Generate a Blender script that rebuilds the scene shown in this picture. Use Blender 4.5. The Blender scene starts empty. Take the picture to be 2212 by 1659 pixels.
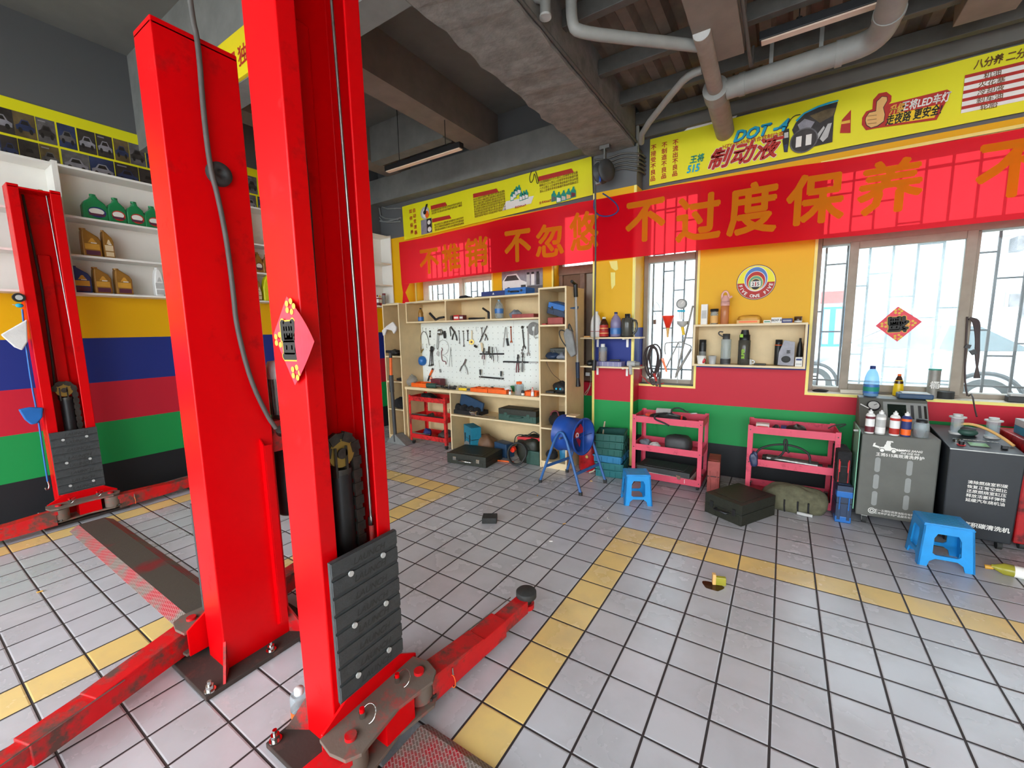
import bpy, math, random
from mathutils import Vector, Matrix
S = bpy.context.scene
COL = S.collection
PI = math.pi
rnd = random.Random(7)

# ---------------------------------------------------------------- camera, sky, exposure
CAM = Vector((0.9634, -3.0154, 1.5198))
RIGHT = Vector((0.840644, 0.541255, -0.019007))
UP = Vector((-0.054227, 0.119037, 0.991408))
FWD = Vector((-0.538867, 0.832390, -0.129418))
FPX = 905.43
FWD.normalize(); RIGHT = (RIGHT - FWD*RIGHT.dot(FWD)).normalized(); UP = RIGHT.cross(FWD)
cd = bpy.data.cameras.new('camera'); cam = bpy.data.objects.new('camera', cd); COL.objects.link(cam)
cd.sensor_fit = 'HORIZONTAL'; cd.sensor_width = 36.0; cd.lens = FPX*36.0/2212.0
cd.clip_start = 0.05; cd.clip_end = 200
cam.matrix_world = Matrix(((RIGHT.x, UP.x, -FWD.x, CAM.x), (RIGHT.y, UP.y, -FWD.y, CAM.y), (RIGHT.z, UP.z, -FWD.z, CAM.z), (0, 0, 0, 1)))
S.camera = cam
w = bpy.data.worlds.new('overcast_sky'); S.world = w; w.use_nodes = True
bg = w.node_tree.nodes['Background']; bg.inputs[0].default_value = (0.88, 0.95, 1.0, 1); bg.inputs[1].default_value = 6.0
S.view_settings.view_transform = 'Standard'; S.view_settings.look = 'None'
S.view_settings.gamma = 1.0; S.view_settings.use_curve_mapping = False
S.view_settings.exposure = 0.55
cy = S.cycles
cy.use_denoising = True; cy.max_bounces = 8; cy.diffuse_bounces = 5; cy.glossy_bounces = 3
cy.transmission_bounces = 6; cy.transparent_max_bounces = 12; cy.caustics_reflective = False; cy.caustics_refractive = False
cy.sample_clamp_indirect = 6.0; cy.use_adaptive_sampling = True; cy.adaptive_threshold = 0.02

def ray(px, py):
    return RIGHT*((px-1106)/FPX) - UP*((py-829.5)/FPX) + FWD
def Xp(px, py, x): d = ray(px, py); return CAM + d*((x-CAM.x)/d.x)
def Yp(px, py, y): d = ray(px, py); return CAM + d*((y-CAM.y)/d.y)
def Zp(px, py, z=0.0): d = ray(px, py); return CAM + d*((z-CAM.z)/d.z)

# ---------------------------------------------------------------- materials
MATS = {}
def lin(c):
    out = []
    for v in c[:3]:
        v = v/255.0
        out.append(v/12.92 if v <= 0.04045 else ((v+0.055)/1.055)**2.4)
    return (*out, 1.0)
def hexc(h): return tuple(int(h[i:i+2], 16) for i in (0, 2, 4))
class NT:
    def __init__(s, name):
        s.m = bpy.data.materials.new(name); s.m.use_nodes = True; s.t = s.m.node_tree; s.t.nodes.clear()
        s.out = s.n('ShaderNodeOutputMaterial')
    def n(s, typ, **kw):
        nd = s.t.nodes.new(typ)
        for k, v in kw.items(): setattr(nd, k, v)
        return nd
    def l(s, a, b): s.t.links.new(a, b)
    def val(s, sock, v):
        if hasattr(v, 'is_output') or isinstance(v, bpy.types.NodeSocket): s.l(v, sock)
        else: sock.default_value = v
    def math(s, op, a, b=0.0, c=None):
        nd = s.n('ShaderNodeMath', operation=op); s.val(nd.inputs[0], a); s.val(nd.inputs[1], b)
        if c is not None: s.val(nd.inputs[2], c)
        return nd.outputs[0]
    def mix(s, f, a, b, bt='MIX'):
        nd = s.n('ShaderNodeMix', data_type='RGBA', blend_type=bt); s.val(nd.inputs[0], f); s.val(nd.inputs[6], a); s.val(nd.inputs[7], b)
        return nd.outputs[2]
    def noise(s, scale, detail=3.0, vec=None, rough=0.6):
        nd = s.n('ShaderNodeTexNoise'); nd.inputs['Scale'].default_value = scale; nd.inputs['Detail'].default_value = detail
        nd.inputs['Roughness'].default_value = rough
        if vec is not None: s.l(vec, nd.inputs['Vector'])
        return nd.outputs[0]
    def ramp(s, f, stops):
        nd = s.n('ShaderNodeValToRGB'); e = nd.color_ramp.elements
        while len(e) < len(stops): e.new(0.5)
        for i, (p, c) in enumerate(stops):
            e[i].position = p; e[i].color = c if len(c) == 4 else (*c, 1)
        s.l(f, nd.inputs[0]); return nd.outputs[0]
    def objco(s): return s.n('ShaderNodeTexCoord').outputs['Object']
    def geo(s): return s.n('ShaderNodeNewGeometry').outputs['Position']
    def bsdf(s, col, rough=0.5, metal=0.0, spec=0.5, bump=None, bdist=0.01, bstr=0.3, trans=0.0, **kw):
        b = s.n('ShaderNodeBsdfPrincipled'); s.val(b.inputs['Base Color'], col); s.val(b.inputs['Roughness'], rough)
        s.val(b.inputs['Metallic'], metal); s.val(b.inputs['Specular IOR Level'], spec); s.val(b.inputs['Transmission Weight'], trans)
        for k, v in kw.items(): s.val(b.inputs[k.replace('_', ' ')], v)
        if bump is not None:
            bn = s.n('ShaderNodeBump'); bn.inputs['Distance'].default_value = bdist; bn.inputs['Strength'].default_value = bstr
            s.l(bump, bn.inputs['Height']); s.l(bn.outputs[0], b.inputs['Normal'])
        return b.outputs[0]
    def done(s, sh):
        s.l(sh, s.out.inputs[0]); MATS[s.m.name] = s.m; return s.m

def mk(name, h, rough=0.5, metal=0.0, var=0.12, scale=14.0, bump=0.0, dirt=None, damt=0.5, dscale=6.0, spec=0.5, dark=0.0):
    """painted, plastic, wood or metal surface: a colour broken up by noise, optional dirt patches of another colour"""
    t = NT(name); c = lin(hexc(h)); v = t.geo() if dirt else t.objco()
    n = t.noise(scale, 4.0, v)
    lo = tuple(x*(1-var) for x in c[:3]) + (1,); hi = tuple(min(1, x*(1+var)) for x in c[:3]) + (1,)
    col = t.ramp(n, [(0.3, lo), (0.7, hi)])
    if dirt:
        d = t.noise(dscale, 8.0, v, 0.7)
        f = t.ramp(d, [(max(0.0, 0.62-damt*0.35), (0, 0, 0)), (0.72-damt*0.25, (1, 1, 1))])
        col = t.mix(f, col, lin(hexc(dirt)))
        rough = t.math('MULTIPLY_ADD', f, 0.3, rough)
    return t.done(t.bsdf(col, rough, metal, spec, n if bump else None, 0.01, bump))

def clear(name, h, alpha=0.35, rough=0.08):
    """thin clear plastic or glass: see-through tinted film with a surface gloss"""
    t = NT(name); c = lin(hexc(h))
    tr = t.n('ShaderNodeBsdfTransparent'); tr.inputs[0].default_value = tuple(1-(1-x)*0.75 for x in c[:3]) + (1,)
    g = t.bsdf(c, rough, spec=0.6)
    mx = t.n('ShaderNodeMixShader'); mx.inputs[0].default_value = alpha
    t.l(tr.outputs[0], mx.inputs[1]); t.l(g, mx.inputs[2])
    return t.done(mx.outputs[0])

mk('red_paint', 'd00008', 0.34, var=0.04, scale=5, dirt='a80006', damt=0.1, dscale=3, spec=0.22)
mk('red_worn', 'c80410', 0.5, var=0.1, scale=9, dirt='5a4038', damt=0.42, dscale=7, bump=0.15)
mk('red_grimy', 'b01c20', 0.6, var=0.2, scale=12, dirt='6a5c52', damt=0.95, dscale=8, bump=0.25)
mk('base_grime', '5a332c', 0.7, var=0.3, scale=12, dirt='3a302b', damt=1.0, dscale=10, bump=0.3)
mk('trolley_pink', 'd64a62', 0.5, var=0.06, scale=8, dirt='b0384c', damt=0.2, dscale=9)
mk('trolley_red', 'cf1f1f', 0.45, var=0.1, scale=8, dirt='6e1414', damt=0.3)
mk('white_laminate', 'e8e6df', 0.5, var=0.03, scale=3)
mk('oak_laminate', 'd8bf92', 0.5, var=0.10, scale=4, spec=0.4)
mk('oak_edge', 'e3cda4', 0.5, var=0.06, scale=6)
mk('pegboard_white', 'e9efe9', 0.45, var=0.03, scale=3)
mk('hole_dark', '54544c', 0.9)
mk('black_plastic', '1d1e20', 0.45, var=0.25, scale=20)
mk('black_rubber', '2b2c2b', 0.7, var=0.25, scale=30, bump=0.3)
mk('rubber_pad', '3a3d3e', 0.6, var=0.15, scale=40, bump=0.4)
mk('dark_grey', '3c3d3e', 0.55, var=0.2)
mk('mid_grey', '7c7d7b', 0.55, var=0.15)
mk('light_grey', 'b9b9b6', 0.5, var=0.1)
mk('steel', '9a9a96', 0.32, 0.9, var=0.2, scale=30)
mk('dark_steel', '4b4844', 0.45, 0.7, var=0.3, scale=30, bump=0.2)
mk('chrome', 'd0d0cc', 0.15, 1.0, var=0.05)
mk('brass', 'b49a52', 0.35, 0.8)
mk('white_plastic', 'e9e9e6', 0.4, var=0.04)
mk('white_paper', 'eceae4', 0.8, var=0.04)
mk('green_plastic', '1c7d4a', 0.32, var=0.12)
mk('gold_plastic', '9b6f2e', 0.35, 0.2, var=0.15)
mk('gold_label', 'd19a34', 0.5, var=0.1)
mk('maroon_label', '5b2740', 0.5)
mk('blue_plastic', '1f66b0', 0.4, var=0.1)
mk('navy_plastic', '22344f', 0.45, var=0.15)
mk('sky_blue', '1b8fd6', 0.36, var=0.08, scale=9)
mk('fan_blue', '1d4a9e', 0.4, var=0.1)
mk('fan_leg_blue', '33639f', 0.45, var=0.12)
mk('teal_blue', '1c7a94', 0.5, var=0.15)
mk('crate_green', '12584f', 0.45, var=0.15, scale=10)
mk('crate_teal', '1c6e73', 0.45, var=0.15, scale=10)
mk('crate_blue', '2a7ca8', 0.45, var=0.15, scale=10)
mk('case_green', '2f4f45', 0.5, var=0.15)
mk('orange_plastic', 'f0661c', 0.45, var=0.08)
mk('yellow_plastic', 'efc813', 0.4, var=0.08)
mk('yellow_lime', 'd8d618', 0.4, var=0.08)
mk('red_plastic', 'c4242a', 0.4, var=0.1)
mk('bright_red', 'ee3a22', 0.4, var=0.08)
mk('brick_red', '9c4742', 0.6, var=0.2)
mk('maroon', '6b2530', 0.55, var=0.2)
mk('olive_cloth', '5c5a45', 0.9, var=0.3, scale=18, bump=0.5)
mk('white_cloth', 'dedad6', 0.9, var=0.1, scale=10, bump=0.4)
mk('grey_cloth', '7f8590', 0.9, var=0.2, scale=14, bump=0.4)
mk('black_cloth', '1c1b1d', 0.9, var=0.4, scale=16, bump=0.4)
mk('case_black', '26281f', 0.5, var=0.25, scale=40, bump=0.15)
mk('pink_plastic', 'dfa9a0', 0.35, var=0.05)
mk('machine_grey', '5d5d57', 0.5, var=0.1, scale=6)
mk('machine_black', '22262b', 0.42, var=0.15, scale=6)
mk('machine_panel', '8e908d', 0.45, var=0.06)
mk('screen_dark', '1a2420', 0.2)
mk('lcd_green', '5f9a4c', 0.3, var=0.05)
mk('text_white', 'e6e4dd', 0.6, var=0.03)
mk('text_black', '1c1915', 0.6)
mk('text_red', 'b3271c', 0.6)
mk('text_brown', '6a4512', 0.6)
mk('text_cyan', '17a3c4', 0.6)
mk('text_teal', '128a76', 0.6)
mk('text_green', '8fbf2e', 0.6)
mk('text_navy', '24336e', 0.6)
mk('text_gold', 'e0b23c', 0.55)
mk('sign_yellow', 'e8e212', 0.5, var=0.03, scale=3)
mk('sign_yellow_warm', 'ecd61c', 0.5, var=0.03, scale=3)
mk('photo_dark', '35302f', 0.4, var=0.5, scale=9)
mk('photo_mid', '5d5a5c', 0.4, var=0.5, scale=11)
mk('photo_blue', '2b3557', 0.4, var=0.5, scale=9)
mk('photo_silver', '8a8890', 0.4, var=0.25, scale=14)
mk('photo_tan', '5f5034', 0.5, var=0.5, scale=9)
mk('skin_print', 'e2b069', 0.6, var=0.06)
mk('trim_yellow', 'f0e07c', 0.5, var=0.08, scale=6)
mk('frame_old', '9a8f80', 0.6, var=0.12, scale=8)
mk('frame_cream', 'cfc7b5', 0.5, var=0.1, scale=8)
mk('frame_brown', '7a6152', 0.7, var=0.2)
mk('iron_dark', '3d342f', 0.7, var=0.3)
mk('concrete_grey', '767673', 0.85, var=0.15, scale=5, bump=0.25)
mk('concrete_rough', '7e7a75', 0.9, var=0.25, scale=9, bump=0.9)
mk('concrete_warm', '82756b', 0.85, var=0.12, scale=5, bump=0.2)
mk('ceiling_grey', '6c6a65', 0.85, var=0.12, scale=3, bump=0.15)
mk('roof_sheet', '75685d', 0.8, var=0.3, scale=4)
mk('pipe_grey', '8f8f8b', 0.55, var=0.1, scale=8)
mk('pipe_brown', '968b82', 0.65, var=0.15, scale=10)
mk('conduit', '55534f', 0.6, var=0.15)
mk('lamp_diffuser', 'f0d6c2', 0.4, var=0.02)
mk('facade_white', 'c4c8cc', 0.8, var=0.05, scale=2)
mk('asphalt', 'b4b4b2', 0.9, var=0.15, scale=6)
mk('car_silver', 'c5c9cf', 0.25, 0.2, var=0.03)
mk('car_glass', '36464a', 0.1, var=0.2)
mk('brown_glass', '4a3016', 0.25)
mk('wood_dark', '6b4a30', 0.6, var=0.2)
mk('rope', 'cdbfa6', 0.8)
mk('lug_grey', '8d8a83', 0.5, 0.3, var=0.15)
mk('case_blue', '24415f', 0.5, var=0.15)
mk('gas_red', 'b01218', 0.35, var=0.15, dirt='5a0c10', damt=0.3)
mk('copper', 'b5613f', 0.35, 0.8)
mk('door_green', '7fb79a', 0.4)
mk('cable_brown', '3a2a28', 0.5, var=0.2)
clear('clear_blue', 'a9d3ee', 0.34)
clear('clear_plain', 'd9e4e8', 0.28)
clear('clear_purple', 'b2acd8', 0.42)
clear('clear_pink', 'e3a878', 0.4)
clear('clear_smoke', '5b5a52', 0.6)
clear('clear_amber', 'c47812', 0.6)
clear('clear_brown', '4c2716', 0.7)
clear('clear_yellow', 'c9c34a', 0.5)
clear('clear_film', 'c7cccd', 0.3, 0.4)
clear('clear_label_blue', '3f7cc4', 0.8, 0.3)

# floor tiles: 0.2 m grid with dark joints, yellow bay lines
t = NT('floor_tiles'); g = t.geo(); sp = t.n('ShaderNodeSeparateXYZ'); t.l(g, sp.inputs[0])
def edge(c, half):
    fr = t.math('FRACT', t.math('ADD', t.math('DIVIDE', c, 0.2), 100.0))
    d = t.math('MINIMUM', fr, t.math('SUBTRACT', 1.0, fr))
    return d, t.math('LESS_THAN', d, half)
dx, jx = edge(sp.outputs[0], 0.023); dy, jy = edge(sp.outputs[1], 0.020)
joint = t.math('MAXIMUM', jx, jy)
def between(c, a, b): return t.math('MULTIPLY', t.math('GREATER_THAN', c, a), t.math('LESS_THAN', c, b))
X_, Y_ = sp.outputs[0], sp.outputs[1]
near = t.math('LESS_THAN', Y_, 0.0); row = between(Y_, -0.2, 0.0)
ys = [t.math('MULTIPLY', between(X_, 0.0, 0.2), near), t.math('MULTIPLY', t.math('GREATER_THAN', X_, 0.0), row),
      t.math('MULTIPLY', between(X_, -1.8, -1.6), near), t.math('MULTIPLY', between(X_, -3.8, -3.6), near),
      t.math('MULTIPLY', between(X_, -3.8, -1.6), row)]
yel = ys[0]
for y_ in ys[1:]: yel = t.math('MAXIMUM', yel, y_)
fl = t.n('ShaderNodeVectorMath', operation='FLOOR'); sc = t.n('ShaderNodeVectorMath', operation='SCALE'); sc.inputs['Scale'].default_value = 5.0
t.l(g, sc.inputs[0]); t.l(sc.outputs[0], fl.inputs[0])
wn = t.n('ShaderNodeTexWhiteNoise'); t.l(fl.outputs[0], wn.inputs['Vector'])
n1 = t.noise(3.0, 5.0, g); n2 = t.noise(38.0, 6.0, g, 0.7)
grey = t.mix(wn.outputs[0], lin((186, 187, 192)), lin((196, 197, 202)))
yc = t.mix(wn.outputs[0], lin((236, 204, 128)), lin((244, 214, 140)))
col = t.mix(yel, grey, yc)
smear = t.ramp(n1, [(0.42, (0, 0, 0)), (0.72, (1, 1, 1))])
col = t.mix(t.math('MULTIPLY', smear, 0.30), col, lin((140, 138, 136)))
spots = t.ramp(n2, [(0.66, (0, 0, 0)), (0.72, (1, 1, 1))])
col = t.mix(t.math('MULTIPLY', spots, t.math('MULTIPLY', smear, 0.5)), col, lin((60, 58, 58)))
col = t.mix(joint, col, lin((40, 33, 34)))
dmin = t.math('MINIMUM', dx, dy)
hgt = t.math('MINIMUM', t.math('MULTIPLY', dmin, 22.0), 1.0)
rgh = t.math('ADD', t.math('MULTIPLY', joint, 0.4), t.math('MULTIPLY_ADD', n1, 0.2, 0.16))
t.done(t.bsdf(col, rgh, 0.0, 0.65, hgt, 0.004, 0.6))

# wall paint: horizontal colour bands by height
t = NT('striped_wall'); g = t.geo(); sp = t.n('ShaderNodeSeparateXYZ'); t.l(g, sp.inputs[0]); Zc = sp.outputs[2]
n1 = t.noise(2.0, 5.0, g); n2 = t.noise(30.0, 5.0, g)
c = lin((34, 35, 38))
for lim, cc in ((0.325, (26, 148, 74)), (0.723, (196, 28, 50)), (1.10, (30, 48, 128)), (1.513, (232, 176, 0)), (2.93, (96, 97, 98))):
    c = t.mix(t.math('GREATER_THAN', Zc, lim), c, lin(cc))
c = t.mix(t.math('MULTIPLY', n1, 0.06), c, lin((60, 60, 60)))
sc_ = t.ramp(t.noise(7.0, 8.0, g, 0.75), [(0.66, (0, 0, 0)), (0.74, (1, 1, 1))])
low = t.math('LESS_THAN', Zc, 0.33)
c = t.mix(t.math('MULTIPLY', sc_, t.math('MULTIPLY', low, 0.35)), c, lin((150, 150, 150)))
t.done(t.bsdf(c, 0.5, 0.0, 0.3, n2, 0.004, 0.15))

# red banner cloth and its gold letters: light comes through
for nm, h, hs in (('banner_red', (205, 22, 44), (255, 60, 66)), ('banner_gold', (205, 140, 34), (255, 140, 10))):
    t = NT(nm); d = t.n('ShaderNodeBsdfDiffuse'); d.inputs[0].default_value = lin(h)
    tr = t.n('ShaderNodeBsdfTranslucent'); tr.inputs[0].default_value = lin(hs)
    tp = t.n('ShaderNodeBsdfTransparent'); tp.inputs[0].default_value = lin(hs)
    m1 = t.n('ShaderNodeMixShader'); m1.inputs[0].default_value = 0.42; t.l(d.outputs[0], m1.inputs[1]); t.l(tr.outputs[0], m1.inputs[2])
    m2 = t.n('ShaderNodeMixShader'); m2.inputs[0].default_value = 0.22 if nm == 'banner_red' else 0.06; t.l(m1.outputs[0], m2.inputs[1]); t.l(tp.outputs[0], m2.inputs[2])
    t.done(m2.outputs[0])

# window panes: clear glass and a dusty one
for nm, dirt in (('window_glass', 0.03), ('dusty_glass', 0.2)):
    t = NT(nm); tp = t.n('ShaderNodeBsdfTransparent'); tp.inputs[0].default_value = (0.93, 0.97, 0.98, 1)
    gl = t.n('ShaderNodeBsdfGlossy'); gl.inputs['Roughness'].default_value = 0.04
    tr = t.n('ShaderNodeBsdfTranslucent'); tr.inputs[0].default_value = (0.80, 0.93, 0.95, 1)
    lw = t.n('ShaderNodeLayerWeight'); lw.inputs[0].default_value = 0.25
    m1 = t.n('ShaderNodeMixShader'); t.l(t.math('MULTIPLY', lw.outputs[0], 0.5), m1.inputs[0]); t.l(tp.outputs[0], m1.inputs[1]); t.l(gl.outputs[0], m1.inputs[2])
    nz = t.noise(5.0, 5.0, t.geo()); m2 = t.n('ShaderNodeMixShader')
    t.l(t.math('MULTIPLY', nz, dirt*2), m2.inputs[0]); t.l(m1.outputs[0], m2.inputs[1]); t.l(tr.outputs[0], m2.inputs[2])
    t.done(m2.outputs[0])

# steel cover plate: worn red over bare checker steel
t = NT('checker_plate'); g = t.geo()
br = t.n('ShaderNodeTexBrick'); br.inputs['Scale'].default_value = 22.0; br.inputs['Mortar Size'].default_value = 0.035; br.offset = 0.5
mp = t.n('ShaderNodeMapping'); mp.inputs['Rotation'].default_value = (0, 0, 0.6); t.l(g, mp.inputs[0]); t.l(mp.outputs[0], br.inputs['Vector'])
n = t.noise(4.0, 6.0, g, 0.7)
col = t.mix(t.ramp(n, [(0.44, (0, 0, 0)), (0.56, (1, 1, 1))]), lin((176, 26, 44)), lin((116, 104, 96)))
col = t.mix(t.math('MULTIPLY', br.outputs['Fac'], 0.5), col, lin((190, 184, 178)))
t.done(t.bsdf(col, 0.5, 0.1, 0.5, br.outputs['Fac'], 0.006, 0.8))
t = NT('cover_grime'); g = t.geo(); n = t.noise(2.2, 3.0, g); n2 = t.noise(26.0, 8.0, g, 0.8)
col = t.mix(t.ramp(n, [(0.58, (0, 0, 0)), (0.66, (1, 1, 1))]), lin((86, 78, 70)), lin((140, 34, 38)))
col = t.mix(t.math('MULTIPLY', n2, 0.5), col, lin((70, 62, 56)))
t.done(t.bsdf(col, 0.65, 0.1, 0.4, n2, 0.004, 0.4))

mk('paper_red', 'e23a4c', 0.5, var=0.12, scale=30)

# ---------------------------------------------------------------- mesh helpers
V = Vector
ZA = V((0, 0, 1)); XA = V((1, 0, 0)); YA = V((0, 1, 0))
def frame_of(d):
    d = d.normalized(); a = ZA if abs(d.z) < 0.9 else XA
    u = a.cross(d).normalized(); return u, d.cross(u)
_glyph = {}
def glyphs(body, bold, shear):
    """triangles of a piece of lettering; bold widens every stroke by that much of the letter size"""
    key = (body, bold, shear)
    if key not in _glyph:
        cu = bpy.data.curves.new('lettering', 'FONT'); cu.body = body; cu.size = 1.0; cu.shear = shear
        cu.resolution_u = 2; cu.align_x = 'CENTER'; cu.align_y = 'CENTER'
        ob = bpy.data.objects.new('lettering', cu); COL.objects.link(ob)
        bpy.context.view_layer.update()
        me = bpy.data.meshes.new_from_object(ob.evaluated_get(bpy.context.evaluated_depsgraph_get()))
        vs = [V((v.co.x, v.co.y-0.05, 0)) for v in me.vertices]; fs = []
        for p in me.polygons:
            q = tuple(p.vertices); ar = sum(vs[q[i-1]].x*vs[q[i]].y-vs[q[i]].x*vs[q[i-1]].y for i in range(len(q)))
            fs.append(q if ar > 0 else q[::-1])
        if bold:
            pos = {}; idx = [pos.setdefault((round(p.x, 4), round(p.y, 4)), i) for i, p in enumerate(vs)]
            cnt = {}
            for q in fs:
                for i in range(len(q)): e = (idx[q[i-1]], idx[q[i]]); cnt[e] = cnt.get(e, 0)+1
            at = {}
            for (i, j) in [e for e in cnt if (e[1], e[0]) not in cnt]:
                d = vs[j]-vs[i]
                if d.length < 1e-6: continue
                n = V((d.y, -d.x, 0)).normalized()*bold; b = len(vs); vs += [vs[i]+n, vs[j]+n]; fs.append((i, b, b+1, j))
                at.setdefault(i, []).append(b); at.setdefault(j, []).append(b+1)
            for i, l in at.items():
                if len(l) == 2:
                    p, q = l; c = (vs[p]-vs[i]).cross(vs[q]-vs[i]).z; fs.append((i, p, q) if c > 0 else (i, q, p))
        _glyph[key] = (vs, fs)
        bpy.data.objects.remove(ob); bpy.data.curves.remove(cu); bpy.data.meshes.remove(me)
    return _glyph[key]

class M:
    """collects shapes and links them as ONE mesh object"""
    def __init__(s, mat='mid_grey'): s.v = []; s.f = []; s.k = []; s.sm = []; s.mats = [mat]; s.cur = 0; s.T = None
    def m(s, name):
        if name not in s.mats: s.mats.append(name)
        s.cur = s.mats.index(name); return s
    def add(s, vs, fs, smooth=False):
        b = len(s.v)
        s.v += [tuple(s.T @ V(p)) if s.T else tuple(p) for p in vs]
        s.f += [tuple(b+i for i in f) for f in fs]; s.k += [s.cur]*len(fs); s.sm += [smooth]*len(fs); return s
    def hexa(s, p):
        return s.add(p, [(0, 3, 2, 1), (4, 5, 6, 7), (0, 1, 5, 4), (1, 2, 6, 5), (2, 3, 7, 6), (3, 0, 4, 7)])
    def box(s, x0, x1, y0, y1, z0, z1):
        return s.hexa([(x0, y0, z0), (x1, y0, z0), (x1, y1, z0), (x0, y1, z0), (x0, y0, z1), (x1, y0, z1), (x1, y1, z1), (x0, y1, z1)])
    def obox(s, c, u, v, n, hu, hv, hn):
        c = V(c); u = V(u).normalized()*hu; v = V(v).normalized()*hv; n = V(n).normalized()*hn
        return s.hexa([c-u-v-n, c+u-v-n, c+u+v-n, c-u+v-n, c-u-v+n, c+u-v+n, c+u+v+n, c-u+v+n])
    def bar(s, a, b, wu, wv, up=ZA):
        a = V(a); b = V(b); d = b-a; u = V(up).cross(d)
        if u.length < 1e-6: u = XA.cross(d)
        u.normalize(); v = d.normalized().cross(u)
        return s.obox((a+b)/2, d, u, v, d.length/2, wu/2, wv/2)
    def cyl(s, a, b, r0, r1=None, n=16, caps=True):
        a = V(a); b = V(b); r1 = r0 if r1 is None else r1; u, v = frame_of(b-a); vs = []
        for p, r in ((a, r0), (b, r1)):
            for i in range(n):
                t = 2*PI*i/n; vs.append(p+u*(r*math.cos(t))+v*(r*math.sin(t)))
        s.add(vs, [(i, (i+1) % n, n+(i+1) % n, n+i) for i in range(n)], True)
        if caps:
            s.add(vs[:n], [tuple(range(n))[::-1]]); s.add(vs[n:], [tuple(range(n))])
        return s
    def lathe(s, o, prof, n=20, axis=ZA, cap=True):
        o = V(o); axis = V(axis).normalized(); u, v = frame_of(axis); vs = []; fs = []; L = len(prof)
        for r, z in prof:
            for i in range(n):
                t = 2*PI*i/n; vs.append(o+axis*z+u*(r*math.cos(t))+v*(r*math.sin(t)))
        for j in range(L-1):
            for i in range(n):
                k = (i+1) % n; fs.append((j*n+i, j*n+k, (j+1)*n+k, (j+1)*n+i))
        s.add(vs, fs, True)
        if cap:
            if prof[0][0] > 1e-5: s.add(vs[:n], [tuple(range(n))[::-1]])
            if prof[-1][0] > 1e-5: s.add(vs[-n:], [tuple(range(n))])
        return s
    def tube(s, pts, r, n=8, closed=False, smooth_pts=0):
        P = [V(p) for p in pts]
        for _ in range(smooth_pts):
            Q = [P[0]] if not closed else []
            m = len(P)
            for i in range(m if closed else m-1):
                a, b = P[i], P[(i+1) % m]; Q += [a*0.75+b*0.25, a*0.25+b*0.75]
            if not closed: Q.append(P[-1])
            P = Q
        m = len(P); vs = []; fs = []; u = None
        for i in range(m):
            if closed: d = P[(i+1) % m]-P[i-1]
            else: d = P[min(i+1, m-1)]-P[max(i-1, 0)]
            if d.length < 1e-9: d = ZA.copy()
            d.normalize()
            if u is None: u, _v = frame_of(d)
            else:
                u = u-d*u.dot(d)
                if u.length < 1e-6: u, _v = frame_of(d)
                u.normalize()
            w_ = d.cross(u); rr = r[i] if isinstance(r, (list, tuple)) else r
            for k in range(n):
                t = 2*PI*k/n; vs.append(P[i]+u*(rr*math.cos(t))+w_*(rr*math.sin(t)))
        for i in range(m if closed else m-1):
            j = (i+1) % m
            for k in range(n):
                l = (k+1) % n; fs.append((i*n+k, i*n+l, j*n+l, j*n+k))
        s.add(vs, fs, True)
        if not closed: s.add(vs[:n], [tuple(range(n))[::-1]]); s.add(vs[-n:], [tuple(range(n))])
        return s
    def prism(s, poly, o, u, v, th):
        """polygon in the u,v plane at o, thickened by th along u x v"""
        o = V(o); u = V(u); v = V(v); n = u.cross(v).normalized()*th; m = len(poly)
        a = [o+u*p[0]+v*p[1] for p in poly]; b = [p+n for p in a]
        s.add(a+b, [tuple(range(m))[::-1], tuple(range(m, 2*m))]+[(i, (i+1) % m, m+(i+1) % m, m+i) for i in range(m)]); return s
    def flat(s, poly, o, u, v):
        o = V(o); u = V(u); v = V(v); return s.add([o+u*p[0]+v*p[1] for p in poly], [tuple(range(len(poly)))])
    def rect(s, o, u, v, x0, x1, y0, y1): return s.flat([(x0, y0), (x1, y0), (x1, y1), (x0, y1)], o, u, v)
    def disc(s, o, u, v, cx, cy_, rx, ry=None, n=28, a0=0, a1=2*PI):
        ry = rx if ry is None else ry
        full = abs(a1-a0-2*PI) < 1e-6; k = n if full else n+1
        return s.flat([(cx+rx*math.cos(a0+(a1-a0)*i/n), cy_+ry*math.sin(a0+(a1-a0)*i/n)) for i in range(k)], o, u, v)
    def ell(s, c, r, n=14, wob=0.0, seed=0, flat=0.0, power=1.0):
        """ellipsoid, lumpy when wob > 0, cut flat below"""
        c = V(c); R_ = random.Random(seed); ph = [R_.uniform(0, 6.28) for _ in range(9)]; vs = []; fs = []; mm = n//2+2
        for j in range(mm+1):
            th = PI*j/mm
            for i in range(n):
                t = 2*PI*i/n; k = 1+wob*(math.sin(3*t+ph[0]+2*th)+0.7*math.sin(5*t+ph[1]-3*th)+0.6*math.sin(4*th+ph[2]+t)+0.5*math.sin(8*t+ph[3]+6*th))/2
                e = lambda q: math.copysign(abs(q)**power, q)
                z = max(e(math.cos(th))*k, -1+flat)
                vs.append(c+V((r[0]*e(math.sin(th))*e(math.cos(t))*k, r[1]*e(math.sin(th))*e(math.sin(t))*k, r[2]*z)))
        for j in range(mm):
            for i in range(n):
                l = (i+1) % n; fs.append((j*n+i, (j+1)*n+i, (j+1)*n+l, j*n+l))
        return s.add(vs, fs, True)
    def text(s, body, o, u, v, size, bold=0.0, shear=0.0, eps=0.0015, wid=1.0):
        vs, fs = glyphs(body, bold, shear); o = V(o); u = V(u).normalized(); v = V(v).normalized(); n = u.cross(v)*eps
        return s.add([o+n+u*(p.x*size*wid)+v*(p.y*size) for p in vs], fs)
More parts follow.
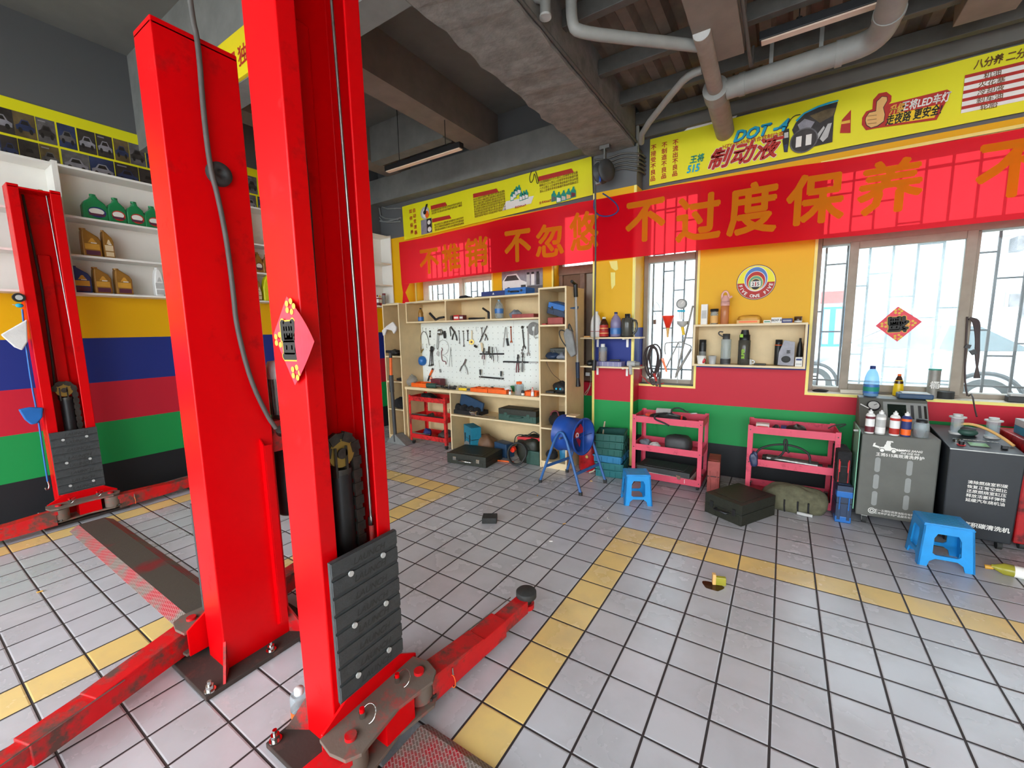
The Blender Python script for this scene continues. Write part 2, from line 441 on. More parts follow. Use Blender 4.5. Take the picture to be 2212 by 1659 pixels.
    def vtext(s, body, o, u, v, size, pitch, bold=0.0, eps=0.0015):
        """characters one below the other, o at the middle of the first"""
        for i, ch in enumerate(body): s.text(ch, V(o)-V(v).normalized()*(pitch*i), u, v, size, bold, 0, eps)
        return s
    def obj(s, name, parent=None, bevel=0.0, seg=2, origin=None):
        me = bpy.data.meshes.new(name); o_ = V(origin) if origin is not None else None
        if o_ is None and parent is None and s.v:
            xs = [p[0] for p in s.v]; ys_ = [p[1] for p in s.v]; zs = [p[2] for p in s.v]
            o_ = V(((min(xs)+max(xs))/2, (min(ys_)+max(ys_))/2, min(zs)))
        if o_ is None: o_ = V((0, 0, 0))
        base = parent_loc(parent) if parent is not None else o_
        me.from_pydata([tuple(V(p)-base) for p in s.v], [], s.f)
        for mn in s.mats: me.materials.append(MATS[mn])
        me.polygons.foreach_set('material_index', s.k); me.polygons.foreach_set('use_smooth', s.sm)
        me.update()
        ob = bpy.data.objects.new(name, me); COL.objects.link(ob)
        if parent is not None: ob.parent = parent
        else: ob.location = base
        if bevel:
            b = ob.modifiers.new('bevel', 'BEVEL'); b.width = bevel; b.segments = seg; b.limit_method = 'ANGLE'; b.angle_limit = 0.7
            b.harden_normals = False
        return ob
_ploc = {}
def parent_loc(p):
    q = V((0, 0, 0))
    while p is not None: q += p.location; p = p.parent
    return q
def tag(o, label, cat, group=None, kind=None):
    o['label'] = label; o['category'] = cat
    if group: o['group'] = group
    if kind: o['kind'] = kind
    return o
def thing(name, label, cat, loc, group=None):
    o = bpy.data.objects.new(name, None); COL.objects.link(o); o.location = loc; o.empty_display_size = 0.05
    return tag(o, label, cat, group)
def struct(mb, name, label=None, bevel=0.0, parent=None):
    o = mb.obj(name, parent, bevel)
    if parent is None: o['kind'] = 'structure'
    return o
def copy_tree(o, parent=None):
    c = o.copy(); COL.objects.link(c)
    if parent is not None: c.parent = parent
    for ch in list(o.children): copy_tree(ch, c)
    return c
def bbY(x0, y0, x1, y1, y):
    """box seen in the photograph on a plane parallel to the back wall -> centre x, bottom z, width, height"""
    a = Yp((x0+x1)/2, y1, y); b = Yp((x0+x1)/2, y0, y); l = Yp(x0, (y0+y1)/2, y); r = Yp(x1, (y0+y1)/2, y)
    return a.x, a.z, r.x-l.x, b.z-a.z
def bbX(x0, y0, x1, y1, x):
    a = Xp((x0+x1)/2, y1, x); b = Xp((x0+x1)/2, y0, x); l = Xp(x0, (y0+y1)/2, x); r = Xp(x1, (y0+y1)/2, x)
    return a.y, a.z, r.y-l.y, b.z-a.z

# ---------------------------------------------------------------- room shell
WX, WY = -4.4, 1.6          # planes of the left and the back wall
FRONT, RIGHTW = -5.6, 5.2
struct(M('floor_tiles').box(WX-0.2, RIGHTW, FRONT, WY+0.25, -0.12, 0.0), 'floor')
struct(M('striped_wall').box(WX-0.2, WX, FRONT, WY+0.25, 0, 4.3), 'wall_left')
W1 = (-3.70, -2.31, 1.55, 2.80); W2 = (-1.40, -0.82, 0.88, 2.90); W3 = (-0.356, 0.205, 0.90, 2.90); W4 = (1.172, 3.60, 0.90, 2.86)
mb = M('striped_wall'); y0, y1 = WY, WY+0.25; x = WX
for (a, b, lo, hi) in (W1, W2, W3, W4):
    mb.box(x, a, y0, y1, 0, 4.3); mb.box(a, b, y0, y1, 0, lo); mb.box(a, b, y0, y1, hi, 4.3); x = b
mb.box(x, RIGHTW, y0, y1, 0, 4.3)
struct(mb, 'wall_back')
struct(M('striped_wall').box(RIGHTW, RIGHTW+0.2, FRONT, WY+0.25, 0, 4.3), 'wall_right')
mb = M('concrete_grey')     # open shop front: posts and a lintel, nothing between
for x in (-4.4, -0.9, 2.4, 5.0): mb.box(x, x+0.22, FRONT-0.25, FRONT, 0, 4.3)
mb.box(WX-0.2, RIGHTW+0.2, FRONT-0.25, FRONT, 3.5, 4.3)
struct(mb, 'wall_front')
# pillar under the main beam, and the ceiling
PX0, PX1, PY = -0.815, -0.356, 1.39
struct(M('striped_wall').box(PX0, PX1, PY, WY, 0, 3.3), 'pillar', bevel=0.004)
struct(M('ceiling_grey').box(WX-0.2, -0.62, FRONT, WY+0.25, 4.15, 4.3), 'ceiling')
mb = M('concrete_rough'); n = 46
def rough(i, j): return 0.010*math.sin(i*1.7+j*2.3)+0.008*math.sin(i*0.6-j*1.1)+0.006*math.sin(i*4.1+j)
vs = []; fs = []
for i in range(n+1):
    y = -2.2+(PY+2.2)*i/n
    vs += [(-0.86+rough(i, 1), y, 4.2), (-0.86+rough(i, 2), y, 3.302), (-0.62, y, 3.30+rough(i, 3)*0.4), (-0.38+rough(i, 4)*0.4, y, 3.30), (-0.38, y, 3.42), (-0.38, y, 4.2)]
    if i:
        b = 6*i
        fs += [(b-6+k, b+k, b+k+1, b-5+k) for k in range(5)]
mb.add(vs, fs)
mb.box(-0.86, -0.38, FRONT, -2.2, 3.30, 4.2)
struct(mb, 'beam')
struct(M('concrete_grey').box(WX, -0.86, -1.32, -1.142, 3.30, 4.15), 'beam')
mb = M('concrete_warm')
for a, b in ((-2.45, -2.16), (-3.98, -3.70)): mb.box(a, b, -1.142, WY, 3.74, 4.15)
struct(mb, 'beam')
struct(M('concrete_grey').box(-3.70, -2.45, 0.90, 1.05, 3.72, 4.15), 'beam')
struct(M('concrete_grey').box(WX, -0.86, PY+0.02, WY, 3.42, 3.75), 'beam')
struct(M('concrete_warm').box(0.387, 0.643, FRONT, 0.385, 3.30, 4.0), 'beam', bevel=0.004)
struct(M('concrete_warm').box(1.78, 2.06, FRONT, 1.1, 3.42, 4.0), 'beam', bevel=0.004)
struct(M('ceiling_grey').box(0.643, RIGHTW, FRONT, -0.4, 3.86, 4.0), 'ceiling')
struct(M('ceiling_grey').box(PX1, RIGHTW, WY-0.06, WY, 3.42, 3.60), 'beam')
# corrugated roof over the right bay, steel purlins under it
mb = M('roof_sheet'); pr = []; x = -0.38; k = 0
while x < RIGHTW:
    for dx_, z_ in ((0, 3.66), (0.05, 3.66), (0.08, 3.61), (0.15, 3.61), (0.18, 3.66)): pr.append((x+dx_, z_))
    x += 0.20
vs = [(a, FRONT, b) for a, b in pr]+[(a, WY, b) for a, b in pr]; m_ = len(pr)
mb.add(vs, [(i, i+1, m_+i+1, m_+i) for i in range(m_-1)])
struct(mb, 'ceiling')
struct(M('ceiling_grey').box(-0.62, RIGHTW+0.2, FRONT, WY+0.25, 4.15, 4.3), 'ceiling')
for y in (1.42, 0.95, 0.42, -0.22, -1.0):
    tag(M('conduit').box(-0.38, RIGHTW, y-0.03, y+0.03, 3.49, 3.60).obj('roof_purlin', None, 0.004),
        {1.42: 'grey steel purlin under the corrugated roof, the one nearest the banner wall', 0.95: 'grey steel purlin under the corrugated roof, second from the banner wall',
         0.42: 'grey steel purlin under the corrugated roof, third from the banner wall', -0.22: 'grey steel purlin under the corrugated roof, fourth from the banner wall',
         -1.0: 'grey steel purlin under the corrugated roof, farthest from the banner wall'}[y], 'purlin', 'steel purlins under the roof sheet')

# ---------------------------------------------------------------- windows
def trim_rect(a, b, lo, hi, y, wd=0.022, top=True):
    mb = M('trim_yellow')
    mb.box(a-wd, a, y-0.008, y+0.012, lo-wd, hi); mb.box(b, b+wd, y-0.008, y+0.012, lo-wd, hi); mb.box(a, b, y-0.008, y+0.012, lo-wd, lo)
    if top: mb.box(a-wd, b+wd, y-0.008, y+0.012, hi, hi+wd)
    return mb
struct(trim_rect(*W1, WY), 'trim_1'); 
mb = M('trim_yellow').box(W2[0]-0.022, W2[0], WY-0.008, WY+0.012, W2[2], W2[3]); struct(mb, 'trim_2')
mb = M('trim_yellow').box(W3[0], W3[1]+0.022, WY-0.008, WY+0.012, W3[2]-0.022, W3[2]).box(W3[1], W3[1]+0.022, WY-0.008, WY+0.012, W3[2], W3[3]); struct(mb, 'trim_3')
struct(trim_rect(*W4, WY), 'trim_4')
mb = M('trim_yellow')
for x in (PX0, PX1-0.024): mb.box(x-0.001, x+0.025, PY-0.004, PY+0.02, 0.02, 2.93)
struct(mb, 'trim_5')
def wframe(mb, a, b, lo, hi, y, wd, th):
    mb.box(a, a+wd, y, y+th, lo, hi); mb.box(b-wd, b, y, y+th, lo, hi); mb.box(a+wd, b-wd, y, y+th, lo, lo+wd); mb.box(a+wd, b-wd, y, y+th, hi-wd, hi)
    return mb
def window(name, o, y, mat):
    e = bpy.data.objects.new(name, None); COL.objects.link(e); e.location = ((o[0]+o[1])/2, y, o[2]); e['kind'] = 'structure'
    return e
# window 1: cream sliding frame over the pegboard bench
e = window('window_1', W1, 1.745, 0)
mb = wframe(M('frame_cream'), W1[0], W1[1], W1[2], W1[3], 1.745, 0.05, 0.07); mb.obj('window_frame', e, 0.004)
xm = -2.94
for a, b, y in ((W1[0]+0.05, xm, 1.75), (xm-0.04, W1[1]-0.05, 1.785)):
    s_ = wframe(M('frame_cream'), a, b, W1[2]+0.05, W1[3]-0.55, y, 0.055, 0.03).obj('sash', e, 0.003)
    M('window_glass').box(a+0.05, b-0.05, y+0.012, y+0.016, W1[2]+0.1, W1[3]-0.6).obj('pane', s_)
mb = M('frame_cream').box(W1[0]+0.05, W1[1]-0.05, 1.75, 1.81, W1[3]-0.55, W1[3]-0.50); mb.obj('transom', e)
M('window_glass').box(W1[0]+0.05, W1[1]-0.05, 1.778, 1.782, W1[3]-0.50, W1[3]-0.05).obj('pane', e)
# window 2: old brown wooden window, boarded
e = window('window_2', W2, 1.75, 0)
mb = wframe(M('frame_brown'), W2[0], W2[1], W2[2], W2[3], 1.74, 0.05, 0.08)
mb.box(W2[0], W2[1], 1.73, 1.82, 2.16, 2.26); mb.box(-1.12, -1.06, 1.74, 1.80, 0.9, 2.2); mb.obj('window_frame', e, 0.004)
M('wood_dark').box(W2[0]+0.05, -1.12, 1.77, 1.785, 0.93, 2.16).obj('board', e)
M('frame_old').box(-1.06, W2[1]-0.05, 1.79, 1.80, 0.93, 2.16).obj('board', e)
M('window_glass').box(W2[0]+0.05, W2[1]-0.05, 1.778, 1.782, 2.26, 2.85).obj('pane', e)
# window 3: narrow casement with old cream frame
e = window('window_3', W3, 1.72, 0)
mb = wframe(M('frame_old'), W3[0], W3[1], W3[2], W3[3], 1.72, 0.045, 0.09); mb.box(W3[0]+0.045, W3[1]-0.045, 1.71, 1.81, 2.20, 2.27); mb.obj('window_frame', e, 0.004)
M('window_glass').box(W3[0]+0.045, W3[1]-0.045, 1.765, 1.769, W3[2]+0.045, 2.20).obj('pane', e)
M('window_glass').box(W3[0]+0.045, W3[1]-0.045, 1.765, 1.769, 2.27, W3[3]-0.045).obj('pane', e)
# window 4: wide sliding window, the middle sash dusty
e = window('window_4', W4, 1.74, 0)
mb = wframe(M('frame_old'), W4[0], W4[1], W4[2], W4[3], 1.74, 0.04, 0.11); mb.box(W4[0]+0.04, W4[1]-0.04, 1.725, 1.86, 2.20, 2.30)
mb.box(2.145, 2.20, 1.745, 1.85, W4[2], 2.2); mb.obj('window_frame', e, 0.004)
s_ = wframe(M('frame_old'), 1.405, 2.175, W4[2]+0.02, 2.21, 1.715, 0.062, 0.045).obj('sash', e, 0.004)
M('dusty_glass').box(1.467, 2.113, 1.735, 1.739, W4[2]+0.08, 2.15).obj('pane', s_)
M('window_glass').box(1.212, 1.44, 1.80, 1.804, W4[2]+0.04, 2.2).obj('pane', e)
M('window_glass').box(2.2, 3.56, 1.80, 1.804, W4[2]+0.04, 2.2).obj('pane', e)
M('window_glass').box(1.212, 3.56, 1.80, 1.804, 2.3, W4[3]-0.04).obj('pane', e)
# sills
struct(M('frame_cream').box(W4[0], W4[1], WY, WY+0.25, W4[2]-0.02, W4[2]+0.004), 'trim_6')
struct(M('iron_dark').box(W3[0], W3[1], WY, WY+0.25, W3[2]-0.02, W3[2]+0.004), 'trim_7')
# security grilles outside
def grille(a, b, lo, hi, y, step, label, seed):
    r = random.Random(seed); mb = M('iron_dark'); x = a; k = 0
    while x < b+0.01:
        mb.box(x-0.008, x+0.008, y-0.008, y+0.008, lo, hi)
        if x+step < b+0.01:
            z = lo+0.15+(0.32 if k % 2 else 0.0)+0.11*(k % 3)
            while z < hi: mb.box(x, x+step, y-0.007, y+0.007, z-0.007, z+0.007); z += 0.62
        x += step; k += 1
    for z in (lo+0.12, hi-0.12):
        for x in (a-.03, b+.03): mb.box(x-0.012, x+0.012, 1.845, y+.008, z-0.012, z+0.012)
        mb.box(a-.042, b+.042, y-0.008, y+0.008, z-.008, z+.008)
    tag(mb.obj('window_grille'), label, 'grille', 'window grilles')
grille(1.10, 3.55, 0.86, 2.9, 1.98, 0.158, 'black iron security grille outside the widest window', 1)
grille(-0.30, 0.20, 0.92, 2.9, 1.90, 0.11, 'black iron security grille outside the narrow window with the red funnel', 2)
grille(-3.70, -2.31, 1.5, 2.8, 1.95, 0.11, 'black iron security grille outside the window over the pegboard', 3)

# ---------------------------------------------------------------- two-post lifts
def lift_post(label, xf, ya, yb, dep, s, h, arms, cap=True):
    """C-section column opening towards s*x, with carriage, yoke, arms and base plate"""
    yc = (ya+yb)/2; hw = (yb-ya)/2
    t = thing('lift_post', label, 'car lift', (xf-s*dep/2, yc, 0), 'red lift posts')
    P = lambda u, y, z: V((xf+s*u, yc+y, z))
    ux = V((s, 0, 0))
    def prof(pts): return [(p[0]*s, p[1]) for p in pts]
    lip = 0.062; th = 0.010
    pts = [(0, -hw+lip), (0, -hw), (-dep, -hw), (-dep, hw), (0, hw), (0, hw-lip), (-th, hw-lip), (-th, hw-th), (-dep+th, hw-th), (-dep+th, -hw+th), (-th, -hw+th), (-th, -hw+lip)]
    if s < 0: pts = pts[::-1]
    mb = M('red_paint').prism(prof(pts), (xf, yc, 0.02), XA, YA, h-0.02)
    if cap: mb.box(min(xf, xf-s*dep), max(xf, xf-s*dep), ya, yb, h-0.03, h-0.015)
    # folded stiffening inside the back of the column
    a, b = sorted((xf-s*(dep-0.012), xf-s*(dep-0.035))); mb.box(a, b, yc-0.02, yc+0.05, 0.1, h-0.5)
    mb.obj('column', t, 0.006, 3)
    a, b = sorted((xf-s*(dep+0.085), xf+s*0.12))
    bp = M('base_grime').box(a, b, ya-0.115, yb+0.115, 0, 0.022).obj('base_plate', t, 0.003)
    for (u, y) in ((-dep-0.062, -hw-0.09), (-dep-0.062, hw+0.09), (0.09, -hw-0.09), (0.09, hw+0.09), (-dep-0.055, 0.02)):
        p = P(u, y, 0.022)
        M('chrome').cyl(p, p+ZA*0.006, 0.022, n=16).cyl(p+ZA*0.006, p+ZA*0.026, 0.016, n=6).cyl(p+ZA*0.026, p+ZA*0.045, 0.008, n=10).obj('anchor_bolt', t)
    for sy in (-1, 1):
        d = V((-s*0.85, sy*0.5, 0)).normalized(); o = P(-dep+0.004, sy*(hw-0.006), 0.022); n_ = d.cross(ZA)*0.005
        M('red_worn').prism([(0, 0), (0.095, 0), (0.08, 0.02), (0.004, 0.135), (0, 0.135)], o-n_, d, ZA, 0.010).obj('gusset', t)
    # hydraulic ram with chain wheel
    r0 = P(-0.10, 0.012, 0.024)
    rm = M('black_plastic').cyl(r0, r0+ZA*0.98, 0.042, n=20).m('dark_steel').cyl(r0+ZA*0.98, r0+ZA*1.0, 0.046, n=20)
    for dy in (-0.032, 0.012): rm.m('dark_steel').box(*sorted((xf-s*0.13, xf-s*0.055)), yc+dy, yc+dy+0.008, 1.0, 1.11)
    ram = rm.obj('hydraulic_ram', t)
    wy = yc+0.0; wz = 1.085
    M('brass').cyl((xf-s*0.088, wy, wz), (xf-s*0.062, wy, wz), 0.052, n=24).m('dark_steel').cyl((xf-s*0.06, wy, wz), (xf-s*0.055, wy, wz), 0.02, n=16).obj('chain_wheel', ram)
    ch = M('dark_steel'); pts = [(wy+0.062*math.cos(a), wz+0.062*math.sin(a)) for a in [i*PI/7 for i in range(7, -1, -1)]]
    z = wz-0.03
    while z > 0.42: pts.append((wy+0.062, z)); z -= 0.026
    for i in range(len(pts)-1):
        (y0_, z0_), (y1_, z1_) = pts[i], pts[i+1]; a = V((xf-s*0.07, y0_, z0_)); b = V((xf-s*0.07, y1_, z1_))
        if i % 2: ch.bar(a-(b-a)*0.15, b+(b-a)*0.15, 0.026, 0.012, XA)
        else: ch.bar(a-(b-a)*0.15, b+(b-a)*0.15, 0.036, 0.020, XA)
    ch.obj('chain', t)
    M('black_rubber').tube([(xf-s*0.10, wy-0.045, wz-0.01), (xf-s*0.10, wy-0.035, wz+0.25), (xf-s*0.10, wy-0.028, 1.9), (xf-s*0.10, wy-0.05, h-0.05)], 0.008).obj('chain_run', t)
    cb = M('steel').tube([(xf-s*0.05, yc+0.098, 0.80), (xf-s*0.05, yc+0.092, 1.6), (xf-s*0.05, yc+0.07, h-0.04)], 0.0055).obj('steel_cable', t)
    M('red_worn').cyl((xf-s*0.05, yc+0.098, 0.60), (xf-s*0.05, yc+0.098, 0.775), 0.010, n=10).m('chrome').cyl((xf-s*0.05, yc+0.098, 0.775), (xf-s*0.05, yc+0.098, 0.81), 0.012, n=10).obj('cable_end', cb)
    # carriage
    a, b = sorted((xf-s*0.03, xf+s*0.02)); mb = M('red_worn').box(a, b, yc-0.075, yc+0.075, 0.10, 0.66)
    mb.box(*sorted((xf+s*0.0, xf+s*0.021)), yc-0.125, yc+0.125, 0.12, 0.70); car = mb.obj('carriage', t, 0.004)
    bp_ = M('rubber_pad'); z0, z1, hp = 0.235, 0.757, 0.141
    a, b = sorted((xf+s*0.022, xf+s*0.036)); bp_.box(a, b, yc-hp, yc+hp, z0, z1)
    nb = 8; dz = (z1-z0)/nb
    for i in range(nb):
        zz = z0+dz*i; o = V((xf+s*0.036, yc, zz))
        bp_.prism([(0.001*s, 0.006), (0.006*s, 0.014), (0.006*s, dz-0.002), (0, dz-0.002), (0, 0.006)][::s], (xf+s*0.036, yc+hp-0.001, zz), XA, ZA, 2*hp-0.002)
        bp_.m('black_rubber').text('LAUNCH', (xf+s*0.0425, yc+0.01, zz+dz*0.52), YA*s, ZA, 0.034, 0.012, 0.25, 0.001).m('rubber_pad')
    pad = bp_.obj('bumper_plate', t)
    for i in (0, 3, 6):
        for dy in (-0.07, 0.07):
            p = V((xf+s*0.04, yc+dy, z1-dz*(i+1)-0.004)); M('light_grey').cyl(p, p+ux*0.006, 0.010, n=14).obj('bolt', pad)
    # yoke: back plate, two horizontal plates, middle box
    mb = M('red_paint').prism([(-0.215, 0.05), (0.215, 0.05), (0.215, 0.175), (0.12, 0.238), (-0.10, 0.238), (-0.215, 0.175)], P(0.022, 0, 0), YA*s, ZA, 0.010)
    mb.m('red_grimy')
    for z_ in (0.158, 0.052):
        ol = [(0.03, -0.225), (0.10, -0.235), (0.165, -0.222), (0.19, -0.18), (0.165, 0.0), (0.19, 0.15), (0.165, 0.195), (0.10, 0.215), (0.03, 0.20)]
        q = [(p[0]*s, p[1]) for p in ol]
        mb.prism(q if s > 0 else q[::-1], (xf, yc, z_), XA, YA, 0.013)
    mb.m('red_paint').box(*sorted((xf+s*0.06, xf+s*0.165)), yc-0.06, yc+0.075, 0.06, 0.158)
    yoke = mb.obj('yoke', t, 0.002)
    for (u, y, kind) in ((0.115, -0.165, 'p'), (0.115, 0.15, 'p'), (0.085, -0.095, 'l'), (0.075, 0.075, 'l')):
        p = P(u, y, 0.171)
        if kind == 'p': M('red_worn').cyl(p-ZA*0.13, p+ZA*0.012, 0.020, n=18).obj('pivot_pin', yoke)
        else:
            mb = M('chrome').cyl(p, p+ZA*0.022, 0.011, n=14).m('red_paint').cyl(p+ZA*0.022, p+ZA*0.036, 0.009, n=12).m('chrome')
            c = p+V((s*0.02, 0.012, 0.014)); q = [c+V((0.030*math.cos(k*PI/9)*s, 0.0, 0))+V((0, 0.030*math.sin(k*PI/9)*0.7, 0.030*math.sin(k*PI/9)*0.7)) for k in range(18)]
            mb.tube(q, 0.0022, 6, True).obj('lock_pin', yoke)
    # arms
    for (pu, py_, d, L1, L2, pad_) in arms:
        d = V(d).normalized(); n_ = V((-d.y, d.x, 0)); o = P(pu, py_, 0)
        wd = 0.048
        mb = M('red_grimy').m('red_worn').obox(o+d*(L1/2+0.03)+ZA*0.082, d, n_, ZA, L1/2, wd, 0.043)
        mb.m('red_grimy').cyl(o+ZA*0.068, o+ZA*0.155, 0.052, n=20)
        mb.m('red_worn')
        # sloping rib plate along the top, from the pivot down to the tube
        for w0, w1 in ((-wd, -wd+0.012), (wd-0.012, wd)):
            mb.prism([(0.02, 0.12), (L1*0.75, 0.122), (0.05, 0.152), (0.02, 0.152)], o+n_*w1, d, ZA, w1-w0)
        mb.hexa([o+d*0.03-n_*wd+ZA*0.146, o+d*0.03+n_*wd+ZA*0.146, o+d*(L1*0.72)+n_*wd+ZA*0.122, o+d*(L1*0.72)-n_*wd+ZA*0.122,
                 o+d*0.03-n_*wd+ZA*0.154, o+d*0.03+n_*wd+ZA*0.154, o+d*(L1*0.72)+n_*wd+ZA*0.130, o+d*(L1*0.72)-n_*wd+ZA*0.130])
        arm = mb.obj('arm', t, 0.003)
        e = o+d*(L1+0.02)
        M('red_worn').obox(e+d*(L2/2)+ZA*0.082, d, n_, ZA, L2/2, wd-0.010, 0.034).m('steel').bar(o+d*(L1*0.55)+n_*(wd+0.003)+ZA*0.128, e+d*(L2*0.8)+n_*(wd-0.002)+ZA*0.126, 0.006, 0.006).obj('arm_extension', arm, 0.003)
        if pad_:
            c = e+d*(L2+0.035)
            M('red_worn').cyl(c+ZA*0.05, c+ZA*0.075, 0.042, n=24).m('dark_steel').cyl(c+ZA*0.075, c+ZA*0.105, 0.028, n=20).obj('pad_socket', arm)
            M('black_rubber').lathe(c+ZA*0.105, [(0.044, 0), (0.054, 0.006), (0.054, 0.034), (0.050, 0.038), (0, 0.038)], 28).obj('lifting_pad', arm)
        # arm lock gear and its pull loop at the pivot
        q = o+d*0.02-ZA*0
        g_ = [((0.058 if k % 2 else 0.050)*math.cos(2*PI*k/28), (0.058 if k % 2 else 0.050)*math.sin(2*PI*k/28)) for k in range(28)]
        M('dark_steel').prism(g_, q+ZA*0.066, XA, YA, 0.012).obj('lock_gear', arm)
        l0 = o+d*0.13-n_*(wd+0.004)*(1 if pad_ else -1)+ZA*0.13
        M('chrome').tube([l0, l0-ZA*0.03, l0-ZA*0.035+d*0.004], 0.004, 6).m('orange_plastic').tube([l0-ZA*0.035+V((0.014*math.sin(a), 0, 0.028*math.cos(a)-0.028)) for a in [k*PI/7 for k in range(14)]], 0.0022, 6, True).obj('pull_loop', arm)
    return t
near_post = lift_post('nearest red lift post, a torn red paper diamond stuck on its side', -0.30, -2.262, -1.965, 0.18, 1, 3.05,
    [(0.115, 0.15, (0.10, 0.995, 0), 0.46, 0.20, True), (0.115, -0.165, (-0.16, -0.99, 0), 0.46, 0.30, True)])
mid_post = lift_post('middle red lift post seen from its plain back, grey hose hanging down it', -1.236, -2.292, -1.995, 0.17, -1, 2.70,
    [(0.13, -0.165, (0.29, -0.957, 0), 0.56, 0.40, True), (0.115, 0.15, (-0.30, 0.95, 0), 0.40, 0.12, False)])
far_post = lift_post('farthest red lift post, its open side showing, in front of white shelves', -4.01, -2.274, -1.987, 0.15, 1, 2.69,
    [(0.145, -0.165, (0.0, -1, 0), 0.56, 0.40, True), (0.145, 0.15, (-0.10, 0.99, 0), 0.56, 0.35, True)])
# folded strip on the back of the middle post
M('red_paint').prism([(0, 0), (0.032, 0.02), (0.032, 0.92), (0, 0.95)], (-1.068, -2.052, 0.09), XA, ZA, 0.006).m('red_paint').box(-1.037, -1.034, -2.052, -2.02, 0.11, 1.005).obj('side_strip', None)
o = bpy.data.objects['side_strip']; pl = parent_loc(mid_post); lo = o.location.copy(); o.parent = mid_post; o.location = lo-pl
# rubber cap on the back of the middle post
c = Xp(472, 377, -1.066)
tag(M('black_rubber').lathe(c, [(0.0, 0.012), (0.016, 0.012), (0.016, 0.020), (0.030, 0.024), (0.046, 0.018), (0.049, 0.0)], 24, XA).obj('rubber_cap', None, origin=c),
    'round black rubber cap stuck high on the back of the middle lift post', 'rubber cap')
# grey hose hanging from the ceiling
hp = [V((-1.03, -2.20, 4.16)), V((-1.03, -2.17, 3.3))]+[Xp(a, b, -1.045) for a, b in ((413, 30), (428, 88), (440, 250), (455, 370), (470, 420), (490, 520), (505, 640), (510, 700), (540, 820), (578, 900), (596, 925))]
tag(M('conduit').tube(hp, 0.010, 10, False, 2).obj('hose'), 'dark grey hose running down the back of the middle lift post', 'hose')
# power unit on the middle post
t = thing('power_unit', 'lift power unit with ribbed silver motor above a black oil tank', 'power unit', (-1.15, -1.90, 0.6))
M('black_plastic').lathe((-1.15, -1.885, 0.60), [(0.0, 0), (0.066, 0.0), (0.072, 0.012), (0.072, 0.36), (0.0, 0.36)], 26).obj('oil_tank', t)
mb = M('steel').cyl((-1.15, -1.885, 1.12), (-1.15, -1.885, 1.30), 0.055, n=24)
for k in range(22):
    a = 2*PI*k/22; d = V((math.cos(a), math.sin(a), 0)); c = V((-1.15, -1.885, 1.21))+d*0.058; mb.obox(c, d, ZA, d.cross(ZA), 0.007, 0.088, 0.0025)
mb.m('light_grey').lathe((-1.15, -1.885, 1.30), [(0.066, 0), (0.068, 0.05), (0.055, 0.085), (0.0, 0.09)], 24); mb.obj('motor', t)
M('dark_steel').box(-1.21, -1.10, -1.94, -1.84, 0.97, 1.08).cyl((-1.12, -1.93, 1.02), (-1.06, -1.96, 1.06), 0.02).cyl((-1.15, -1.885, 1.08), (-1.15, -1.885, 1.12), 0.06).obj('valve_block', t, 0.004)
M('red_worn').box(-1.2, -1.09, -1.998, -1.94, 0.95, 1.10).obj('bracket', t)
M('copper').tube([(-1.09, -1.93, 1.08), (-1.07, -1.93, 1.13), (-1.10, -1.86, 1.18), (-1.12, -1.83, 1.15)], 0.004, 6, False, 2).obj('wire', t)
# steel cover plates across the bays
def cover(x0, x1, y0, y1, label):
    h = 0.035; mb = M('checker_plate'); e = 0.055
    mb.hexa([(x0, y0, 0), (x1, y0, 0), (x1, y0+e, 0), (x0, y0+e, 0), (x0, y0, 0.002), (x1, y0, 0.002), (x1, y0+e, h), (x0, y0+e, h)])
    mb.hexa([(x0, y1-e, 0), (x1, y1-e, 0), (x1, y1, 0), (x0, y1, 0), (x0, y1-e, h), (x1, y1-e, h), (x1, y1, 0.002), (x0, y1, 0.002)])
    mb.m('cover_grime').box(x0, x1, y0+e, y1-e, 0, h)
    return tag(mb.obj('cover_plate'), label, 'cover plate', 'steel floor cover plates')
cover(-3.70, -1.46, -2.29, -2.03, 'grimy steel cover plate ramp lying between the middle and farthest lift posts')
mb = M('red_worn'); struct_ = None
t = tag(M('checker_plate').hexa([(-0.12, -2.28, 0), (2.4, -2.28, 0), (2.4, -1.99, 0), (-0.12, -1.99, 0), (-0.12, -2.24, 0.03), (2.4, -2.24, 0.03), (2.4, -2.03, 0.03), (-0.12, -2.03, 0.03)]).obj('cover_plate'),
    'red checker steel cover plate at the foot of the nearest lift post', 'cover plate', 'steel floor cover plates')
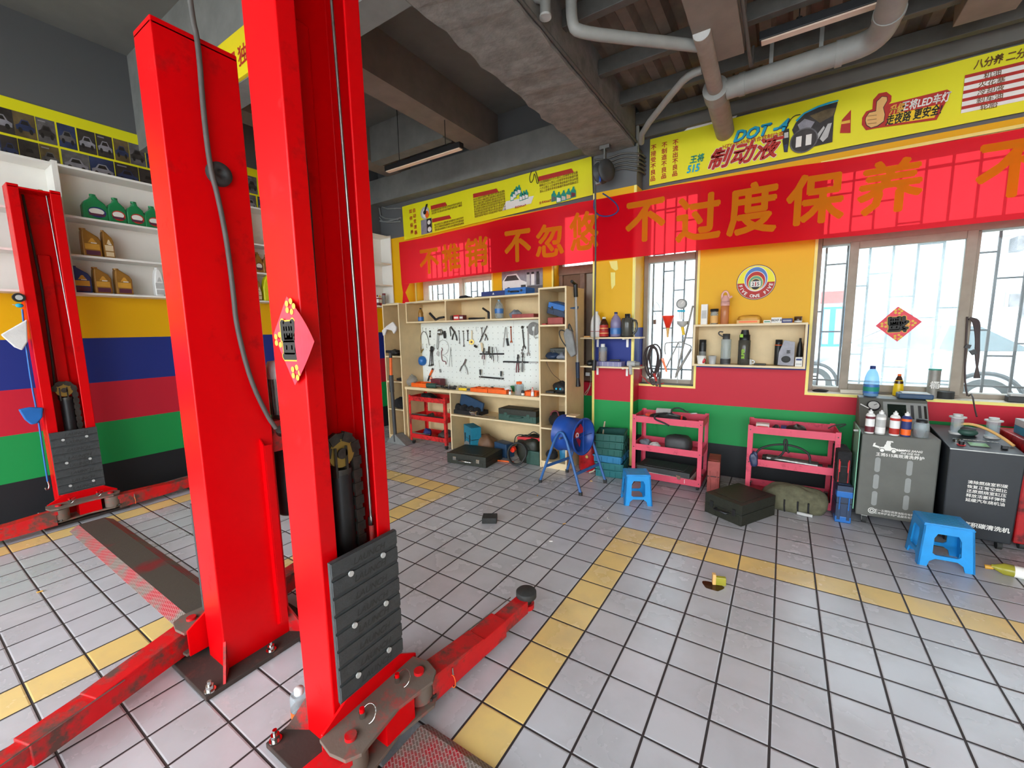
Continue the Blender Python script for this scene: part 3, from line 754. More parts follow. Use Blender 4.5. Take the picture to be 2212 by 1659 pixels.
# paper diamonds with the inverted character
def diamond(P4, n_, label, black, curl=0.0):
    """P4: top, left, bottom, right corners"""
    T_, L_, B_, R_ = [V(p) for p in P4]; c = (T_+L_+B_+R_)/4
    mb = M('paper_red'); N = 8; vs = []; fs = []
    for i in range(N+1):
        for j in range(N+1):
            p = T_*(1-i/N)*(1-j/N)+R_*(i/N)*(1-j/N)+L_*(1-i/N)*(j/N)+B_*(i/N)*(j/N)
            vs.append(p+n_*(curl*(i/N)**2*(1-j/N)**1.5))
    for i in range(N):
        for j in range(N): a = i*(N+1)+j; fs.append((a, a+1, a+N+2, a+N+1))
    mb.add(vs, fs)
    up = (T_-B_).normalized(); rt = up.cross(n_)*-1; s_ = (T_-B_).length
    up = (up-n_*up.dot(n_)).normalized(); rt = n_.cross(up)*-1; rt = up.cross(n_)
    o = c+n_*0.003
    mb.m('text_gold').text('福', o, -rt, -up, s_*0.46, 0.09, 0, 0.0005)
    mb.m('text_black').text('福', o+n_*0.0008, -rt, -up, s_*0.46, 0.055, 0, 0.0005)
    mb.m('text_gold')
    for a, b in ((0.0, 0.36), (0.0, -0.37), (-0.36, 0.0), (0.36, 0.0)):
        q = c+up*(s_*b)+rt*(s_*a*0.8)
        if curl and a > 0.1: continue
        for k in range(5): mb.disc(q+n_*0.0034, rt, up, 0.022*math.cos(k*1.26)*s_/0.3, 0.018*math.sin(k*1.26)*s_/0.3, 0.010*s_/0.3, n=10)
    return tag(mb.obj('paper_diamond'), label, 'paper decoration', 'red paper diamonds')
yy = -2.272
diamond([Yp(619, 640, yy), Yp(591, 722, yy), Yp(637, 832, yy), Yp(700, 737, yy-.02)], -YA, 'torn red paper diamond with black character peeling off the nearest lift post', True, 0.03)
yy = 1.712
diamond([Yp(1940, 662, yy), Yp(1891, 704, yy), Yp(1938, 738, yy), Yp(1992, 695, yy)], -YA, 'red paper diamond with inverted black character stuck on the dusty window pane', True)

# ---------------------------------------------------------------- left wall: photo strip, white shelves, oil bottles
zr = [Xp(60, a, WX+0.012).z for a in (247, 299, 304, 355)]
mb = M('sign_yellow').box(WX+0.001, WX+0.010, -3.4, 0.42, 2.985, 3.45)
bounds = [[(-34, 26), (29, 75), (79, 119), (125, 163), (168, 206), (209, 243), (247, 278), (280, 313), (316, 343), (346, 371), (374, 398), (401, 424), (427, 449), (452, 472), (475, 495), (498, 517), (520, 531), (534, 556), (560, 580), (583, 602)],
          [(-40, 0), (2, 38), (41, 84), (87, 128), (135, 192), (195, 247), (251, 300), (303, 340), (343, 380), (384, 417), (420, 450), (453, 482), (485, 510), (514, 530), (534, 556), (560, 580), (583, 602)]]
k = 0
for rI, row_ in enumerate(bounds):
    zt, zb = (zr[0], zr[1]) if rI == 0 else (zr[2], zr[3])
    for a, b in row_:
        pyA = 270+0.29*(a-60)+(56 if rI else 0)
        y0 = Xp(a, pyA, WX+0.012).y; y1 = Xp(b, pyA, WX+0.012).y; k += 1
        O = V((WX+0.010, 0, 0))
        mb.m(('photo_dark', 'photo_mid', 'photo_dark', 'photo_blue', 'photo_tan')[(k*7+rI) % 5])
        mb.rect(O+XA*0.0015, YA, ZA, y0, y1, zb, zt)
        w_ = y1-y0; h_ = zt-zb; q = lambda px_, pz_: (y0+w_*px_, zb+h_*pz_)
        mb.m(('photo_silver', 'photo_blue', 'photo_mid', 'photo_silver', 'photo_dark')[(k*3) % 5])
        mb.flat([q(.08, .28), q(.92, .28), q(.94, .45), q(.78, .52), q(.66, .72), q(.36, .72), q(.22, .52), q(.06, .45)], O+XA*0.003, YA, ZA)
        mb.m('text_black')
        mb.flat([q(.30, .52), q(.70, .52), q(.63, .67), q(.38, .67)], O+XA*0.0042, YA, ZA)
        for cx in (.25, .75): mb.disc(O+XA*0.0045, YA, ZA, y0+w_*cx, zb+h_*.28, w_*.09, h_*.11, 12)
        if k % 3 == 0: mb.m('photo_silver').rect(O+XA*0.0045, YA, ZA, y0+w_*.1, y0+w_*.5, zb+h_*.85, zb+h_*.9)
tag(mb.obj('photo_poster'), 'long yellow poster with two rows of small car photos above the white shelves', 'poster')

def wall_shelf(label, ya, yb, zs, n_right=True):
    x0, x1 = WX+0.002, -4.17; th = 0.018
    t = thing('wall_shelf', label, 'shelf', (x0, (ya+yb)/2, zs[0]-th), 'white wall shelves')
    M('white_laminate').box(x0, x0+0.008, ya, yb, zs[0]-th, zs[-1]+th).obj('back_panel', t)
    for a in (ya, yb-th): M('white_laminate').box(x0+0.008, x1, a, a+th, zs[0]-th, zs[-1]+th).obj('side_panel', t, 0.001)
    for z in zs: M('white_laminate').box(x0+0.008, x1-0.002, ya+th, yb-th, z-th, z).obj('shelf_board', t, 0.001)
zs = [1.908, 2.228, 2.55, 2.955]
wall_shelf('white wall shelf left of the far lift post, standing empty', -3.3, -1.965, zs)
wall_shelf('white wall shelf holding the green jugs, behind the far lift post', -1.965, -0.49, zs)
wall_shelf('white wall shelf ending at the corner, spray cans on its lowest board', -0.49, 1.585, zs)
struct(M('wood_dark').box(-4.395, -4.30, 1.588, 1.598, 1.9, 2.8), 'trim_8')

def oil_jug(label, px, x, body, lab, kind, group, lab2='maroon_label', cap=None):
    """flat motor-oil bottle seen in the photograph at box px, standing against the left wall"""
    y, z, w_, h_ = bbX(*px, x)
    z = min(zs, key=lambda q: abs(q-z))+0.0005; d = 0.075
    t = thing('oil_bottle', label, 'oil bottle', (x, y, z), group)
    if kind == 'wide': pr_ = [(-.5, 0), (.5, 0), (.5, .52), (.40, .68), (.14, .84), (.12, .94), (-.12, .94), (-.14, .84), (-.40, .68), (-.5, .52)]
    elif kind == 'slant': pr_ = [(-.5, 0), (.5, 0), (.5, .60), (.36, .74), (-.06, .90), (-.20, .955), (-.44, .955), (-.47, .85), (-.5, .60)]
    else: pr_ = [(-.42, 0), (.42, 0), (.5, .3), (.42, .55), (.34, .80), (.16, .95), (-.16, .95), (-.30, .8), (-.42, .5)]
    poly = [(p*w_, q*h_) for p, q in pr_]
    M(body).prism(poly, (x-d/2, y, z), YA, ZA, d).obj('bottle_body', t, 0.012, 3)
    nx = {'wide': 0, 'slant': -.32, 'slim': 0}[kind]
    M(cap or body).cyl((x, y+nx*w_, z+h_*.93), (x, y+nx*w_, z+h_), min(w_*.17, 0.022), n=16).obj('bottle_cap', t)
    mb = M(lab)
    if kind == 'wide':
        mb.disc(V((x+d/2+0.0012, y, z)), YA, ZA, w_*.05, h_*.30, w_*.36, h_*.20, 22).m('text_white').disc(V((x+d/2+0.002, y, z)), YA, ZA, w_*.03, h_*.33, w_*.30, h_*.12, 20).m(lab2).rect(V((x+d/2+0.0028, y, z)), YA, ZA, -w_*.28, w_*.34, h_*.16, h_*.25)
    else:
        mb.rect(V((x+d/2+0.0012, y, z)), YA, ZA, -w_*.38, w_*.38, h_*.26, h_*.46).m(lab2).rect(V((x+d/2+0.0012, y, z)), YA, ZA, -w_*.34, w_*.38, h_*.06, h_*.22)
        mb.m(lab).flat([(-w_*.2, h_*.5), (w_*.25, h_*.5), (w_*.08, h_*.66), (-.02*w_, h_*.66)], V((x+d/2+0.0012, y, z)), YA, ZA).m('text_white').rect(V((x+d/2+0.002, y, z)), YA, ZA, -w_*.05, w_*.25, h_*.48, h_*.51)
    mb.obj('bottle_label', t)
xs_ = -4.25; G = 'oil bottles on the white wall shelves'
oil_jug('green oil jug at the left end of its row, largest and turned sideways', (179, 415, 233, 470), xs_, 'green_plastic', 'text_navy', 'wide', G)
oil_jug('green oil jug second from the left in its row on the white shelf', (233, 423, 273, 477), xs_, 'green_plastic', 'text_red', 'wide', G)
oil_jug('green oil jug third from the left in its row on the white shelf', (274, 431, 313, 483), xs_, 'green_plastic', 'text_red', 'wide', G)
oil_jug('green oil jug at the right end of its row, half behind the lift post', (312, 440, 350, 488), xs_, 'green_plastic', 'text_red', 'wide', G)
oil_jug('brown oil bottle peeping over the top of the farthest lift post', (86, 392, 118, 440), xs_, 'gold_plastic', 'gold_label', 'slant', G)
oil_jug('gold oil bottle facing front on the middle board under the green jugs', (178, 491, 220, 550), xs_, 'gold_plastic', 'gold_label', 'slant', G)
oil_jug('slim gold oil bottle turned edge-on on the middle board under the green jugs', (224, 495, 247, 554), xs_, 'gold_plastic', 'oak_edge', 'slant', G, 'oak_edge')
oil_jug('dark blue oil bottle on the lowest board beside the farthest lift post', (157, 572, 199, 629), xs_, 'text_navy', 'gold_label', 'slant', G)
oil_jug('gold oil bottle on the lowest board, next to the dark blue one', (204, 575, 242, 631), xs_, 'gold_plastic', 'gold_label', 'slant', G)
oil_jug('gold oil bottle on the lowest board, the right one of the pair', (250, 579, 287, 634), xs_, 'gold_plastic', 'gold_label', 'slant', G)
oil_jug('translucent white bottle on the lowest board, half behind the middle lift post', (333, 577, 356, 638), xs_, 'white_plastic', 'light_grey', 'slim', G, 'light_grey')
oil_jug('brown oil bottle seen between the posts, left of two', (547, 543, 567, 587), xs_, 'gold_plastic', 'wood_dark', 'wide', G)
oil_jug('brown oil bottle seen between the posts, right of two', (567, 549, 590, 590), xs_, 'gold_plastic', 'wood_dark', 'wide', G)
oil_jug('bright yellow oil jug seen between the posts on the lowest board', (566, 593, 600, 649), -4.24, 'yellow_lime', 'yellow_lime', 'slim', G, 'yellow_lime')
oil_jug('small bronze bottle left of the bright yellow jug', (553, 603, 564, 647), -4.24, 'gold_plastic', 'oak_edge', 'slim', G, 'oak_edge')
def spray_can(label, c, r, h_, body, band, cap, group, face=-1, tall=False):
    x, y, z = c; t = thing('spray_can', label, 'spray can', c, group)
    M(body).lathe(c, [(r*.94, 0), (r, 0.004), (r, h_*.76), (r*.72, h_*.83), (r*.45, h_*.84)], 20).m(band).lathe(c, [(r*1.012, h_*.06), (r*1.012, h_*.30)], 20, cap=False).lathe(c, [(r*1.012, h_*.62), (r*1.012, h_*.72)], 20, cap=False).obj('can_body', t)
    M(cap).lathe((x, y, z+h_*.83), [(r*.5, 0), (r*.5, h_*.10), (r*.22, h_*.12), (r*.2, h_*.17), (0, h_*.17)], 16).obj('nozzle', t)
    return t
cols = [('white_plastic', 'text_navy', 'yellow_plastic'), ('white_plastic', 'photo_dark', 'yellow_plastic'), ('white_plastic', 'text_red', 'yellow_plastic'), ('white_plastic', 'maroon', 'maroon'), ('white_plastic', 'text_red', 'yellow_plastic')]
for i, (cb, ca, cc) in enumerate(cols):
    y = 1.135+0.062*i
    spray_can(('spray can with yellow cap nearest the lift post on the corner shelf', 'spray can with yellow cap second from the lift post on the corner shelf', 'spray can with yellow cap in the middle of the corner shelf row',
               'spray can with dark red cap on the corner shelf', 'spray can with yellow cap beside the grey tube on the corner shelf')[i], (-4.26+0.02*(i % 2), y, 1.9085), 0.026, 0.165, cb, ca, cc, 'spray cans on the corner shelf')
tag(M('mid_grey').cyl((-4.25, 1.455, 1.9085), (-4.25, 1.455, 2.075), 0.027, n=18).m('maroon').cyl((-4.25, 1.455, 2.075), (-4.25, 1.455, 2.105), 0.026, n=18).obj('spray_tube'), 'tall grey tube with dark red cap at the end of the corner shelf row', 'spray can')

# things hanging beside the far post
XF = -4.02
def xf(px, py, d=0.0): return Xp(px, py, XF+d)
c = xf(40, 643); tag(M('black_plastic').cyl(c-XA*.012, c+XA*.020, 0.034, n=22).m('light_grey').cyl(c+XA*.020, c+XA*.022, 0.020, n=18).obj('gauge'), 'round black gauge on the flank of the farthest lift post', 'gauge')
c = xf(42, 660); tag(M('text_cyan').ell(c, (0.014, 0.022, 0.016), 12).m('light_grey').bar(c+V((0, -.035, .006)), c, 0.005, 0.005).obj('air_nozzle'), 'small turquoise nozzle under the round gauge on the far post', 'nozzle')
A_ = [xf(a, b, -.02) for a, b in ((48, 668), (56, 745), (68, 830), (82, 900), (95, 990), (103, 1040))]
tag(M('blue_plastic').tube(A_, 0.006, 8, False, 1).m('chrome').tube([A_[-1], xf(107, 1052, -.02), xf(101, 1060, -.02), xf(97, 1054, -.02)], 0.005, 6, False, 1).obj('air_line'), 'blue cord with a metal hook hanging beside the farthest lift post', 'cord')
q = [(0, 723), (57, 690), (59, 738), (47, 757), (30, 750)]; c = xf(38, 730)
f2 = lambda q_: [((xf(a, b).y-c.y), (xf(a, b).z-c.z)) for a, b in q_]
tag(M('white_cloth').prism(f2(q)[::-1], c+XA*.005, YA, ZA, .02).obj('tissue', None, .008, 2), 'crumpled white tissue hanging left of the farthest lift post', 'tissue')
c = xf(66, 898)
mb = M('blue_plastic').prism(f2([(38, 884), (62, 879), (92, 880), (91, 900), (80, 914), (66, 917), (52, 906)])[::-1], c+XA*.0, YA, ZA, .03)
tag(mb.obj('brush_head', None, .010, 3), 'blue ribbed brush head hung on the blue cord', 'brush')

# ---------------------------------------------------------------- signs on the beams and the back wall
t = M('sign_yellow_warm').box(-3.05, -2.05, -1.345, -1.322, 3.305, 3.60)
for i, (ch, px) in enumerate((('阳', -2.86), ('旧', -2.435), ('独', -2.275), ('到', -2.13))):
    if 0 < i < 3: t.m('text_red').text(ch, (px, -1.345, 3.43), XA, ZA, 0.135, 0.02)
tag(t.obj('hanging_sign'), 'bright yellow sign with red characters on the beam between the lift posts', 'sign')

YB = 1.580
def Pb(px, py, off=0.0): return Yp(px, py, YB-off)
def quad_grid(mb, P, N, Mm, fn):
    """P corner points bottom-left, bottom-right, top-right, top-left; fn offsets towards the room"""
    a, b, c, d = [V(p) for p in P]; vs = []
    for i in range(N+1):
        for j in range(Mm+1):
            s_, t_ = i/N, j/Mm; vs.append(a*(1-s_)*(1-t_)+b*s_*(1-t_)+c*s_*t_+d*(1-s_)*t_-YA*fn(s_, t_))
    k = Mm+1; mb.add(vs, [(i*k+j, (i+1)*k+j, (i+1)*k+j+1, i*k+j+1) for i in range(N) for j in range(Mm)], True)
    return mb
# yellow banner about gearbox oil
mb = M('sign_yellow'); bl, br_, tr_, tl = Pb(874, 519), Pb(1281, 421), Pb(1278, 338), Pb(869, 447)
quad_grid(mb, (bl, br_, tr_, tl), 40, 6, lambda s_, t_: 0.004*math.sin(s_*19)*(0.3+t_)+0.004)
def z7(x, y): return 860+x/4.809, 350+y/4.809
E7 = 0.0125
uB = (br_-bl); uB.y = 0; uB.normalize(); vB = ZA
def t7(body, x, y, size, col, bold=0.02, shear=0.0, wid=1.0): mb.m(col).text(body, Pb(*z7(x, y)), uB, vB, size, bold, shear, E7, wid)
for i, ch in enumerate('如何保养'): t7(ch, 135+i*5, 515+i*72, 0.060, 'text_red')
for i, ch in enumerate('自动变速器'): t7(ch, 172+i*4.5, 505+i*57, 0.060, 'text_red')
def bar7(x0, y0, x1, y1, hh, col):
    a = Pb(*z7(x0, y0)); b = Pb(*z7(x1, y1)); d = V((b.x-a.x, 0, b.z-a.z)); mb.m(col)
    mb.add([a-YA*E7-ZA*hh, a+d-YA*E7-ZA*hh*0.9+uB*0.03, a+d-YA*E7+ZA*hh, a-YA*E7+ZA*hh], [(0, 1, 2, 3)])
for (x0, y0, x1, y1, txt) in ((345, 478, 497, 440, '1自动变速箱油作用'), (360, 612, 540, 574, '2如何检查变速箱油液'), (785, 355, 1028, 300, '3更换变速箱油的好处与周期'), (1462, 180, 1805, 95, '5为何要定期清洗变速箱及更换')):
    bar7(x0, y0, x1, y1, 0.026, 'text_red'); t7(txt, (x0+x1)/2, (y0+y1)/2, 0.032, 'text_white', 0.015, 0, 0.85)
E7 = 0.0125
def lines7(x, y, dy, n_, w_, txt, wid):
    for i in range(n_): t7((txt[i*3:]+txt)[:w_], x+i*2, y+i*dy, 0.031, 'text_brown', 0.01, 0, wid)
lines7(505, 470, 26, 2, 18, '变速箱油润滑冷却清洁传动并保护齿轮减少磨损延长寿命', 1.0)
lines7(530, 620, 27, 3, 18, '每行驶四万公里检查油液颜色与油位及时更换避免换挡冲击', 0.95)
lines7(945, 350, 26, 8, 19, '换油后换挡平顺动力输出更好油耗降低清除油泥恢复性能保护离合片', 0.84)
lines7(1665, 165, 32, 4, 19, '行驶里程超过六万公里以上应使用专用设备循环换油并更换滤芯', 0.84)
t7('单价¥366/P', 1275, 462, 0.034, 'text_red'); t7('全车¥366/P', 1532, 415, 0.034, 'text_red')
# pictures: gear lever, gauge photo, teal bottles
def disc7(x, y, rx, ry, col, e): o = Pb(*z7(x, y)); mb.m(col).disc(o-YA*(E7+e), uB, vB, 0, 0, rx, ry, 20)
disc7(284, 530, 0.085, 0.085, 'light_grey', 0); disc7(288, 535, 0.06, 0.06, 'text_white', .001); disc7(306, 545, 0.035, 0.05, 'orange_plastic', .0015); disc7(284, 525, 0.03, 0.03, 'text_black', .002)
a = Pb(*z7(284, 520))-YA*(E7+.003); b = Pb(*z7(303, 440))-YA*(E7+.003); mb.m('text_black').add([a-uB*.018, a+uB*.018, b+uB*.025, b-uB*.012], [(0, 1, 2, 3)])
a = Pb(*z7(300, 670))-YA*E7; mb.m('photo_silver').rect(a, uB, vB, -.105, .105, -.10, .10).m('text_black').rect(a-YA*.001, uB, vB, .01, .10, -.09, .095).m('text_white').disc(a-YA*.002, uB, vB, .055, .045, .03).disc(a-YA*.002, uB, vB, .06, -.05, .035)
def bott7(x, y, s_, lab):
    o = Pb(*z7(x, y))-YA*E7; mb.m('text_teal').flat([(-.5*s_, 0), (.5*s_, 0), (.5*s_, 1.1*s_), (.2*s_, 1.6*s_), (.2*s_, 1.9*s_), (-.15*s_, 1.9*s_), (-.2*s_, 1.6*s_), (-.5*s_, 1.3*s_)], o, uB, vB).m(lab).flat([(-.4*s_, .15*s_), (.4*s_, .15*s_), (.4*s_, .7*s_), (-.4*s_, 1.0*s_)], o-YA*.001, uB, vB)
mb.m('text_white').flat([(-.22, -.05), (.20, -.05), (.24, .03), (-.16, .05)], Pb(*z7(1240, 425))-YA*(E7-.001), uB, vB)
for x, y in ((1190, 405), (1215, 380), (1235, 350), (1262, 335), (1285, 405), (1312, 395), (1338, 385)): bott7(x, y, 0.055, 'text_white')
for i, (x, y) in enumerate(((1622, 412), (1674, 424), (1724, 408), (1775, 392), (1825, 372))): bott7(x, y, 0.062, ('photo_mid', 'text_white', 'light_grey', 'skin_print', 'maroon')[i])
tag(mb.obj('oil_banner'), 'yellow banner about gearbox oil above the pegboard end of the red banner', 'banner', 'printed banners')
# yellow banner about brake fluid and lamps
uB = XA; mb = M('sign_yellow'); x0 = Pb(1405, 302).x; z0_, z1_ = 2.955, 3.40
quad_grid(mb, ((x0, YB, z0_), (3.6, YB, z0_), (3.6, YB, z1_), (x0, YB, z1_)), 60, 6, lambda s_, t_: 0.004*math.sin(s_*31+t_)*(0.3+t_)+0.004)
def z3(x, y): return 1380+x/4.608, 180+y/4.608
def z4(x, y): return 1840+x/5.925, 60+y/5.925
def tz(f, body, x, y, size, col, bold=0.02, shear=0.0, wid=1.0, e=0.0): mb.m(col).text(body, Pb(*f(x, y)), uB, vB, size, bold, shear, E7+e, wid)
for body, x, y in (('不接受不良品', 150, 642), ('不制造不良品', 258, 617), ('不流出不良品', 368, 592)):
    for i, ch in enumerate(body): tz(z3, ch, x-i*1.6, y+i*62, 0.055, 'text_red', 0.02)
tz(z3, '王将', 578, 755, 0.075, 'text_teal', 0.03, 0.15, .85); tz(z3, '515', 540, 850, 0.095, 'text_cyan', 0.04, 0.2, .8)
tz(z3, '制动液', 1015, 710, 0.19, 'text_white', 0.055, 0.35); tz(z3, '制动液', 1015, 710, 0.19, 'text_red', 0.035, 0.35, 1, .002)
tz(z3, 'DOT -4', 1195, 482, 0.125, 'text_navy', 0.06, 0.35); tz(z3, 'DOT -4', 1192, 479, 0.125, 'text_cyan', 0.035, 0.35, 1, .002)
tz(z3, 'HZY4机动车辆合成制动液', 1128, 572, 0.042, 'text_red', 0.01)
def poly3(pts, col, e): o = Pb(*z3(1700, 420)); mb.m(col).flat([(Pb(*z3(a, b)).x-o.x, Pb(*z3(a, b)).z-o.z) for a, b in pts], o-YA*(E7+e), XA, ZA)
poly3([(1560, 375), (1640, 300), (1780, 230), (1900, 190), (1985, 170), (1985, 185), (1900, 210), (1790, 250), (1650, 320), (1580, 395)][::-1], 'text_cyan', 0.0005)
poly3([(1525, 470), (1560, 400), (1650, 310), (1790, 245), (1980, 190), (1940, 330), (1925, 590), (1720, 640), (1560, 560)][::-1], 'photo_dark', 0.001)
poly3([(1700, 330), (1880, 260), (1960, 250), (1930, 330), (1800, 400)][::-1], 'photo_tan', 0.002)
poly3([(1580, 420), (1650, 360), (1750, 390), (1700, 470), (1600, 470)][::-1], 'photo_silver', 0.003)
poly3([(1800, 560), (1880, 410), (1920, 400), (1880, 540), (1830, 590)][::-1], 'light_grey', 0.003)
poly3([(1740, 560), (1840, 430), (1850, 450), (1770, 580)][::-1], 'light_grey', 0.003)
for k_, (rx, col, e) in enumerate(((.100, 'photo_mid', .004), (.09, 'photo_dark', .005))): mb.m(col).disc(Pb(*z3(1640, 575))-YA*(E7+e), XA, ZA, 0, 0, rx, n=26)
for a in (-.035, .035): mb.m('text_white').rect(Pb(*z3(1640, 570))-YA*(E7+.006), XA, ZA, a-.02, a+.02, -.05, .035)
poly3([(1440, 470), (1495, 455), (1498, 560), (1480, 690), (1445, 690), (1430, 580)][::-1], 'text_black', 0.001)
poly3([(1445, 620), (1482, 610), (1478, 690), (1448, 690)][::-1], 'photo_blue', 0.002); poly3([(1447, 500), (1488, 490), (1488, 545), (1447, 552)][::-1], 'light_grey', 0.002)
mb.m('text_black').tube([Pb(*z3(a, b), E7+.004) for a, b in ((1465, 455), (1500, 370), (1550, 320), (1610, 310))], 0.0035, 5, False, 1)
poly3([(2000, 500), (2020, 370), (2110, 270), (2105, 500)][::-1], 'text_red', 0.001); poly3([(2010, 390), (2100, 370), (2100, 400), (2008, 415)][::-1], 'text_gold', 0.002)
def poly4(pts, col, e): o = Pb(*z4(700, 900)); mb.m(col).flat([(Pb(*z4(a, b)).x-o.x, Pb(*z4(a, b)).z-o.z) for a, b in pts], o-YA*(E7+e), XA, ZA)
poly4([(470, 985), (1215, 800), (1265, 830), (1080, 1185), (330, 1290), (180, 1320), (125, 1250), (130, 1160), (180, 1080), (260, 1050), (270, 930), (340, 850), (440, 830), (505, 880), (500, 950)][::-1], 'text_red', 0.0005)
poly4([(170, 1160), (215, 1090), (300, 1070), (310, 950), (380, 885), (450, 890), (455, 940), (405, 1030), (425, 1120), (410, 1210), (330, 1270), (240, 1295), (180, 1260), (165, 1200)][::-1], 'text_black', 0.0012)
poly4([(178, 1160), (220, 1098), (306, 1078), (318, 955), (383, 893), (443, 898), (447, 940), (396, 1030), (416, 1120), (402, 1204), (325, 1260), (243, 1286), (188, 1253), (173, 1200)][::-1], 'skin_print', 0.002)
for yy_ in (1115, 1165, 1215): mb.m('text_brown').add([Pb(*z4(200, yy_+14), E7+.003), Pb(*z4(318, yy_-2), E7+.003), Pb(*z4(318, yy_+4), E7+.003), Pb(*z4(200, yy_+20), E7+.003)], [(3, 2, 1, 0)])
poly4([(470, 1130), (1120, 990), (1050, 1160), (440, 1250)][::-1], 'yellow_plastic', 0.0015)
tz(z4, '升级', 570, 1050, 0.072, 'text_gold', 0.03, 0.2, .62, .003); tz(z4, '王将LED车灯', 925, 960, 0.072, 'text_white', 0.03, 0.2, .66, .003)
tz(z4, '走夜路 更安全!', 775, 1130, 0.078, 'text_black', 0.03, 0.2, .62, .003)
tz(z4, '八分养 二分修', 1945, 395, 0.066, 'text_brown', 0.03, 0.15, .72)
a = Pb(*z4(1440, 620)); b = Pb(*z4(1390, 1105)); xl = (a.x+b.x)/2; hh = a.z-b.z
mb.m('white_paper').rect((xl, YB-E7-.0005, b.z), XA, ZA, 0, 1.25, 0, hh)
for i in range(5):
    zz = hh*(1-0.205*i); mb.m('text_red').rect((xl, YB-E7-.0015, b.z), XA, ZA, 0, 1.25, zz-hh*.085, zz)
    mb.m('text_brown').text(('机油', '火花塞', '冷却液', '刹车油', '轮胎')[i], (xl+.14, YB-E7-.001, b.z+zz-hh*.14), XA, ZA, .045, .01); mb.text('每五千公里检查更换一次', (xl+.62, YB-E7-.001, b.z+zz-hh*.14), XA, ZA, .042, .01)
tag(mb.obj('brake_fluid_banner'), 'yellow brake fluid banner with thumbs-up print, high above the wide window', 'banner', 'printed banners')
mb = M('white_paper'); q = [z3(a, b) for a, b in ((430, 490), (500, 430), (555, 360), (535, 310), (745, 258), (800, 300), (985, 310), (960, 345), (800, 410), (600, 455))]
o = Pb(*q[0]); mb.prism([(Pb(*p).x-o.x, Pb(*p).z-o.z) for p in q][::-1], o+YA*0.006, XA, ZA, 0.004)
tag(mb.obj('torn_paper'), 'torn white paper scrap sticking up behind the brake fluid banner by the pipe', 'paper')
# red slogan banner
YR = 1.345
import bmesh
def cut_up(vs, fs):
    bm = bmesh.new(); bv = [bm.verts.new(p) for p in vs]
    for f in fs:
        try: bm.faces.new([bv[i] for i in f])
        except ValueError: pass
    for k in range(-5, 6):
        for no in (XA, YA): bmesh.ops.bisect_plane(bm, geom=bm.verts[:]+bm.edges[:]+bm.faces[:], plane_co=no*(k*0.09), plane_no=no)
    bm.verts.index_update(); out = [v.co.copy() for v in bm.verts], [tuple(v.index for v in f.verts) for f in bm.faces]
    bm.free(); return out
def wave(x, z): return 0.012*math.sin(x*2.3)+0.006*math.sin(x*7.1+z*3)+0.004*math.sin(x*13+z*5)
zb, zt_ = 2.215, 2.83
def sag(x): return 0.035*math.cos((x+0.8)*1.1)-0.01
N, Kk = 120, 10; vs = []; xa, xb = -3.745, 3.6
for i in range(N+1):
    x = xa+(xb-xa)*i/N
    for j in range(Kk+1):
        z = zb+(zt_-zb)*j/Kk+sag(x)*(0.4+0.6*j/Kk); vs.append((x, YR-wave(x, z), z))
mb = M('banner_red').add(vs, [(i*(Kk+1)+j, (i+1)*(Kk+1)+j, (i+1)*(Kk+1)+j+1, i*(Kk+1)+j+1) for i in range(N) for j in range(Kk)], True)
bt = vs[0]; mb.add([bt, (bt[0]+0.16, bt[1], bt[2]), (bt[0]+0.02, bt[1]+0.0, bt[2]-0.12), (bt[0]+0.07, bt[1], bt[2]-0.12), (bt[0]-0.01, bt[1], bt[2]-0.30), (bt[0]+0.16, bt[1], bt[2]-0.30)], [(0, 1, 3, 2), (2, 3, 5, 4)])
mb.m('banner_gold')
for ch, (a, b, c_, d) in (('不', (906, 537, 946, 592)), ('推', (953, 526, 996, 586)), ('销', (1005, 512, 1054, 577)), ('不', (1091, 497, 1147, 567)), ('忽', (1157, 483, 1217, 556)), ('悠', (1229, 457, 1292, 541)),
                          ('不', (1350, 432, 1436, 522)), ('过', (1460, 420, 1557, 520)), ('度', (1570, 395, 1678, 507)), ('保', (1697, 375, 1823, 485)), ('养', (1852, 345, 1992, 460)), ('不', (2108, 300, 2280, 425))):
    p = Yp((a+c_)/2, (b+d)/2, YR); hh = Yp((a+c_)/2, b, YR).z-Yp((a+c_)/2, d, YR).z; ww = Yp(c_, (b+d)/2, YR).x-Yp(a, (b+d)/2, YR).x
    gv, gf = cut_up(*glyphs(ch, 0.028, 0)); g0 = min(q.y for q in gv); g1 = max(q.y for q in gv); h0 = min(q.x for q in gv); h1 = max(q.x for q in gv)
    out = []
    for q in gv:
        x = p.x+((q.x-h0)/(h1-h0)-0.5)*ww; z = p.z+((q.y-g0)/(g1-g0)-0.5)*hh; out.append((x, YR-wave(x, z)-0.004, z))
    mb.add(out, gf)
tag(mb.obj('slogan_banner'), 'long translucent red banner with large gold characters across pillar and windows', 'banner', 'printed banners')
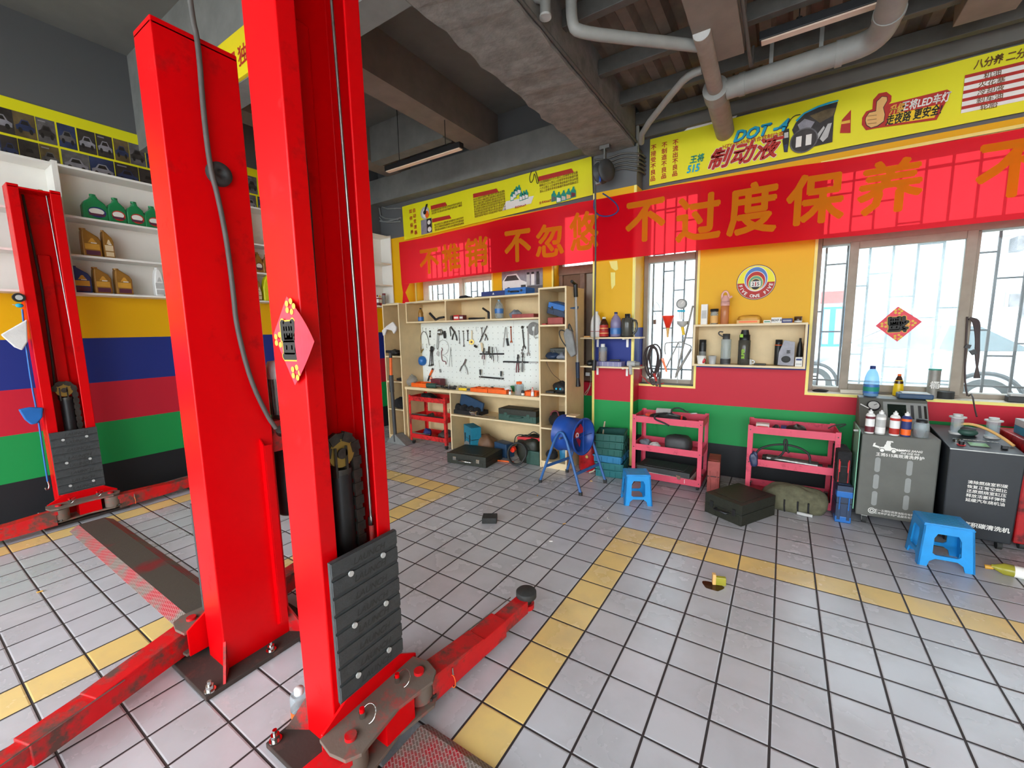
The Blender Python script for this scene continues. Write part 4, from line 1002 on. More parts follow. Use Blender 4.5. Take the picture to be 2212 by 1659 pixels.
# round emblem on the yellow wall
xc, zc, w_, h_ = bbY(1587, 571, 1674, 649, WY); c = V((xc, WY-0.002, zc+h_/2)); r = w_/2*0.98
mb = M('wood_dark'); D = lambda rr, cz, col, e, ry=None: mb.m(col).disc(c-YA*e, XA, ZA, 0, cz, rr, ry, 40)
mb.cyl(c+YA*0.002, c-YA*0.002, r, n=48); D(r*.96, 0, 'text_white', .0028); D(r*.94, 0, 'sign_yellow', .0035)
mb.m('text_red').flat([(r*.94*math.cos(a), r*.94*math.sin(a)) for a in [PI+0.02+(PI-.04)*k/30 for k in range(31)]], c-YA*.0042, XA, ZA)
for rr, ry, cz, col in ((.60, .70, .18, 'text_white'), (.57, .67, .18, 'blue_plastic'), (.50, .56, .07, 'text_white'), (.47, .53, .07, 'text_red'), (.38, .43, -.04, 'trim_yellow'), (.35, .40, -.04, 'green_plastic'), (.28, .33, -.12, 'trim_yellow'), (.25, .30, -.12, 'text_black')):
    D(r*rr, r*cz, col, .005+.0006*(1-rr)*20, r*ry)
o = c-YA*.0165; mb.m('mid_grey').rect(o, XA, ZA, -r*.27, r*.27, -r*.27, r*.07).m('text_white').rect(o-YA*.0008, XA, ZA, -r*.25, r*.25, -r*.25, r*.05).m('text_red').rect(o-YA*.0014, XA, ZA, -r*.025, r*.025, -r*.22, r*.02)
mb.m('text_black').text('5', o-YA*.0012+XA*r*.13-ZA*r*.1, XA, ZA, r*.27, .02); mb.text('2', o-YA*.0012-XA*r*.13-ZA*r*.1, XA, ZA, r*.27, .02)
word = 'FIVE ONE FIVE'
for i, ch in enumerate(word):
    if ch == ' ': continue
    a = -PI/2+(i-6)*0.225; d = V((math.cos(a), 0, math.sin(a))); tg = V((-d.z, 0, d.x)); mb.m('text_white').text(ch, c+d*(r*.78)-YA*.012, tg, -d, r*.25, .035)
tag(mb.obj('wall_emblem'), 'round rainbow emblem with white lettering on the yellow wall', 'emblem')
# car poster over the bench
xc, z, w_, h_ = bbY(1083, 583, 1171, 628, 1.59); z -= .06; h_ += .06; o = V((xc, 1.593, z))
mb = M('photo_silver').box(xc-w_/2, xc+w_/2, 1.593, 1.598, z, z+h_); P_ = lambda q: [(a*w_, b*h_) for a, b in q]
mb.m('photo_mid').rect(o-YA*.0008, XA, ZA, -w_/2, w_/2, 0, h_*.35).m('white_plastic').flat(P_([(-.48, .25), (-.05, .12), (.12, .22), (.14, .5), (-.02, .62), (-.12, .88), (-.36, .86), (-.48, .62)]), o-YA*.0016, XA, ZA)
mb.m('photo_dark').flat(P_([(-.44, .62), (-.06, .62), (-.14, .82), (-.36, .82)]), o-YA*.0024, XA, ZA).disc(o-YA*.0024, XA, ZA, -w_*.33, h_*.24, w_*.06, h_*.13, 16).flat(P_([(-.02, .3), (.1, .32), (.1, .42), (-.02, .42)]), o-YA*.0024, XA, ZA)
for k, a in enumerate((.16, .27, .39)): mb.m(('light_grey', 'white_plastic', 'photo_dark')[k]).rect(o-YA*.002, XA, ZA, w_*(a-.04), w_*(a+.04), h_*.38, h_*.8).m('text_black').rect(o-YA*.0026, XA, ZA, w_*(a-.03), w_*(a+.03), h_*.8, h_*.88)
tag(mb.obj('car_poster'), 'poster of a silver car and bottles above the pegboard', 'poster')

# ---------------------------------------------------------------- wooden shelving and pegboard bench
BF, BB = 0.92, 1.37       # front and back of the shelving
def bank(x, y): return 820+x/6.9125, 600+y/6.9125          # close-up readings of the photograph -> photograph pixels
def bank2(x, y): return 1020+x/6.9125, 600+y/6.9125
def low(x, y): return 820+x/6.9125, 780+y/6.9125
def low4(x, y): return 1020+x/5.53, 780+y/5.53
def tall_shelf(label, x0, x1, ztop, zs_):
    t = thing('tall_shelf', label, 'shelf', ((x0+x1)/2, (BF+BB)/2, 0), 'tall wooden shelves'); th = 0.018
    for a in (x0, x1-th): M('oak_laminate').m('oak_laminate').box(a, a+th, BF+0.002, BB, 0, ztop).m('oak_edge').box(a, a+th, BF, BF+0.002, 0, ztop).obj('side_panel', t, 0.001)
    M('oak_laminate').box(x0+th, x1-th, BB-0.012, BB, 0.0, ztop).obj('back_panel', t)
    M('oak_laminate').box(x0+th, x1-th, BF+0.002, BB-0.012, ztop-th, ztop).m('oak_edge').box(x0+th, x1-th, BF, BF+0.002, ztop-th, ztop).obj('top_panel', t)
    for z in zs_: M('oak_laminate').box(x0+th, x1-th, BF+0.004, BB-0.012, z-th, z).m('oak_edge').box(x0+th, x1-th, BF+0.002, BF+0.004, z-th, z).obj('shelf_board', t)
    M('oak_edge').box(x0+th, x1-th, BF+0.012, BF+0.028, 0, zs_[-1]-th).obj('plinth', t)
zl = [Yp(845, 769, BF).z, Yp(845, 823, BF).z, Yp(852, 883, BF).z, 0.075]
tall_shelf('narrow wooden shelf at the corner end of the bench', -3.68, -3.353, 1.89, zl)
zc = [1.56, 1.192, 0.823, 0.452, 0.075]
tall_shelf('wooden shelf column at the window end of the pegboard', -1.235, -0.908, 1.945, zc)
CF = 1.04; cz0, cz1 = Yp(1000, 691, CF).z, Yp(1000, 644, CF).z
t = thing('workbench', 'wooden workbench with cubby row above the white pegboard', 'workbench', (-2.3, 1.15, 0)); X0, X1 = -3.353, -1.235
mb = M('oak_laminate').box(X0, X1, CF+.002, BB-.01, cz1-.02, cz1).m('oak_edge').box(X0, X1, CF, CF+.002, cz1-.02, cz1); mb.obj('top_board', t)
M('oak_laminate').box(X0, X1, CF+.002, BB-.01, cz0-.018, cz0).m('oak_edge').box(X0, X1, CF, CF+.002, cz0-.018, cz0).obj('cubby_board', t)
M('oak_laminate').box(X0, X1, 1.345, 1.355, cz0, cz1-.02).obj('back_panel', t)
DV = [X0+.001, Yp(961, 668, CF).x, Yp(1058, 662, CF).x, X1-.02]
for a in DV: M('oak_laminate').box(a, a+.018, CF+.002, 1.345, cz0, cz1-.02).m('oak_edge').box(a, a+.018, CF, CF+.002, cz0, cz1-.02).obj('divider', t)
WT = 0.772
M('oak_laminate').box(X0, X1, .957, 1.31, WT-.035, WT).m('oak_edge').box(X0, X1, .955, .957, WT-.035, WT).obj('worktop', t)
M('oak_laminate').box(X0, X1, 1.335, 1.35, 0, WT-.035).obj('lower_back', t)
M('oak_laminate').box(X0, X0+.018, .97, 1.335, 0, WT-.035).obj('leg_panel', t)
DX = Yp(972, 880, .97).x
M('oak_laminate').box(DX, DX+.018, .972, 1.335, 0, WT-.035).m('oak_edge').box(DX, DX+.018, .97, .972, 0, WT-.035).obj('leg_panel', t)
LZ = 0.462
M('oak_laminate').box(DX+.018, X1, .972, 1.335, LZ-.018, LZ).m('oak_edge').box(DX+.018, X1, .97, .972, LZ-.018, LZ).obj('lower_board', t)
mb = M('pegboard_white').box(X0+.002, X1-.002, 1.312, 1.330, WT-.03, cz0-.02).m('light_grey').box(-1.80, -1.798, 1.3112, 1.312, WT, cz0-.02).m('hole_dark')
for i in range(27):
    for j in range(11):
        x = X0+.09+.077*i; z = WT+.04+.074*j; mb.rect((x, 1.3105, z), XA, ZA, -.0038, .0038, -.0038, .0038)
tag(mb.obj('pegboard'), 'white perforated tool board full of hanging tools', 'pegboard')

PG = 1.296
G = 'tools hanging on the pegboard'
def T1(x, y, d=0.0): return Yp(*bank(x, y), PG-d)
def T2(x, y, d=0.0): return Yp(*bank2(x, y), PG-d)
def hookup(mb, p): return mb.m('steel').tube([V((p.x, 1.311, p.z+.006)), V((p.x, PG-.012, p.z)), V((p.x, PG-.016, p.z+.010))], 0.0018, 5)
def spanner(label, a, b, w_, mat='steel', ends='ro', name='spanner', group=G):
    """a ring or jaw at a, another at b"""
    d = (b-a); L = d.length; u = d.normalized(); n = u.cross(-YA).normalized(); mb = M(mat); o = a+YA*0.003
    mb.prism([(w_*.8, -w_*.28), (L-w_*.8, -w_*.24), (L-w_*.8, w_*.24), (w_*.8, w_*.28)], o, u, n, 0.006)
    for c, k, s_ in ((0.0, ends[0], 1), (L, ends[1], -1)):
        if k == 'r': mb.prism([(c+w_*.62*math.cos(q*PI/8), w_*.62*math.sin(q*PI/8)) for q in range(16)], o-YA*.001, u, n, 0.008).m('hole_dark').disc(o-YA*.0095, u, n, c, 0, w_*.34, n=12).m(mat)
        else: mb.prism([(c+s_*w_*.9, -w_*.3), (c+s_*w_*.4, -w_*.75), (c-s_*w_*.5, -w_*.72), (c-s_*w_*.62, -w_*.42), (c+s_*w_*.05, -w_*.34), (c+s_*w_*.05, w_*.34), (c-s_*w_*.62, w_*.42), (c-s_*w_*.5, w_*.72), (c+s_*w_*.4, w_*.75), (c+s_*w_*.9, w_*.3)][::s_], o-YA*.001, u, n, 0.008)
    hookup(mb, a)
    return tag(mb.obj(name), label, name.replace('_', ' '), group)
def pliers(label, top, l, r, piv, mat='dark_steel', grip='black_plastic', w_=0.016, group=G, name='pliers'):
    t = thing(name, label, 'pliers', piv, group); M(mat).bar(top, piv, w_*1.3, .008, YA).cyl(piv-YA*.008, piv+YA*.006, w_*.8, n=14).obj('jaw', t)
    for e in (l, r):
        m_ = piv.lerp(e, .35)+V((0.25*(e.x-piv.x), 0, 0)); M(mat).tube([piv, m_], w_*.42, 8).m(grip).tube([m_, m_.lerp(e, .6)+V((.004 if e is r else -.004, 0, 0)), e], w_*.5, 8).obj('handle', t)
    return t
def cord(label, pts, r, mat, name, cat, group=None, smooth=2, ends=None):
    mb = M(mat).tube(pts, r, 7, False, smooth)
    if ends: mb.m(ends[0]); [mb.cyl(p, q, r*ends[1]) for p, q in ends[2]]
    return tag(mb.obj(name), label, cat, group)
cord('black hose loop with brass end hanging at the left of the pegboard', [T1(625, 1110), T1(612, 1000), T1(612, 880), T1(640, 800), T1(690, 810), T1(722, 900), T1(742, 1010)], .004, 'black_rubber', 'grease_hose', 'hose', G, 2, ('brass', 2.0, [(T1(600, 1105), T1(640, 1085)), (T1(620, 1120), T1(650, 1060))]))
spanner('short grey open jaw hung beside the black hose loop', T1(748, 800), T1(748, 880), .020, 'dark_steel', 'ro', 'wrench_head')
c = T1(905, 812, .01); tag(hookup(M('steel').lathe(c+YA*.012, [(.043, 0), (.043, .03), (.036, .03), (.034, .008), (0, .006)], 22, -YA), c+ZA*.03).obj('steel_cup'), 'round shiny steel cup hung on the tool board', 'cup', G)
c = T1(972, 850); tag(M('black_plastic').prism([(-.016, -.05), (.016, -.05), (.022, -.02), (.014, .05), (-.012, .05), (-.02, -.01)], c+YA*.006, XA, ZA, .014).obj('tool_clip', None, .003), 'black plastic clip next to the shiny steel cup', 'clip', G)
cord('grey webbing strap dangling under the shiny steel cup', [T1(862, 830), T1(858, 950), T1(850, 1060), T1(870, 1075), T1(880, 960), T1(882, 850)], .004, 'mid_grey', 'webbing_strap', 'strap', G)
pliers('black locking pliers with wide open handles, fourth cluster from the left', T1(1060, 730), T1(1085, 925), T1(1152, 938), T1(1118, 810))
cord('black lever hanging left of the black locking pliers', [T1(1048, 740), T1(1052, 800), T1(1062, 875)], .006, 'black_plastic', 'lever', 'lever', G)
spanner('thin steel spanner, left of the two long ones', T1(1180, 795), T1(1190, 975), .014, 'steel', 'rr')
spanner('long steel spanner, right of the two long ones', T1(1245, 800), T1(1255, 1020), .018, 'steel', 'ro')
spanner('steel ratchet with a rounded head at the bottom', T1(1310, 790), T1(1312, 935), .018, 'dark_steel', 'or', 'ratchet')
t = M('brass').cyl(T1(1372, 960, .014), T1(1372, 960, 0), .034, n=24).m('wood_dark').cyl(T1(1372, 960, .016), T1(1372, 960, .013), .014, n=16).m('oak_edge').bar(T1(1378, 790), T1(1376, 915), .010, .006, YA)
tag(hookup(t, T1(1378, 790)).obj('brass_brush'), 'round brass disc on a wooden stick hanging from the board', 'brush', G)
spanner('small combination spanner left of the black rod', T1(1520, 750), T1(1524, 875), .016, 'steel', 'or')
tag(M('black_plastic').cyl(T1(1605, 718, .006), T1(1492, 962, .006), .006, n=10).obj('black_rod'), 'thin black rod hanging aslant on the tool board', 'rod', G)
pliers('small black snap-ring pliers under the black rod', T1(1575, 840), T1(1575, 940), T1(1610, 935), T1(1592, 870), 'dark_steel', 'black_plastic', .010)
tag(M('dark_steel').cyl(T1(1420, 1015, .03), T1(1445, 1032, 0), .016, n=16).obj('socket'), 'single dark socket stuck on the board below the brass disc', 'socket', G)
t = tag(M('black_plastic').ell(T1(780, 1058, .012), (.032, .014, .034), 12, .12, 3).obj('key_holder'), 'black holder carrying three dangling spanners', 'holder', G)
for k_, (a, b, l_) in enumerate((((758, 1090), (738, 1315), 'left'), ((772, 1095), (768, 1310), 'middle'), ((785, 1090), (792, 1300), 'right'))):
    spanner('dangling open-end spanner under the black holder, %s of three' % l_, T1(*a), T1(*b), .018, 'dark_steel', 'oo')
tag(M('light_grey').prism([(0, 0), (.02, -.03), (.045, -.04), (.055, .02), (.03, .035)], T1(845, 1130), XA, ZA, .004).obj('scraper'), 'pale scraper blade beside the black holder', 'scraper', G)
q = [T1(945+85*math.cos(a), 1040+110*math.sin(a)) for a in [-2.6+4.4*i/14 for i in range(15)]]
cord('large loop of pale wire right of the scraper blade', q+[T1(1010, 1200), T1(1000, 1290)], .0028, 'light_grey', 'wire_loop', 'wire', G, 1)
cord('dark red crank hook hanging inside the wire loop', [T1(925, 1045), T1(938, 1070), T1(918, 1110), T1(930, 1220), T1(945, 1250), T1(985, 1245), T1(990, 1295)], .005, 'maroon', 'crank_hook', 'hook', G, 1)
cord('pair of long steel tongs, straight and thin', [T1(1038, 1325), T1(1062, 1040), T1(1080, 1320)], .0035, 'steel', 'tongs', 'tongs', G, 0)
c = T1(638, 1240, .005); tag(M('blue_plastic').lathe(c+YA*.01, [(.068, 0), (.066, .03), (.05, .058), (.02, .07), (0, .072)], 24, -YA).m('white_plastic').cyl(c-YA*.05+V((.012, 0, .012)), c-YA*.058+V((.012, 0, .012)), .010, n=12).obj('blue_hat'), 'round dark blue cap hung at the left edge of the tool board', 'cap', G)
t = tag(M('orange_plastic').bar(T1(790, 1370, .008), T1(748, 1460, .008), .026, .014, YA).m('black_plastic').bar(T1(795, 1352, .008), T1(786, 1375, .008), .024, .016, YA).bar(T1(745, 1462, .008), T1(720, 1540, .008), .022, .012, YA).m('orange_plastic').cyl(T1(765, 1500, .016), T1(765, 1500, 0), .018, n=18).m('white_plastic').cyl(T1(765, 1500, .018), T1(765, 1500, .01), .007, n=10).obj('pipe_cutter', None, .003), 'orange and black cutter hanging low on the board', 'cutter', G)
pliers('large grey slip-joint pliers hanging alone in the middle', T1(1290, 1215), T1(1200, 1395), T1(1310, 1445), T1(1262, 1290), 'steel', 'steel', .018)
cord('thin chain with a grey weight near the bottom of the board', [T1(882, 1240), T1(892, 1340), T1(905, 1370)], .002, 'light_grey', 'chain_tag', 'chain', G, 1, ('mid_grey', 6, [(T1(900, 1365), T1(908, 1415))]))
# magnetic bars and what they hold
def magbar(label, a, b, h_, mat='black_plastic'): 
    mb = M(mat).bar(a+YA*.004, b+YA*.004, .018, h_, YA); return tag(mb.obj('tool_bar', None, .002), label, 'tool bar', 'magnetic tool bars')
magbar('short black magnetic bar holding a wooden-handled screwdriver', T2(118, 1137), T2(468, 1137), .036)
mb = M('black_plastic').bar(T2(470, 1252)+YA*.004, T2(852, 1262)+YA*.004, .018, .044, YA).m('light_grey').bar(T2(852, 1262)+YA*.004, T2(972, 1265)+YA*.004, .017, .044, YA)
tag(mb.obj('tool_bar', None, .002), 'long black magnetic bar with a grey end under the big spanners', 'tool bar', 'magnetic tool bars')
magbar('lowest black magnetic bar with an upright black handle at each end', T2(112, 1478), T2(465, 1508), .040)
def driver(label, a, m_, b, hm, r=.011):
    t = thing('screwdriver', label, 'screwdriver', m_, G); M(hm).cyl(a, m_, r, r*.8, 12).obj('handle', t); M('steel').cyl(m_, b, r*.35, r*.3, 8).obj('blade', t)
D_ = .018
driver('screwdriver with a pale wooden handle on the short magnetic bar', T2(135, 970, D_), T2(155, 1100, D_), T2(172, 1305, D_), 'oak_edge', .013)
pliers('red-handled pliers on the short magnetic bar', T2(178, 1050, D_), T2(148, 1215, D_), T2(184, 1220, D_), T2(166, 1110, D_), 'dark_steel', 'maroon', .011)
pliers('black scissors-shaped pliers in the middle of the short magnetic bar', T2(252, 1025, D_), T2(205, 1110, D_), T2(268, 1200, D_), T2(248, 1110, D_), 'dark_steel', 'black_plastic', .016)
pliers('slim black pliers right of the middle on the short magnetic bar', T2(302, 1035, D_), T2(290, 1220, D_), T2(318, 1250, D_), T2(302, 1110, D_), 'dark_steel', 'black_plastic', .009)
cord('bent steel pick at the right of the short magnetic bar', [T2(352, 1030, D_), T2(372, 1110, D_), T2(382, 1200, D_), T2(378, 1252, D_)], .0035, 'dark_steel', 'pick', 'pick', G, 1)
pliers('black water-pump pliers on the long magnetic bar', T2(685, 1145, D_), T2(660, 1415, D_), T2(692, 1412, D_), T2(682, 1200, D_), 'black_plastic', 'maroon', .015)
pliers('yellow-banded long-nose pliers on the long magnetic bar', T2(758, 1125, D_), T2(742, 1405, D_), T2(752, 1408, D_), T2(752, 1180, D_), 'dark_steel', 'mid_grey', .013)
for a, b, l_ in (((118, 1370), (122, 1450), 'left'), ((432, 1395), (430, 1470), 'right')):
    p, q = T2(*a, D_), T2(*b, D_); tag(M('black_plastic').cyl(p, q, .013, .010, 12).m('steel').cyl(q, q-ZA*.045, .004, n=8).obj('stub_screwdriver'), 'stubby black screwdriver at the %s end of the lowest magnetic bar' % l_, 'screwdriver', G)
t = thing('spoon_lever', 'bent steel lever with a black grip, hung on the right half', 'lever', T2(495, 740), G)
M('steel').tube([T2(460, 1035), T2(480, 860), T2(492, 745), T2(505, 735), T2(512, 800), T2(518, 910)], .0045, 8, False, 1).obj('rod', t); M('black_plastic').cyl(T2(515, 905), T2(536, 1015), .013, .014, 12).obj('grip', t)
spanner('reddish combination spanner right of the bent lever', T2(572, 740), T2(580, 960), .020, 'copper', 'ro')
spanner('big grey ring spanner, left of the large pair', T2(745, 740), T2(772, 1045), .030, 'dark_steel', 'ro')
spanner('small grey jaw hanging under the left big spanner', T2(742, 1130), T2(745, 1080), .022, 'steel', 'or', 'wrench_head')
spanner('big grey ring spanner, right of the large pair', T2(828, 740), T2(835, 1145), .030, 'steel', 'ro')
c = T2(912, 762, .004); q = [(.078*math.cos(a), .078*math.sin(a)) for a in [2*PI*i/30 for i in range(31)]]+[(.028*math.cos(a), .028*math.sin(a)) for a in [2*PI*i/30 for i in range(30, -1, -1)]]
tag(M('mid_grey').prism(q, c+YA*.003, XA, ZA, .005).obj('grinding_disc'), 'grey grinding disc at the right edge of the tool board', 'disc', G)
cord('pale strap loop hanging over the grinding disc', [T2(945, 700, .012), T2(925, 800, .012), T2(920, 870, .012), T2(940, 900, .012), T2(968, 890, .012)], .007, 'light_grey', 'strap_loop', 'strap', G)
for x in (640, 690, 1440, 640, 698):
    pass
mb = M('steel')
for x, y in ((640, 745), (690, 755), (1440, 735), (1560, 745), (640, 990), (698, 990), (815, 1000)):
    p = T1(x, y); mb = M('steel').tube([V((p.x, 1.311, p.z)), V((p.x, PG, p.z)), V((p.x, PG, p.z-.05)), V((p.x+.010, PG, p.z-.056)), V((p.x+.014, PG, p.z-.044))], .0022, 6)
    tag(mb.obj('peg_hook'), 'empty steel hook on the white tool board', 'hook', 'empty pegboard hooks')

# ---------------------------------------------------------------- generic containers
PRO = {'pet': [(.55, 0), (.9, .015), (1, .05), (1, .28), (.93, .32), (1, .36), (1, .58), (.85, .72), (.55, .82), (.30, .88), (.28, .93)],
       'jar': [(.94, 0), (1, .02), (1, .74), (.9, .80), (.82, .82)], 'thermos': [(.95, 0), (1, .01), (1, .80), (.93, .82)], 'flask': [(.95, 0), (1, .02), (1, .60), (.95, .70), (.62, .80), (.58, .84)],
       'jug': [(.8, 0), (1, .02), (1, .42), (.96, .50), (.92, .62), (.70, .78), (.42, .88), (.34, .90)], 'sauce': [(.88, 0), (.98, .02), (1, .35), (.86, .48), (.92, .62), (.62, .80), (.36, .90), (.34, .92)]}
def bottle(name, label, cat, c, w_, h_, kind, body, cap, lab=None, band=(.25, .5), group=None, capr=None, lab2=None, water=None):
    r = w_/2; t = thing(name, label, cat, c, group); pf = [(a*r, b*h_) for a, b in PRO[kind]]; top = pf[-1]
    M(body).lathe(c, pf, 22, cap=True).obj('body', t)
    M(cap).lathe((c[0], c[1], c[2]+top[1]-.002), [(capr*r if capr else top[0]*1.12, 0), (capr*r if capr else top[0]*1.12, h_-top[1]), (0, h_-top[1]+.001)], 18).obj('cap', t)
    if lab:
        def rad(z):
            for i in range(len(pf)-1):
                if pf[i][1] <= z <= pf[i+1][1]: k = (z-pf[i][1])/max(1e-6, pf[i+1][1]-pf[i][1]); return pf[i][0]+(pf[i+1][0]-pf[i][0])*k
            return r
        zz = [h_*(band[0]+(band[1]-band[0])*i/4) for i in range(5)]; mb = M(lab).lathe(c, [(rad(z)*1.015+.0004, z) for z in zz], 22, cap=False)
        if lab2: z0_, z1_ = zz[1], zz[3]; mb.m(lab2).lathe(c, [(rad(z0_)*1.03+.0006, z0_), (rad(z1_)*1.03+.0006, z1_)], 22, cap=False)
        mb.obj('label', t)
    if water: M(water).lathe((c[0], c[1], c[2]+.004), [(r*.9, 0), (r*.9, h_*.3)], 20).obj('contents', t)
    return t
def case(name, label, cat, c, sx, sy, sz, mat, rot=0.0, latch='dark_steel', group=None, handle=True, axis='z', tilt=0.0, lidm=None, hside=-1):
    """closed tool case: two shells with a seam, two latches and a handle on the side facing -y"""
    t = thing(name, label, cat, c, group); t.rotation_euler = (tilt, 0, rot)
    base = V((0, 0, 0)); o = t; 
    def put(mb, nm, bv=0.0, par=t):
        me = mb.obj(nm, None, bv, origin=(0, 0, 0)); me.parent = par; me.location = (0, 0, 0); return me
    put(M(mat).box(-sx/2, sx/2, -sy/2, sy/2, 0, sz*.52).box(-sx*.42, -sx*.2, -sy/2-.004, -sy/2, sz*.08, sz*.45).box(sx*.2, sx*.42, -sy/2-.004, -sy/2, sz*.08, sz*.45), 'lower_shell', min(sx, sy, sz)*.07)
    put(M(lidm or mat).box(-sx/2, sx/2, -sy/2, sy/2, sz*.545, sz).box(-sx*.38, sx*.38, -sy*.36, sy*.36, sz, sz+.004), 'upper_shell', min(sx, sy, sz)*.07)
    put(M('black_plastic').box(-sx/2+.004, sx/2-.004, -sy/2+.004, sy/2-.004, sz*.5, sz*.56), 'seam')
    for k in (-1, 1): put(M(latch).box(k*sx*.3-sx*.04, k*sx*.3+sx*.04, -sy/2-.008, -sy/2+.002, sz*.36, sz*.7), 'latch', .002)
    if handle: put(M(mat if latch == 'dark_steel' else latch).tube([(-sx*.16, -sy/2, sz*.42), (-sx*.16, -sy/2-.03, sz*.42), (sx*.16, -sy/2-.03, sz*.42), (sx*.16, -sy/2, sz*.42)], .009, 8), 'handle')
    return t
def lump(name, label, cat, c, r, mat, wob=.12, seed=1, group=None, power=1.0, n=22, more=None):
    mb = M(mat).ell((c[0], c[1], c[2]+r[2]*.72), r, n, wob, seed, .28, power)
    if more: more(mb)
    return tag(mb.obj(name, None, origin=c), label, cat, group)
def cbox(name, label, cat, x0, x1, y0, y1, z0, h_, mat, bev=.003, face=None, group=None, rot=0.0, txt=None):
    c = V(((x0+x1)/2, (y0+y1)/2, z0)); mb = M(mat).box(x0-c.x, x1-c.x, y0-c.y, y1-c.y, 0, h_)
    if face: mb.m(face).rect((0, y0-c.y-.0006, 0), XA, ZA, (x0-c.x)*.8, (x1-c.x)*.8, h_*.3, h_*.7)
    if txt: mb.m(txt[1]).text(txt[0], (0, y0-c.y-.0006, h_*.5), XA, ZA, txt[2], .02)
    ob = mb.obj(name, None, bev, origin=(0, 0, 0)); ob.location = c; ob.rotation_euler.z = rot
    return tag(ob, label, cat, group)

# ---------------------------------------------------------------- what stands in the cubbies and on top
def onC(x0, y0, x1, y1, f, y): a, b = f(x0, y0); c, d = f(x1, y1); return bbY(a, b, c, d, y)
x, z, w_, h_ = onC(588, 435, 650, 640, bank, 1.15); bottle('drink_bottle', 'small brown and blue bottle standing in the left cubby', 'bottle', (x, 1.15, cz0), w_, h_, 'sauce', 'gold_plastic', 'black_plastic', 'blue_plastic', (.05, .34))
p = [Yp(*bank(a, b), 1.12) for a, b in ((748, 530), (838, 618), (890, 600), (962, 588))]; p = [V((q.x, q.y, max(q.z, cz0+.02))) for q in p]; p[1].z = cz0+.018
tag(M('black_plastic').tube([p[0], p[1]], .016, 10).m('black_rubber').tube([p[1], p[2], p[3]], .014, 10).obj('bent_handle'), 'black bent handle lying in the left cubby', 'handle')
x, z, w_, h_ = onC(1118, 540, 1200, 618, bank, 1.12); cbox('bulb_box', 'small bright red box, left of the touching pair in the middle cubby', 'box', x-w_/2, x+w_/2-.001, 1.10, 1.17, cz0, h_, 'red_plastic', .002, 'text_white')
x, z, w_, h_ = onC(1203, 540, 1262, 615, bank, 1.12); cbox('bulb_box', 'small dark red box, right of the touching pair in the middle cubby', 'box', x-w_/2+.001, x+w_/2, 1.10, 1.17, cz0, h_, 'maroon', .002, 'text_white')
x, z, w_, h_ = onC(1055, 562, 1115, 620, bank, 1.15); tag(M('steel').cyl((x-.05, 1.15, cz0+.032), (x+.045, 1.13, cz0+.032), .032, n=20).obj('filter_can'), 'silver can lying left of the red boxes', 'can')
p = [Yp(*bank(a, b), 1.12) for a, b in ((1335, 590), (1400, 580), (1480, 588), (1570, 592))]; tag(M('black_plastic').tube([V((q.x, q.y, cz0+.014)) for q in p], [.013, .014, .010, .009], 10).obj('black_gun_handle'), 'black tool lying in the middle cubby', 'tool')
p = [Yp(*bank(a, b), 1.16) for a, b in ((1540, 455), (1605, 500), (1630, 515), (1632, 596))]; p[3].z = cz0+.006
tag(M('black_plastic').tube(p[:3], .013, 8).bar(p[2], p[3], .02, .03).obj('caulk_gun', None, .002), 'black glue gun leaning in the middle cubby', 'gun')
x, z, w_, h_ = onC(345, 297, 465, 588, bank2, 1.15); bottle('water_bottle', 'clear water bottle with blue label in the right cubby', 'bottle', (x, 1.15, cz0), w_*.92, h_, 'pet', 'clear_plain', 'clear_blue', 'clear_label_blue', (.28, .52))
x, z, w_, h_ = onC(550, 450, 715, 572, bank2, 1.15); lump('rag', 'blue and white rag piled beside the clear bottle', 'rag', (x, 1.17, cz0), (w_/2, .06, h_*.55), 'grey_cloth', .25, 5)
x, z, w_, h_ = onC(622, 508, 960, 572, bank2, 1.12); cbox('socket_tin', 'flat dark red tin box in the right cubby', 'box', x-w_/2, x+w_/2-.01, 1.07, 1.2, cz0, h_*.9, 'brick_red', .004)
x, z, w_, h_ = onC(1190, 228, 1355, 285, bank, 1.2); lump('dark_hat', 'dark shapeless cap lying on top of the cubby row', 'cap', (x, 1.2, cz1), (w_/2, .07, h_*.55), 'black_cloth', .2, 9)
x, z, w_, h_ = onC(1450, 255, 1600, 275, bank, 1.15); cbox('flat_plate', 'flat dark plate on top of the cubby row', 'plate', x-w_/2, x+w_/2-.03, 1.1, 1.2, cz1, .016, 'dark_grey')
x, z, w_, h_ = onC(195, 160, 570, 235, bank2, 1.15); cbox('parts_tray', 'long blue plastic tray on top of the cubby row', 'tray', x-w_/2, x+w_/2-.002, 1.06, 1.25, cz1, h_, 'text_navy', .006, None, None, 0.0, ('▲', 'text_white', .03))
x, z, w_, h_ = onC(570, 115, 985, 215, bank2, 1.15); case('tool_case', 'blue tool case with black grip on top of the cubby row', 'tool case', (x-.06, 1.15, cz1), w_*.76, .2, h_, 'blue_plastic', 0, 'black_plastic')
cord('cream rope lying along the corner end of the shelf top', [V((-3.62, .94, 1.897)), V((-3.5, .96, 1.897)), V((-3.4, .95, 1.897)), V((-3.3, 1.0, 1.88)), V((-3.1, 1.06, cz1+.006)), V((-2.9, 1.07, cz1+.006))], .005, 'rope', 'rope', 'rope', None, 2)
